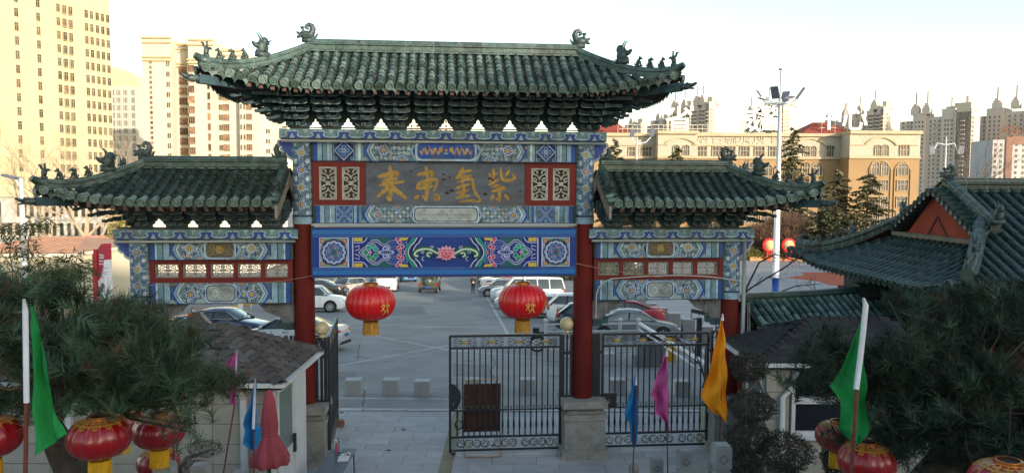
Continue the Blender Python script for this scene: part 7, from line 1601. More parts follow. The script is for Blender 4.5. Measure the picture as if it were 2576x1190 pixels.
def hip_caps(parent, a, b, w, mat, n):
    a, b = Vector(a), Vector(b); d = (b-a)/n; dn = d.normalized(); x = dn.cross(Vector((0, 0, 1))).normalized(); u = x.cross(dn)
    mb = MB(); L = d.length
    vs = []
    for y, zo in ((-L*.1, .045), (L*1.05, .01)):
        for s, z in ((-w, -.10), (-w*.5, -.035), (0, 0), (w*.5, -.035), (w, -.10)): vs.append((s, y, z+zo))
    for s, z in ((-w, -.10), (-w*.5, -.035), (0, 0), (w*.5, -.035), (w, -.10)): vs.append((s, -L*.1, z+.02))
    mb.add(vs, [(i, i+1, i+6, i+5) for i in range(4)]+[(i+10, i+11, i+1, i) for i in range(4)]); me = mb.mesh('hip_shingle', mat)
    for i in range(n):
        m = Matrix((x, dn, u)).transposed().to_4x4(); m.translation = a+d*i; inst(me, 'hip_shingle', parent, mat=m)
wallp = M('booth_panel', (.36, .345, .30), .75, .10, 4, orand=.06, dirt=(.27, .26, .22, .6)); wpj = M('booth_joint', (.14, .13, .11), .9); whp = M('white_plastic', (.62, .63, .64), .4, .08, 3, dirt=(.45, .45, .43, .5)); dkg = M('booth_glass', (.05, .065, .06), .12, .4, .8, spec=.8)
def gutter(par, a, b, r=.05): MB().bar(a, b, .09, .05).bar(Vector(a)+Vector((0, 0, .03)), Vector(b)+Vector((0, 0, .03)), .11, .015).build('gutter', whp, par)
def panels(par, org, ux, w, h, pw, ph, skip=()):
    org, ux = Vector(org), Vector(ux).normalized(); nx, nz = max(1, round(w/pw)), max(1, round(h/ph)); pw, ph = w/nx, h/nz; ang = math.atan2(ux.y, ux.x); me = MB().box((0, 0, 0), (pw-.012, .03, ph-.012)).mesh('wall_panel', wallp)
    for i in range(nx):
        for j in range(nz):
            if any(a <= (i+.5)*pw <= b and c <= (j+.5)*ph <= d for a, b, c, d in skip): continue
            inst(me, 'wall_panel', par, org+ux*(pw*(i+.5))+Vector((0, 0, ph*(j+.5))), (0, 0, ang))
sh1 = M('brown_shingle', (.080, .070, .067), .9, .18, 4, tint=(.13, .118, .112), orand=.2, bump=.3, bscale=120); 
b1 = thing('ticket_booth', 'cream panelled booth with brown hexagonal shingles in front of the left wing', 'booth')
Xl, Xr, Yf, Yb, ze, zr = -9.6, -3.93, 13.05, 15.75, 2.62, 3.34; Ym = (Yf+Yb)/2; hx = 1.42
E_ = [(Xl, Yf, ze), (Xr, Yf, ze), (Xr, Yb, ze), (Xl, Yb, ze)]; R1, R2 = (Xl+hx, Ym, zr), (Xr-hx, Ym, zr)
shingle_face(b1, E_[0], E_[1], R2, R1, .28, .17, sh1); shingle_face(b1, E_[1], E_[2], R2, R2, .28, .17, sh1); shingle_face(b1, E_[2], E_[3], R1, R2, .28, .17, sh1)
hip_caps(b1, Vector(E_[1])+Vector((0, 0, .05)), Vector(R2)+Vector((0, 0, .05)), .14, sh1, 13); hip_caps(b1, Vector(E_[2])+Vector((0, 0, .05)), Vector(R2)+Vector((0, 0, .05)), .14, sh1, 13); hip_caps(b1, Vector(R2)+Vector((0, 0, .05)), Vector(R1)+Vector((0, 0, .05)), .13, sh1, 16)
# small raised gablet behind the ridge
ap = P(502, 791, 15.2); bl_ = P(425, 838, 14.6); br_ = P(546, 836, 14.6); bl_.z = br_.z = min(bl_.z, br_.z)
shingle_face(b1, bl_, br_, ap, ap, .28, .16, sh1); hip_caps(b1, bl_+Vector((0, 0, .04)), ap+Vector((0, 0, .04)), .13, sh1, 9); MB().bar(br_+Vector((0.02, 0, .02)), ap+Vector((.02, 0, .03)), .05, .05).build('barge_trim', M('trim_tan', (.35, .30, .26), .7), b1)
MB().add([tuple(ap), tuple(br_), tuple(br_+Vector((-.35, .9, -.25))), tuple(ap+Vector((-.25, .7, -.22))), tuple(bl_), tuple(bl_+Vector((0, .9, -.25)))], [(0, 1, 2, 3), (0, 3, 5, 4), (1, 4, 5, 2)]).build('gablet', sh1, b1)
gutter(b1, (Xl, Yf-.03, ze-.04), (Xr+.03, Yf-.03, ze-.04)); gutter(b1, (Xr+.03, Yf-.03, ze-.04), (Xr+.03, Yb, ze-.04)); MB().bb(Xl+.1, Xr-.02, Yf+.05, Yb-.05, ze-.13, ze-.07).build('eave_soffit', M('soffit_dark', (.03, .03, .03), .9), b1)
MB().bb(Xl+.4, -4.22, 13.44, 15.45, 0, 2.55).build('wall', wpj, b1); panels(b1, (Xl+.5, 13.42, 0), (1, 0, 0), -4.3-(Xl+.5), 2.52, .95, .38)
MB().bb(-4.27, -4.17, 13.38, 13.48, 0, 2.55).build('corner_post', whp, b1)
dr = bpy.data.objects.new('door', None); COL.objects.link(dr); dr.parent = b1
MB().bb(-4.2, -4.14, 13.55, 13.63, 0, 2.4).bb(-4.2, -4.14, 14.5, 14.58, 0, 2.4).bb(-4.2, -4.14, 13.63, 14.5, 2.3, 2.4).bb(-4.2, -4.14, 13.63, 14.5, 1.0, 1.12).bb(-4.2, -4.15, 13.63, 14.5, .02, 1.0).build('frame', whp, dr); MB().bb(-4.19, -4.165, 13.63, 14.5, 1.12, 2.3).build('pane', M('frosted_pane', (.14, .19, .17), .3, .2, 2), dr); MB().bb(-4.14, -4.09, 14.46, 14.52, .95, 1.3).build('handle', iron, dr)
MB().bb(-4.2, -4.14, 14.62, 15.4, 0, 2.5).build('side_panel', whp, b1)
for px in (611, 170): x = XZ(px, 1000, 13.3)[0]; MB().bb(x-.05, x+.05, 13.28, 13.38, 0, 2.30).tube([(x, 13.33, 2.28), (x-.02, 13.2, 2.42), (x-.04, 13.1, 2.58)], .055, 8).build('downpipe', whp, b1)
# right booth
sh2 = M('black_shingle', (.028, .029, .033), .9, .2, 5, orand=.25, bump=.3, bscale=120)
b2 = thing('guard_booth', 'cream booth with black shingled roof and white framed window on the right', 'booth')
Xl, Xr, Yf, Yb, ze, zr = 4.58, 9.0, 14.4, 16.55, 2.70, 3.36; Ym = 15.5; E_ = [(Xl, Yf, ze), (Xr, Yf, ze), (Xr, Yb, ze), (Xl, Yb, ze)]; R1, R2 = (6.02, Ym, zr), (7.6, Ym, zr)
shingle_face(b2, E_[0], E_[1], R2, R1, .34, .17, sh2, False); shingle_face(b2, E_[3], E_[0], R1, R1, .34, .17, sh2, False); shingle_face(b2, E_[1], E_[2], R2, R2, .34, .17, sh2, False); shingle_face(b2, E_[2], E_[3], R1, R2, .34, .17, sh2, False)
hip_caps(b2, Vector(E_[0])+Vector((0, 0, .03)), Vector(R1)+Vector((0, 0, .03)), .10, sh2, 12); hip_caps(b2, Vector(E_[3])+Vector((0, 0, .03)), Vector(R1)+Vector((0, 0, .03)), .10, sh2, 12); hip_caps(b2, Vector(R1)+Vector((0, 0, .03)), Vector(R2)+Vector((0, 0, .03)), .1, sh2, 8)
gutter(b2, (Xl-.03, Yf-.03, ze-.04), (Xr, Yf-.03, ze-.04)); gutter(b2, (Xl-.03, Yb, ze-.04), (Xl-.03, Yf-.03, ze-.04)); MB().bb(Xl+.05, Xr-.02, Yf+.05, Yb-.05, ze-.13, ze-.07).build('eave_soffit', M('soffit_dark', (.03, .03, .03)), b2)
MB().bb(4.92, 8.8, 14.72, 16.3, 0, 2.62).build('wall', wpj, b2); wx0, wx1 = XZ(1990, 1000, 14.7)[0], 6.5
panels(b2, (4.9, 14.70, 0), (1, 0, 0), wx0-4.9-.03, 2.6, .5, .52); panels(b2, (wx0, 14.70, 0), (1, 0, 0), 2.9, 1.2, .8, .4)
wd = bpy.data.objects.new('window', None); COL.objects.link(wd); wd.parent = b2
MB().bb(wx0, wx0+.07, 14.64, 14.72, 1.25, 2.6).bb(wx1, wx1+.07, 14.64, 14.72, 1.25, 2.6).bb(wx0+.07, wx1, 14.64, 14.72, 1.25, 1.33).bb(wx0+.07, wx1, 14.64, 14.72, 1.86, 2.0).bb(wx0+.07, wx1, 14.64, 14.72, 2.52, 2.6).bb(wx0-.05, wx1+.1, 14.58, 14.72, 1.17, 1.25).build('frame', whp, wd); MB().bb(wx0+.07, wx1, 14.68, 14.70, 1.33, 1.86).build('pane', glass('booth_glass_dark', (.012, .014, .02)), wd); MB().bb(wx0+.07, wx1, 14.68, 14.70, 2.0, 2.52).build('pane', glass('booth_glass_dark'), wd)
x = XZ(1972, 1000, 14.55)[0]; MB().tube([(x, 14.6, .9), (x, 14.6, 2.0), (x+.12, 14.6, 2.12), (x+.3, 14.6, 2.6)], .05, 8).build('downpipe', whp, b2, True)
dr = bpy.data.objects.new('door', None); COL.objects.link(dr); dr.parent = b2; MB().bb(4.86, 4.92, 14.85, 14.93, 0, 2.3).bb(4.86, 4.92, 15.75, 15.83, 0, 2.3).bb(4.86, 4.92, 14.93, 15.75, 2.2, 2.3).bb(4.86, 4.92, 14.93, 15.75, .95, 1.07).bb(4.87, 4.92, 14.93, 15.75, .05, .95).build('frame', whp, dr); MB().bb(4.88, 4.90, 14.93, 15.75, 1.07, 2.2).build('pane', dkg, dr); MB().bb(4.82, 4.86, 14.90, 14.93, 1.2, 1.4).build('handle', iron, dr)
# table with bottles, paper and thermometer
t = thing('table', 'dark grey folding table by the left pier holding bottles and paper', 'table', (-3.34, 14.5, 0)); MB().bb(-.24, .24, -.75, .75, .72, .75).build('table_top', M('table_top', (.11, .13, .16), .5, .15, 3), t, 'auto')
for sx in (-1, 1):
    for sy in (-1, 1): MB().tube([(sx*.2, sy*.66, .72), (sx*.21, sy*.7, 0)], .014, 6).build('leg', iron, t)
def bottle(label, px, py, Y, col, h, spray):
    q = P(px, py, Y); t = thing('spray_bottle', label, 'bottle', (q.x, Y, .75)); MB().lathe([(.034, 0), (.036, .01), (.036, h*.55), (.03, h*.68), (.013, h*.8), (.013, h*.85)], 14).build('body', M(*col), t, True); MB().tube([(0, 0, h*.85), (0, 0, h*.95), (-.02*spray, 0, h), (-.06*spray, 0, h*.98)], .012, 6).build('nozzle', whp if spray > 0 else M('pale_pink', (.6, .4, .38), .5), t, True); MB().tube([(.0, 0, h*.93), (.05*spray, 0, h*.9), (.06*spray, 0, h*.8)], .007, 5).build('trigger', iron, t)
bottle('pink spray bottle with black trigger on the dark table', 848, 1156, 14.98, ('liquid_pink', (.45, .10, .17), .25, .1, 5), .26, 1); bottle('pale blue pump bottle behind the pink one on the dark table', 856, 1150, 15.06, ('liquid_blue', (.22, .42, .50), .25, .1, 5), .28, -1)
o = MB().box((0, 0, 0), (.20, .26, .025), rz=.1).build('paper_pad', M('paper', (.70, .71, .73), .8), None, loc=(-3.22, 14.62, .765)); o['label'] = 'white paper pad lying on the dark table'; o['category'] = 'paper'
o = MB().tube([(-.08, 0, 0), (.02, 0, .02)], .018, 8).blob((.06, 0, .025), (.05, .028, .025)).bb(.045, .08, -.03, -.025, .01, .035, 1).build('thermometer', [M('paper', (.7, .7, .7)), iron], None, True, (-3.21, 14.72, .80)); o['label'] = 'white handheld thermometer lying on the paper pad'; o['category'] = 'thermometer'
# closed parasol
q = P(676, 980, 12.75); t = thing('parasol', 'closed rose-red parasol tied at its waist in front of the cream booth', 'parasol', (q.x, 12.75, gz(12.75))); zt = q.z-gz(12.75)
H = 1.27; prof = [(.015, 0), (.05, -.03), (.085, -.15), (.115, -.4), (.135, -.62), (.12, -.75), (.15, -.82), (.21, -.95), (.27, -1.08), (.31, -1.18), (.28, -1.26)]
MB().lathe([(r, z) for r, z in prof], 72, (0, 0, zt), f=lambda a, z: 1+(.05 if z > -.7 else .13)*math.sin(8*a+z*3)+.05*math.sin(19*a+z*5)+.06*math.sin(3*a+1), cap=False).build('canopy', M('parasol_rose', (.30, .055, .075), .7, .12, 5, bump=.2, bscale=12), t, True)
MB().tube([(0, 0, 0), (0, 0, zt+.03)], .02, 8).build('pole', iron, t); MB().box((0, 0, .04), (.5, .5, .08)).build('base', stone_m, t); MB().lathe([(.13, zt-.76), (.14, zt-.74), (.13, zt-.72)], 20, cap=False).build('tie', M('parasol_rose', (.3, .055, .075)), t)

# ------------------------------------------------------------------ FLAGS
pole_m = M('bamboo_red', (.13, .035, .03), .6, .25, 8); sleeve_m = M('sleeve_white', (.55, .56, .64), .8, .08, 6)
def flag(label, Y, left, right, col, pole, sleeve=None, sw=.012, pr=.011, dY=-.09, seed=0, front=False):
    c0 = P(*pole[-1], Y); zb = gz(Y); t = thing('flag', label, 'flag', (c0.x, Y, zb)); O = Vector((c0.x, Y, zb))
    def pl(pts, s):
        L = [0]
        for a, b in zip(pts, pts[1:]): L.append(L[-1]+math.hypot(b[0]-a[0], b[1]-a[1]))
        d = s*L[-1]
        for i in range(len(pts)-1):
            if d <= L[i+1]+1e-9: f = (d-L[i])/max(1e-9, L[i+1]-L[i]); return (pts[i][0]+(pts[i+1][0]-pts[i][0])*f, pts[i][1]+(pts[i+1][1]-pts[i][1])*f)
        return pts[-1]
    def fn(u, v):
        a, b = pl(left, v), pl(right, v); p = P(a[0]+(b[0]-a[0])*u, a[1]+(b[1]-a[1])*u, Y+dY)-O
        w = Vector(((0, 1, 0)))*(.045*math.sin(u*9+seed+v*3)*min(1, v*2+.2)+.018*math.sin(u*4+v*17+seed)+.07*abs(((v*3.1+u*.8) % 1)-.5)+.05*abs(((v*1.3-u*2.2) % 1)-.5)); return p+w
    MB().grid(fn, 36, 60).build('cloth', M('flag_'+col[0], col[1], .75, .06, 4, bump=.1, bscale=10), t, True)
    pp = [P(a, b, Y-.17 if front else Y+.01)-O for a, b in pole]; d = (pp[-1]-pp[-2]).normalized(); e = pp[-1]+d*((pp[-1].z)/max(.2, -d.z)); pp.append(e); MB().tube(pp, pr, 7).build('pole', pole_m, t)
    if sleeve: MB().tube([P(a, b, Y-.18)-O for a, b in sleeve], [sw*.5]+[sw]*(len(sleeve)-1), 7).build('sleeve', sleeve_m, t, True)
GRN, BLU, PNK, ORG = ('green', (.008, .20, .05)), ('blue', (.015, .17, .42)), ('pink', (.46, .08, .26)), ('orange', (.72, .26, .006))
flag('green flag on a red bamboo pole at the left edge, with a white sleeve', 6.0, [(72, 772), (72, 900), (71, 1020), (80, 1152)], [(74, 772), (104, 880), (128, 985), (161, 1094)], GRN, [(63, 760), (67, 1000), (64, 1190)], [(60, 752), (64, 780), (67, 1012)], .021, .017)
flag('small magenta flag half hidden by the left pine, against the brown roof', 11.2, [(592, 884), (566, 918), (572, 960), (578, 1016)], [(597, 884), (597, 940), (596, 980), (592, 1018)], ('magenta', (.42, .05, .27)), [(595, 885), (590, 1018), (562, 1190)], [(596, 880), (592, 960)], .018)
flag('blue flag on the left beside the closed parasol', 11.8, [(640, 958), (627, 1010), (611, 1068), (614, 1085), (612, 1115), (634, 1132)], [(643, 958), (644, 1010), (645, 1070), (655, 1078), (652, 1110), (640, 1134)], BLU, [(642, 956), (638, 1080), (639, 1190)], [(642, 951), (640, 1010), (637, 1078)], .022, seed=2, front=True)
flag('blue flag on the right in front of the right gate, lowest of three', 14.0, [(1600, 944), (1588, 985), (1571, 1044), (1584, 1065), (1587, 1105), (1592, 1122)], [(1602, 944), (1604, 1000), (1604, 1050), (1605, 1090), (1603, 1118), (1598, 1126)], BLU, [(1602, 942), (1598, 1050), (1592, 1190)], [(1602, 938), (1600, 968)], .022, seed=1, front=True)
flag('pink flag on the right between the blue and the orange flags', 12.2, [(1676, 882), (1658, 930), (1635, 990), (1649, 1010), (1647, 1038), (1676, 1062), (1683, 1086)], [(1679, 882), (1682, 940), (1684, 1000), (1685, 1040), (1684, 1070), (1684, 1087)], PNK, [(1678, 880), (1676, 1000), (1680, 1190)], [(1678, 874), (1678, 896)], .022, seed=3)
flag('orange flag on the right, beside the outer red column', 9.6, [(1816, 800), (1796, 880), (1765, 1000), (1790, 1035), (1815, 1052), (1827, 1063)], [(1819, 800), (1828, 860), (1832, 930), (1830, 1000), (1830, 1040), (1829, 1064)], ORG, [(1818, 795), (1812, 1040), (1808, 1190)], [(1818, 789), (1818, 806)], .018, seed=4)
flag('green flag with a white sleeve in front of the right pine', 7.4, [(2172, 800), (2140, 880), (2092, 972), (2122, 1012), (2120, 1060), (2118, 1085), (2150, 1116)], [(2180, 800), (2182, 880), (2182, 960), (2180, 1010), (2184, 1060), (2182, 1090), (2166, 1117)], GRN, [(2176, 762), (2156, 980), (2141, 1190)], [(2172, 750), (2178, 768), (2172, 830), (2164, 900), (2154, 978)], .026, .018, seed=5, front=True)
flag('yellow flag almost hidden behind the top right of the left pine', 10.5, [(420, 812), (423, 840), (428, 862)], [(427, 812), (432, 840), (438, 860)], ('yellow', (.70, .32, .01)), [(424, 806), (436, 900), (440, 1000)])
flag('yellow flag scrap showing beside the upper lantern in the left pine', 8.8, [(441, 1032), (446, 1050), (462, 1066)], [(452, 1036), (470, 1052), (474, 1062)], ('yellow', (.7, .32, .01)), [(441, 1028), (438, 1100), (436, 1190)])

# ------------------------------------------------------------------ LANTERNS IN THE PINES
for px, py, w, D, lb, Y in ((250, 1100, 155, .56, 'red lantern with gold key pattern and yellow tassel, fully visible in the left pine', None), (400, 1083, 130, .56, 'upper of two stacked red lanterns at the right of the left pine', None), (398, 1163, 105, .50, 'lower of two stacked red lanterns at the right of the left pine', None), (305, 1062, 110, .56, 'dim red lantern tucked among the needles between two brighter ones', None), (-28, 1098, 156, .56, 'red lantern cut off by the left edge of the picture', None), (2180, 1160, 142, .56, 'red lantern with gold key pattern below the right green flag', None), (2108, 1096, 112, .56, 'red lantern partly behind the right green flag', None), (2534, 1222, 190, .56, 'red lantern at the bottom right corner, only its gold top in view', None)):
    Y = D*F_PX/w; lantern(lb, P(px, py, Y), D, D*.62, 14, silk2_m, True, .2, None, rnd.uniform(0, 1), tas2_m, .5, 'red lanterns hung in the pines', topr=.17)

# ------------------------------------------------------------------ STONE BALUSTERS
bst = M('baluster_stone', (.26, .265, .265), .8, .15, 5, bump=.2, bscale=60, dirt=(.2, .2, .19, .5))
for px, py, wpx, Y, lb in ((1815, 1118, 42.5, 9.2, 'stone baluster under the orange flag, largest on the right'), (1722, 1131, 34, 11.4, 'stone baluster second from the orange flag'), (1652, 1152, 29, 13.3, 'stone baluster below the pink flag'), (1595, 1169, 21, 15.6, 'smallest stone baluster, below the right blue flag'), (415, 1166, 46, 8.5, 'stone baluster in front of the lower stacked lantern'), (503, 1168, 39, 9.9, 'stone baluster below the little bonsai pad'), (603, 1186, 32, 11.9, 'stone baluster top just showing left of the blue flag foot')):
    w = wpx*Y/F_PX; q = P(px, py, Y); zb = gz(Y); t = thing('stone_baluster', lb, 'stone post', (q.x, Y, zb), R(3)); h = q.z-zb; mb = MB(); mb.box((0, 0, h-.14), (w, w, .25)); mb.box((0, 0, h-.005), (w*.86, w*.86, .03)); mb.build('cap', bst, t); MB().box((0, 0, h-.285), (w*.8, w*.8, .04)).box((0, 0, (h-.305)/2), (w*.94, w*.94, h-.305)).build('shaft', bst, t)
    m = MB(); z = h-.15
    for a, b in (((-.28, 0), (0, .28)), ((0, .28), (.28, 0)), ((.28, 0), (0, -.28)), ((0, -.28), (-.28, 0))): m.bar((a[0]*w, -w/2-.003, z+a[1]*.2), (b[0]*w, -w/2-.003, z+b[1]*.2), .008, .008)
    m.build('diamond', M('carving_shadow', (.12, .12, .12), .9), t)
a, b = P(1660, 1215, 11), P(1790, 1172, 9.3); o = MB().bar(a, b, .12, .14).bar(a-Vector((0, 0, .5)), b-Vector((0, 0, .5)), .08, .8).build('stair_balustrade', bst, None); o['label'] = 'sloping stone balustrade panel between the right balusters'; o['category'] = 'balustrade'

# ------------------------------------------------------------------ PLANTS
def tri_mesh(name, Pb, D, L, W_, mat, parent, col=None, kind=None, quad=False, bend=None, rs=NR):
    """blades: base Pb, direction D, length L, width W_"""
    n = len(Pb); r = rs.normal(size=(n, 3)); S_ = np.cross(D, r); S_ /= (np.linalg.norm(S_, axis=1, keepdims=True)+1e-9); L = L.reshape(-1, 1); W_ = W_.reshape(-1, 1)
    if quad:
        V = np.stack([Pb, Pb+D*L*.45+S_*W_, Pb+D*L, Pb+D*L*.45-S_*W_], 1).reshape(-1, 3); Fc = np.arange(4*n).reshape(-1, 4)
    else:
        V = np.stack([Pb-S_*W_, Pb+S_*W_, Pb+D*L], 1).reshape(-1, 3); Fc = np.arange(3*n).reshape(-1, 3)
    kw = {'kind': kind} if kind else {}
    return np_mesh(name, V, Fc, mat, parent, col, **kw)
def unit(n, rs=NR): v = rs.normal(size=(n, 3)); return v/np.linalg.norm(v, axis=1, keepdims=True)
leafm = M('leaf_mix', (1, 1, 1), .65, .25, 3, attr=True, spec=.15)
def pine(label, ells, Y0, ntuft, trunk, seed, brown=.04, base=(.034, .060, .040), nl=(.12, .19), dr=1.0):
    rs = np.random.RandomState(seed); t = thing('pine_tree', label, 'pine tree', trunk[0]); O = np.array(trunk[0]); C, A = [], []
    vol = np.array([e[2]*e[3] for e in ells], float); vol /= vol.sum()
    for e, f in zip(ells, vol):
        Y = Y0+(e[4] if len(e) > 4 else 0); c = np.array(P(e[0], e[1], Y)); rx, rz = e[2]*Y/F_PX, e[3]*Y/F_PX; ry = .75*max(rx, rz)*dr; n = int(ntuft*f); u = unit(n, rs)*(rs.rand(n, 1)**.42)*rs.uniform(.85, 1.16, (n, 1)); q = c+u*np.array([rx, ry, rz]); nc = max(4, n//14); sc_ = q[rs.randint(0, n, nc)]; q = sc_[rs.randint(0, nc, n)]+rs.normal(size=(n, 3))*np.array([.14, .14, .055]); C.append(q); d = u*np.array([1, 1, .6])+np.array([0, -.15, .55])+rs.normal(size=(n, 3))*.3; A.append(d/np.linalg.norm(d, axis=1, keepdims=True))
    C, A = np.concatenate(C), np.concatenate(A); n = len(C); k = 44
    # needles spray along each shoot
    base_ = np.repeat(C, k, 0); ax = np.repeat(A, k, 0); s = rs.rand(n*k, 1); b = base_+ax*(s-.5)*.16; r = unit(n*k, rs); r -= ax*(r*ax).sum(1, keepdims=True); r /= np.linalg.norm(r, axis=1, keepdims=True)+1e-9
    D = ax*(.35+.75*s)+r*(.95-.3*s); D /= np.linalg.norm(D, axis=1, keepdims=True); L = rs.uniform(nl[0], nl[1], n*k)*np.repeat(rs.uniform(.7, 1.25, n), k); Wd = rs.uniform(.0026, .0048, n*k)
    tc = rs.uniform(.35, 2.1, (n, 1))*np.array([base]); bm = rs.rand(n) < brown; tc[bm] = np.array([.10, .055, .03])*rs.uniform(.6, 1.2, (bm.sum(), 1)); tc[:, 0] *= rs.uniform(.8, 1.35, n)
    colr = np.repeat(tc, k, 0)*rs.uniform(.7, 1.5, (n*k, 1)); tri_mesh('needles', b-O, D, L, Wd, leafm, t, colr, rs=rs)
    mb = MB(); bark = M('pine_bark', (.07, .055, .045), .95, .4, 8, bump=.8, bscale=25)
    tp = [Vector(p)-Vector(trunk[0]) for p in trunk[:-1]]; mb.tube(tp, [trunk[-1]*(1-.5*i/len(tp)) for i in range(len(tp))], 10); mb.build('trunk', bark, t, True)
    mb = MB(); cen = tp[-1]
    for i in range(0, n, max(1, n//160)): p_ = Vector(C[i]-O); m_ = cen.lerp(p_, .5)+Vector((0, 0, -.12)); mb.tube([cen, m_, p_], [.035, .018, .006], 5, cap=False)
    mb.build('branches', bark, t, True); return t
pine('dark long-needled pine filling the lower left of the picture', [(60, 785, 130, 72, .6), (200, 810, 130, 70, .6), (330, 830, 110, 85, .3), (420, 880, 85, 75), (30, 900, 110, 120), (160, 930, 140, 100), (300, 940, 130, 90), (440, 955, 105, 75), (540, 955, 62, 48, .2), (250, 1010, 120, 40), (70, 1020, 90, 60, .4), (470, 1010, 60, 40), (488, 1083, 20, 22), (140, 745, 60, 30, .8), (20, 735, 60, 40, .8)], 7.3, 1450, [P(205, 1230, 7.6), P(160, 1140, 7.6), P(120, 1060, 7.5), P(180, 960, 7.5), .17], 3)
pine('very dark pine filling the lower right of the picture', [(2110, 880, 75, 55, .3), (2085, 960, 60, 45), (2120, 1040, 65, 60, .3), (2230, 890, 100, 75), (2350, 850, 110, 90, .3), (2470, 810, 110, 80, .5), (2560, 830, 90, 90, .3), (2280, 1000, 120, 90), (2420, 970, 130, 100), (2550, 980, 110, 110), (2350, 1110, 140, 80), (2500, 1120, 130, 80), (2240, 1100, 60, 50), (2045, 920, 40, 25, -.2), (2390, 760, 60, 30, .8), (2530, 745, 70, 30, .8)], 7.8, 1600, [P(2300, 1260, 8.2), P(2380, 1160, 8.2), P(2450, 1080, 8.1), P(2400, 980, 8.0), .22], 5, brown=.012, base=(.020, .034, .025))
# clipped shrubs
def shrub_ball(t, c, r, n, rs, col=(.050, .050, .038), tw=.4, leaf=.022):
    c = np.array(c); u = unit(n, rs); rad = rs.uniform(.80, 1.03, (n, 1)); lump = 1+.12*np.sin(u[:, :1]*7+c[0])*np.cos(u[:, 1:2]*6)+.08*np.sin(u[:, 2:3]*11+u[:, :1]*5); p = c+u*np.array(r)*rad*lump; D = u*.6+unit(n, rs)*.9; D /= np.linalg.norm(D, axis=1, keepdims=True)
    cl = np.array([col])*rs.uniform(.5, 1.9, (n, 1)); tri_mesh('foliage', p, D, rs.uniform(leaf*.8, leaf*1.9, n), rs.uniform(leaf*.25, leaf*.5, n), leafm, t, cl, quad=True, rs=rs)
    m = int(n*.07); u2 = unit(m, rs); tri_mesh('twigs', c+u2*np.array(r)*.3, u2*.8+unit(m, rs)*.25, rs.uniform(.8, 1.5, m)*min(r)*.85, np.full(m, .0035), M('twig_grey', (.12, .10, .085), .9), t, None, rs=rs)
rs = np.random.RandomState(21)
t = thing('topiary_tree', 'three-tiered clipped tree with twisted stem in front of the right booth', 'shrub'); Y = 12.4; px = Y/F_PX
for x, y, a, b in ((1884, 922, 47, 36), (1893, 1020, 60, 38), (1886, 1100, 60, 38)): shrub_ball(t, P(x, y, Y), (a*px, a*px*.9, b*px), 5200, rs)
MB().tube([P(*q, Y) for q in ((1880, 1230), (1892, 1150), (1876, 1110), (1908, 1060), (1900, 1040), (1878, 985), (1905, 955), (1888, 930))], [.07, .06, .055, .05, .05, .04, .035, .02], 8).tube([P(1908, 960, Y), P(1925, 1000, Y)], .02, 6).build('trunk', M('topiary_bark', (.12, .11, .10), .9, .3, 8, bump=.5), t, True)
for lb, x, y, a, b, Y in (('low clipped bush at the foot of the three-tiered tree, left', 1862, 1165, 52, 40, 11.9), ('round clipped bush right of the three-tiered tree', 1978, 1136, 66, 50, 12.0), ('dark clipped bush lowest in front of the booth', 1930, 1195, 85, 38, 11.2), ('dark bush under the red lanterns behind the right green flag', 2110, 1150, 40, 60, 10.5)):
    px = Y/F_PX; t = thing('clipped_bush', lb, 'bush', group='clipped bushes before the right booth'); shrub_ball(t, P(x, y, Y), (a*px, a*px*.9, b*px), 5600, rs, (.034, .036, .028)); 
t = thing('bonsai_tree', 'small flat-topped bonsai tree in front of the cream booth', 'shrub'); Y = 10.8; px = Y/F_PX; shrub_ball(t, P(518, 1128, Y), (44*px, 36*px, 20*px), 1500, rs, (.05, .05, .04), leaf=.014); shrub_ball(t, P(486, 1178, Y), (40*px, 34*px, 20*px), 1800, rs, (.05, .05, .04), leaf=.014); MB().tube([P(*q, Y) for q in ((440, 1230), (455, 1170), (470, 1150), (500, 1142), (530, 1130))], [.04, .035, .03, .025, .012], 7).build('trunk', M('topiary_bark', (.12, .11, .10)), t, True)
n = 9000; xs = rs.uniform(3.6, 9, n); ys = rs.uniform(8.2, 14.2, n); pb = np.stack([xs, ys, np.array([gz(y) for y in ys])+rs.uniform(0, .28, n)], 1); D = unit(n, rs); D[:, 2] = abs(D[:, 2]); tri_mesh('ground_cover', pb, D, rs.uniform(.03, .07, n), rs.uniform(.008, .018, n), leafm, None, np.array([[.03, .045, .025]])*rs.uniform(.5, 1.8, (n, 1)), kind='stuff', quad=True, rs=rs)
n = 6000; xs = rs.uniform(-9, -4.4, n); ys = rs.uniform(8.2, 12.6, n); pb = np.stack([xs, ys, np.array([gz(y) for y in ys])+rs.uniform(0, .2, n)], 1); D = unit(n, rs); D[:, 2] = abs(D[:, 2]); tri_mesh('ground_cover', pb, D, rs.uniform(.03, .07, n), rs.uniform(.008, .018, n), leafm, None, np.array([[.03, .04, .025]])*rs.uniform(.5, 1.8, (n, 1)), kind='stuff', quad=True, rs=rs)
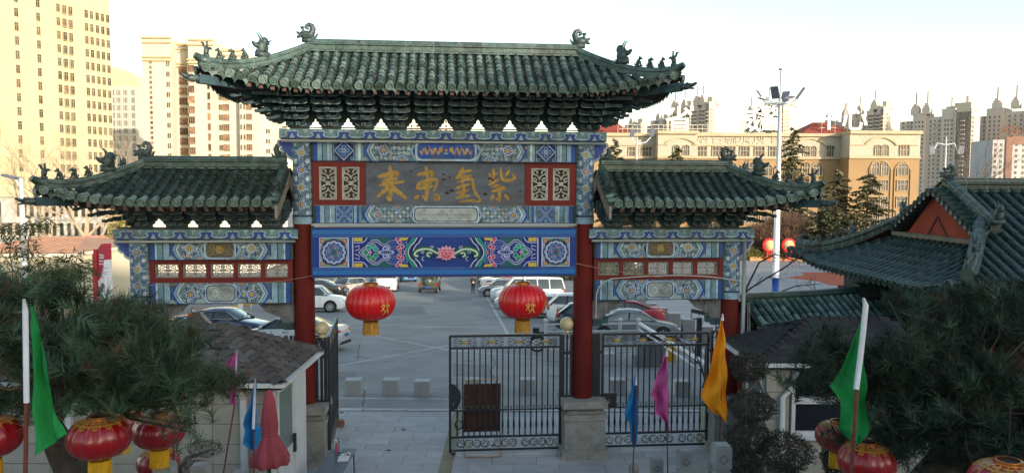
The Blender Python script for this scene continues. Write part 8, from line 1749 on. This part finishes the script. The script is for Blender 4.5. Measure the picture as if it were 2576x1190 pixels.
# bamboo at the left edge
t = thing('bamboo', 'tall slender bamboo with drooping leaves above the left pine', 'bamboo'); Y = 11.5; Pb, D, mb = [], [], MB()
for i, st in enumerate((((30, 800), (35, 700), (20, 610), (55, 575), (90, 560)), ((70, 800), (75, 690), (68, 600), (90, 555), (118, 548)), ((5, 800), (2, 690), (-20, 600), (10, 565), (30, 575)), ((110, 800), (112, 720), (95, 650), (60, 620)), ((150, 800), (160, 730), (170, 660), (185, 640)), ((175, 800), (180, 720), (195, 670), (212, 690)), ((190, 800), (195, 720), (160, 680), (150, 690)), ((60, 800), (50, 740), (40, 690), (15, 650)), ((130, 800), (135, 750), (125, 690), (105, 640)))):
    pts = smooth_pts(list(st), 2); w = [P(a, b, Y+.3*math.sin(i*2.1)) for a, b in pts]; mb.tube(w, [.012*(1-.7*j/len(w)) for j in range(len(w))], 5)
    m = 130 if i in (4, 5, 6) else 75
    for j in range(m):
        f = rnd.uniform(.25, 1); q = w[int(f*(len(w)-1))]; side = rnd.uniform(-1, 1); tip = q+Vector((side*.16, rnd.uniform(-.2, .2), rnd.uniform(-.1, .06)))
        for _ in range(3): Pb.append(tip+Vector((rnd.uniform(-.05, .05), 0, rnd.uniform(-.04, .04)))); D.append(Vector((side+rnd.uniform(-.7, .7), rnd.uniform(-.5, .5), rnd.uniform(-.8, .35))).normalized())
Pb, D = np.array(Pb), np.array(D); n = len(Pb); tri_mesh('leaves', Pb, D, rs.uniform(.09, .17, n), rs.uniform(.006, .011, n), leafm, t, np.array([[.06, .075, .035]])*rs.uniform(.5, 1.7, (n, 1)), quad=True, rs=rs); mb.build('stems', M('bamboo_stem', (.10, .11, .05), .6), t, True)
# cedars
def cedar(label, px, pyt, pyb, Y, w, n=26, col=(.12, .11, .06), seed=1, droop=.25):
    rs = np.random.RandomState(seed); x, zt = XZ(px, pyt, Y); zb = XZ(px, pyb, Y)[1]; g0 = gz(Y); t = thing('cedar_tree', label, 'cedar tree', (x, Y, g0)); H = zt-g0; Wm = w*Y/F_PX/2; Pb, D, br = [], [], MB(); lo = max(.4, zb-g0)
    for i in range(n*4):
        f = (i+rs.rand())/(n*4); z = H-(H-lo)*f; R_ = Wm*(.08+.92*f**.8)*rs.uniform(.4, 1.3); a = rs.rand()*2*PI; d = np.array([math.cos(a), math.sin(a), 0]); b0 = np.array([0, 0, z]); br.tube([tuple(b0), tuple(b0+d*R_*.6+np.array([0, 0, .05*R_])), tuple(b0+d*R_+np.array([0, 0, -droop*R_*.5]))], [.05, .03, .01], 4, cap=False)
        m = int(85*(R_/Wm)+18); s = rs.rand(m, 1)**.75; pp = b0+d*R_*s+np.stack([np.zeros(m), np.zeros(m), (.05-droop*.6*s[:, 0]**2)*R_], 1); sd = np.array([-d[1], d[0], 0]); pp = pp+sd*rs.normal(size=(m, 1))*R_*.16*(1.1-s); dd = d*.7+sd*rs.normal(size=(m, 1))*.8+np.array([0, 0, -.35])+rs.normal(size=(m, 3))*.25; Pb.append(pp); D.append(dd/np.linalg.norm(dd, axis=1, keepdims=True))
    Pb, D = np.concatenate(Pb), np.concatenate(D); k = len(Pb); L = rs.uniform(.3, .8, k)*Y/130; tri_mesh('crown', Pb, D, L, L*.22, leafm, t, np.array([col])*rs.uniform(.45, 1.7, (k, 1)), quad=True, rs=rs); br.tube([(0, 0, 0), (0, 0, H*.6), (0, 0, H)], [.22, .12, .02], 6); br.build('trunk', M('cedar_bark', (.10, .08, .06), .9), t)
cedar('tall narrow cedar directly right of the light mast', 1997, 322, 600, 126, 170, 30, seed=2); cedar('cedar with thin pointed top in front of the ochre wall, middle', 2114, 428, 618, 124, 150, 24, seed=3); cedar('cedar nearest the temple roof, with one long rising branch', 2184, 438, 612, 122, 190, 24, seed=4)
cedar('cedar top showing above the inner end of the right wing roof', 1546, 352, 560, 120, 110, 20, seed=5); cedar('low cedar top behind the middle of the right wing ridge', 1700, 372, 560, 118, 120, 18, seed=6, droop=.1); cedar('broad dark cedar behind the tip of the right wing', 2075, 520, 625, 118, 150, 16, (.06, .065, .035), 7); cedar('spreading low cedar behind the temple roof ridge beasts', 2250, 545, 615, 112, 260, 12, (.05, .055, .03), 8)
cedar('cedar glimpsed through the right wing brackets, left', 1600, 500, 620, 116, 150, 14, seed=9); cedar('cedar glimpsed through the right wing brackets, right', 1790, 510, 620, 116, 170, 14, seed=10)
# bare trees
def twigs(mb, p, d, L, r, depth, rs, spread=.55, up=.25, nb=(2, 4)):
    seg = 3; pts = [p]; q = p.copy(); dd = d.copy()
    for i in range(seg): dd = (dd+Vector(rs.normal(size=3))*.13+Vector((0, 0, up*.2))).normalized(); q = q+dd*(L/seg); pts.append(q.copy())
    mb.tube(pts, [r*(1-.45*i/seg) for i in range(seg+1)], 5 if depth > 2 else 3, cap=False)
    if depth <= 0: return
    for i in range(rs.randint(*nb)+ (1 if depth > 2 else 0)):
        j = rs.randint(1, seg+1); a = Vector(rs.normal(size=3)); a = (a-dd*a.dot(dd)).normalized(); twigs(mb, pts[j], (dd+a*spread*rs.uniform(.6, 1.4)+Vector((0, 0, up*.3))).normalized(), L*rs.uniform(.6, .8), r*.52, depth-1, rs, spread, up, nb)
def bare(label, base, H, r, depth, mat, seed, d=(0, 0, 1), spread=.55, up=.25, L0=.38, nb=(2, 4), cat='bare tree', extra=()):
    rs = np.random.RandomState(seed); t = thing('bare_tree', label, cat, base); mb = MB(); twigs(mb, Vector((0, 0, 0)), Vector(d).normalized(), H*L0, r, depth, rs, spread, up, nb)
    for e in extra:
        pts = [Vector(q)-Vector(base) for q in e]; mb.tube(pts, [.03*(1-.75*i/len(pts)) for i in range(len(pts))], 6, cap=False)
        for k in range(26): j = rs.randint(1, len(pts)-1); q = pts[j].lerp(pts[j+1], rs.rand()) if j+1 < len(pts) else pts[j]; twigs(mb, q, Vector((rs.uniform(-.3, 1), rs.uniform(-.5, .5), rs.uniform(-.6, .7))).normalized(), rs.uniform(.15, .35), .008, 2, rs, .8, 0, (1, 3))
    mb.build('branches', mat, t); return t
brk = M('bare_bark', (.16, .12, .09), .9, .3, 3); brl = M('pale_bark', (.40, .31, .21), .85, .35, 2); brd = M('dark_twig', (.07, .05, .04), .9)
g = G(196, 690); bare('pale-barked bare tree rising behind the left wing roof', (XZ(196, 600, 72)[0], 72, gz(72)), 22, .30, 6, brl, 4, (.05, 0, 1), .6, .3, .34, (2, 4)); bare('second bare tree left of the pale-barked one, before the yellow tower', (XZ(110, 600, 78)[0], 78, gz(78)), 19, .2, 6, brl, 9, (.1, 0, 1), .6, .3, .36); bare('bare tree right of the pale-barked one, below the cream tower', (XZ(300, 600, 82)[0], 82, gz(82)), 19, .2, 6, brl, 14, (0, 0, 1), .6, .3, .36)
bare('leafless tree rising above the left end of the temple hall ridge', (XZ(2400, 600, 70)[0], 70, gz(70)), 18, .2, 6, brk, 6, (0, 0, 1), .5, .3, .38); bare('slender bare tree in front of the hospital building, mid right', (XZ(1800, 500, 90)[0], 90, gz(90)), 14, .14, 5, brk, 8, (.05, 0, 1), .5, .3, .4)
bare('bare leaning tree whose dark branches cross the plaza right of the archway', (5.6, 22.5, gz(22.5)), 3.2, .07, 4, brd, 12, (.2, .1, 1), .7, .1, .45, (2, 4), extra=([P(1850, 790, 23), P(1880, 730, 22.8), P(1920, 705, 22.5), P(1975, 672, 22), P(2020, 640, 21.6), P(2080, 600, 21.2), P(2120, 575, 21)], [P(1850, 820, 23), P(1900, 770, 22.5), P(1950, 740, 22), P(2000, 720, 21.8), P(2050, 715, 21.5)], [P(1870, 740, 22.8), P(1910, 660, 22.6), P(1950, 640, 22.4), P(2000, 655, 22)]))
for i, (px, w) in enumerate(((1925, 1), (1975, 1.1), (2015, 1), (1890, .8))): bare(['brown leafless bush left of the light mast', 'brown leafless bush right of the light mast', 'brown leafless bush under the cedars', 'brown leafless bush beside the outer column'][i], (XZ(px, 600, 121)[0], 121, gz(121)+.5), 5.6*w, .12, 6, M('brown_twig', (.20, .13, .09), .9), 30+i, (0, 0, 1), .75, .25, .34, (3, 5), 'bush')
for i, px in enumerate((1915, 1962, 2002, 1893, 2040)):
    Y = 119.6; c = P(px, 636, Y); t = thing('round_bush', ['round yellow-green bush left of the left red sign', 'round yellow-green bush between the two red signs', 'round yellow-green bush right of the right red sign', 'round bush at the left end of the flower bed', 'round bush behind the temple roof tip'][i], 'bush', group='round bushes in the flower bed'); shrub_ball(t, (c.x, c.y, gz(Y)+1.1), (1.5, 1.4, 1.0), 1500, rs, (.16, .15, .04), leaf=.14)
c = P(325, 590, 58); t = thing('round_bush', 'yellow-green tree by the sunny street beside the cloud board', 'bush'); shrub_ball(t, P(322, 596, 58), (1.3, 1.3, 1.5), 2500, rs, (.16, .15, .04), leaf=.12)
for lb, px, y0, w in (('dense thicket of brown twigs left of the light mast', 1925, 560, 1.0), ('dense thicket of brown twigs right of the light mast', 1985, 530, 1.2)):
    Y = 120.5; x, z = XZ(px, y0, Y); n = 12000; t = thing('bare_thicket', lb, 'bush', (x, Y, gz(Y))); H = z-gz(Y); u = rs.rand(n)**.7; a_ = rs.rand(n)*2*PI; r_ = rs.rand(n)**.5*(.5+2.6*u)*w; pb = np.stack([r_*np.cos(a_), r_*np.sin(a_)*.8, u*H*.95*(1-.25*(r_/4)**2)], 1); D = np.stack([np.cos(a_)*.5, np.sin(a_)*.5, np.ones(n)*1.1], 1)+rs.normal(size=(n, 3))*.45; D /= np.linalg.norm(D, axis=1, keepdims=True); tri_mesh('twigs', pb, D, rs.uniform(.4, 1.1, n), rs.uniform(.012, .03, n), leafm, t, np.array([[.19, .12, .085]])*rs.uniform(.5, 1.5, (n, 1)), rs=rs)
# hedge and lawn bank behind the parked row
c = G(1400, 700); n = 9000; xs = rs.uniform(0, 15, n); ys = rs.uniform(86, 101, n); pb = np.stack([xs, ys, np.array([gz(y) for y in ys])+rs.uniform(0, 1.3, n)], 1); tri_mesh('hedge', pb, unit(n, rs), rs.uniform(.2, .5, n), rs.uniform(.08, .15, n), leafm, None, np.array([[.05, .055, .025]])*rs.uniform(.5, 1.7, (n, 1)), kind='stuff', quad=True, rs=rs)
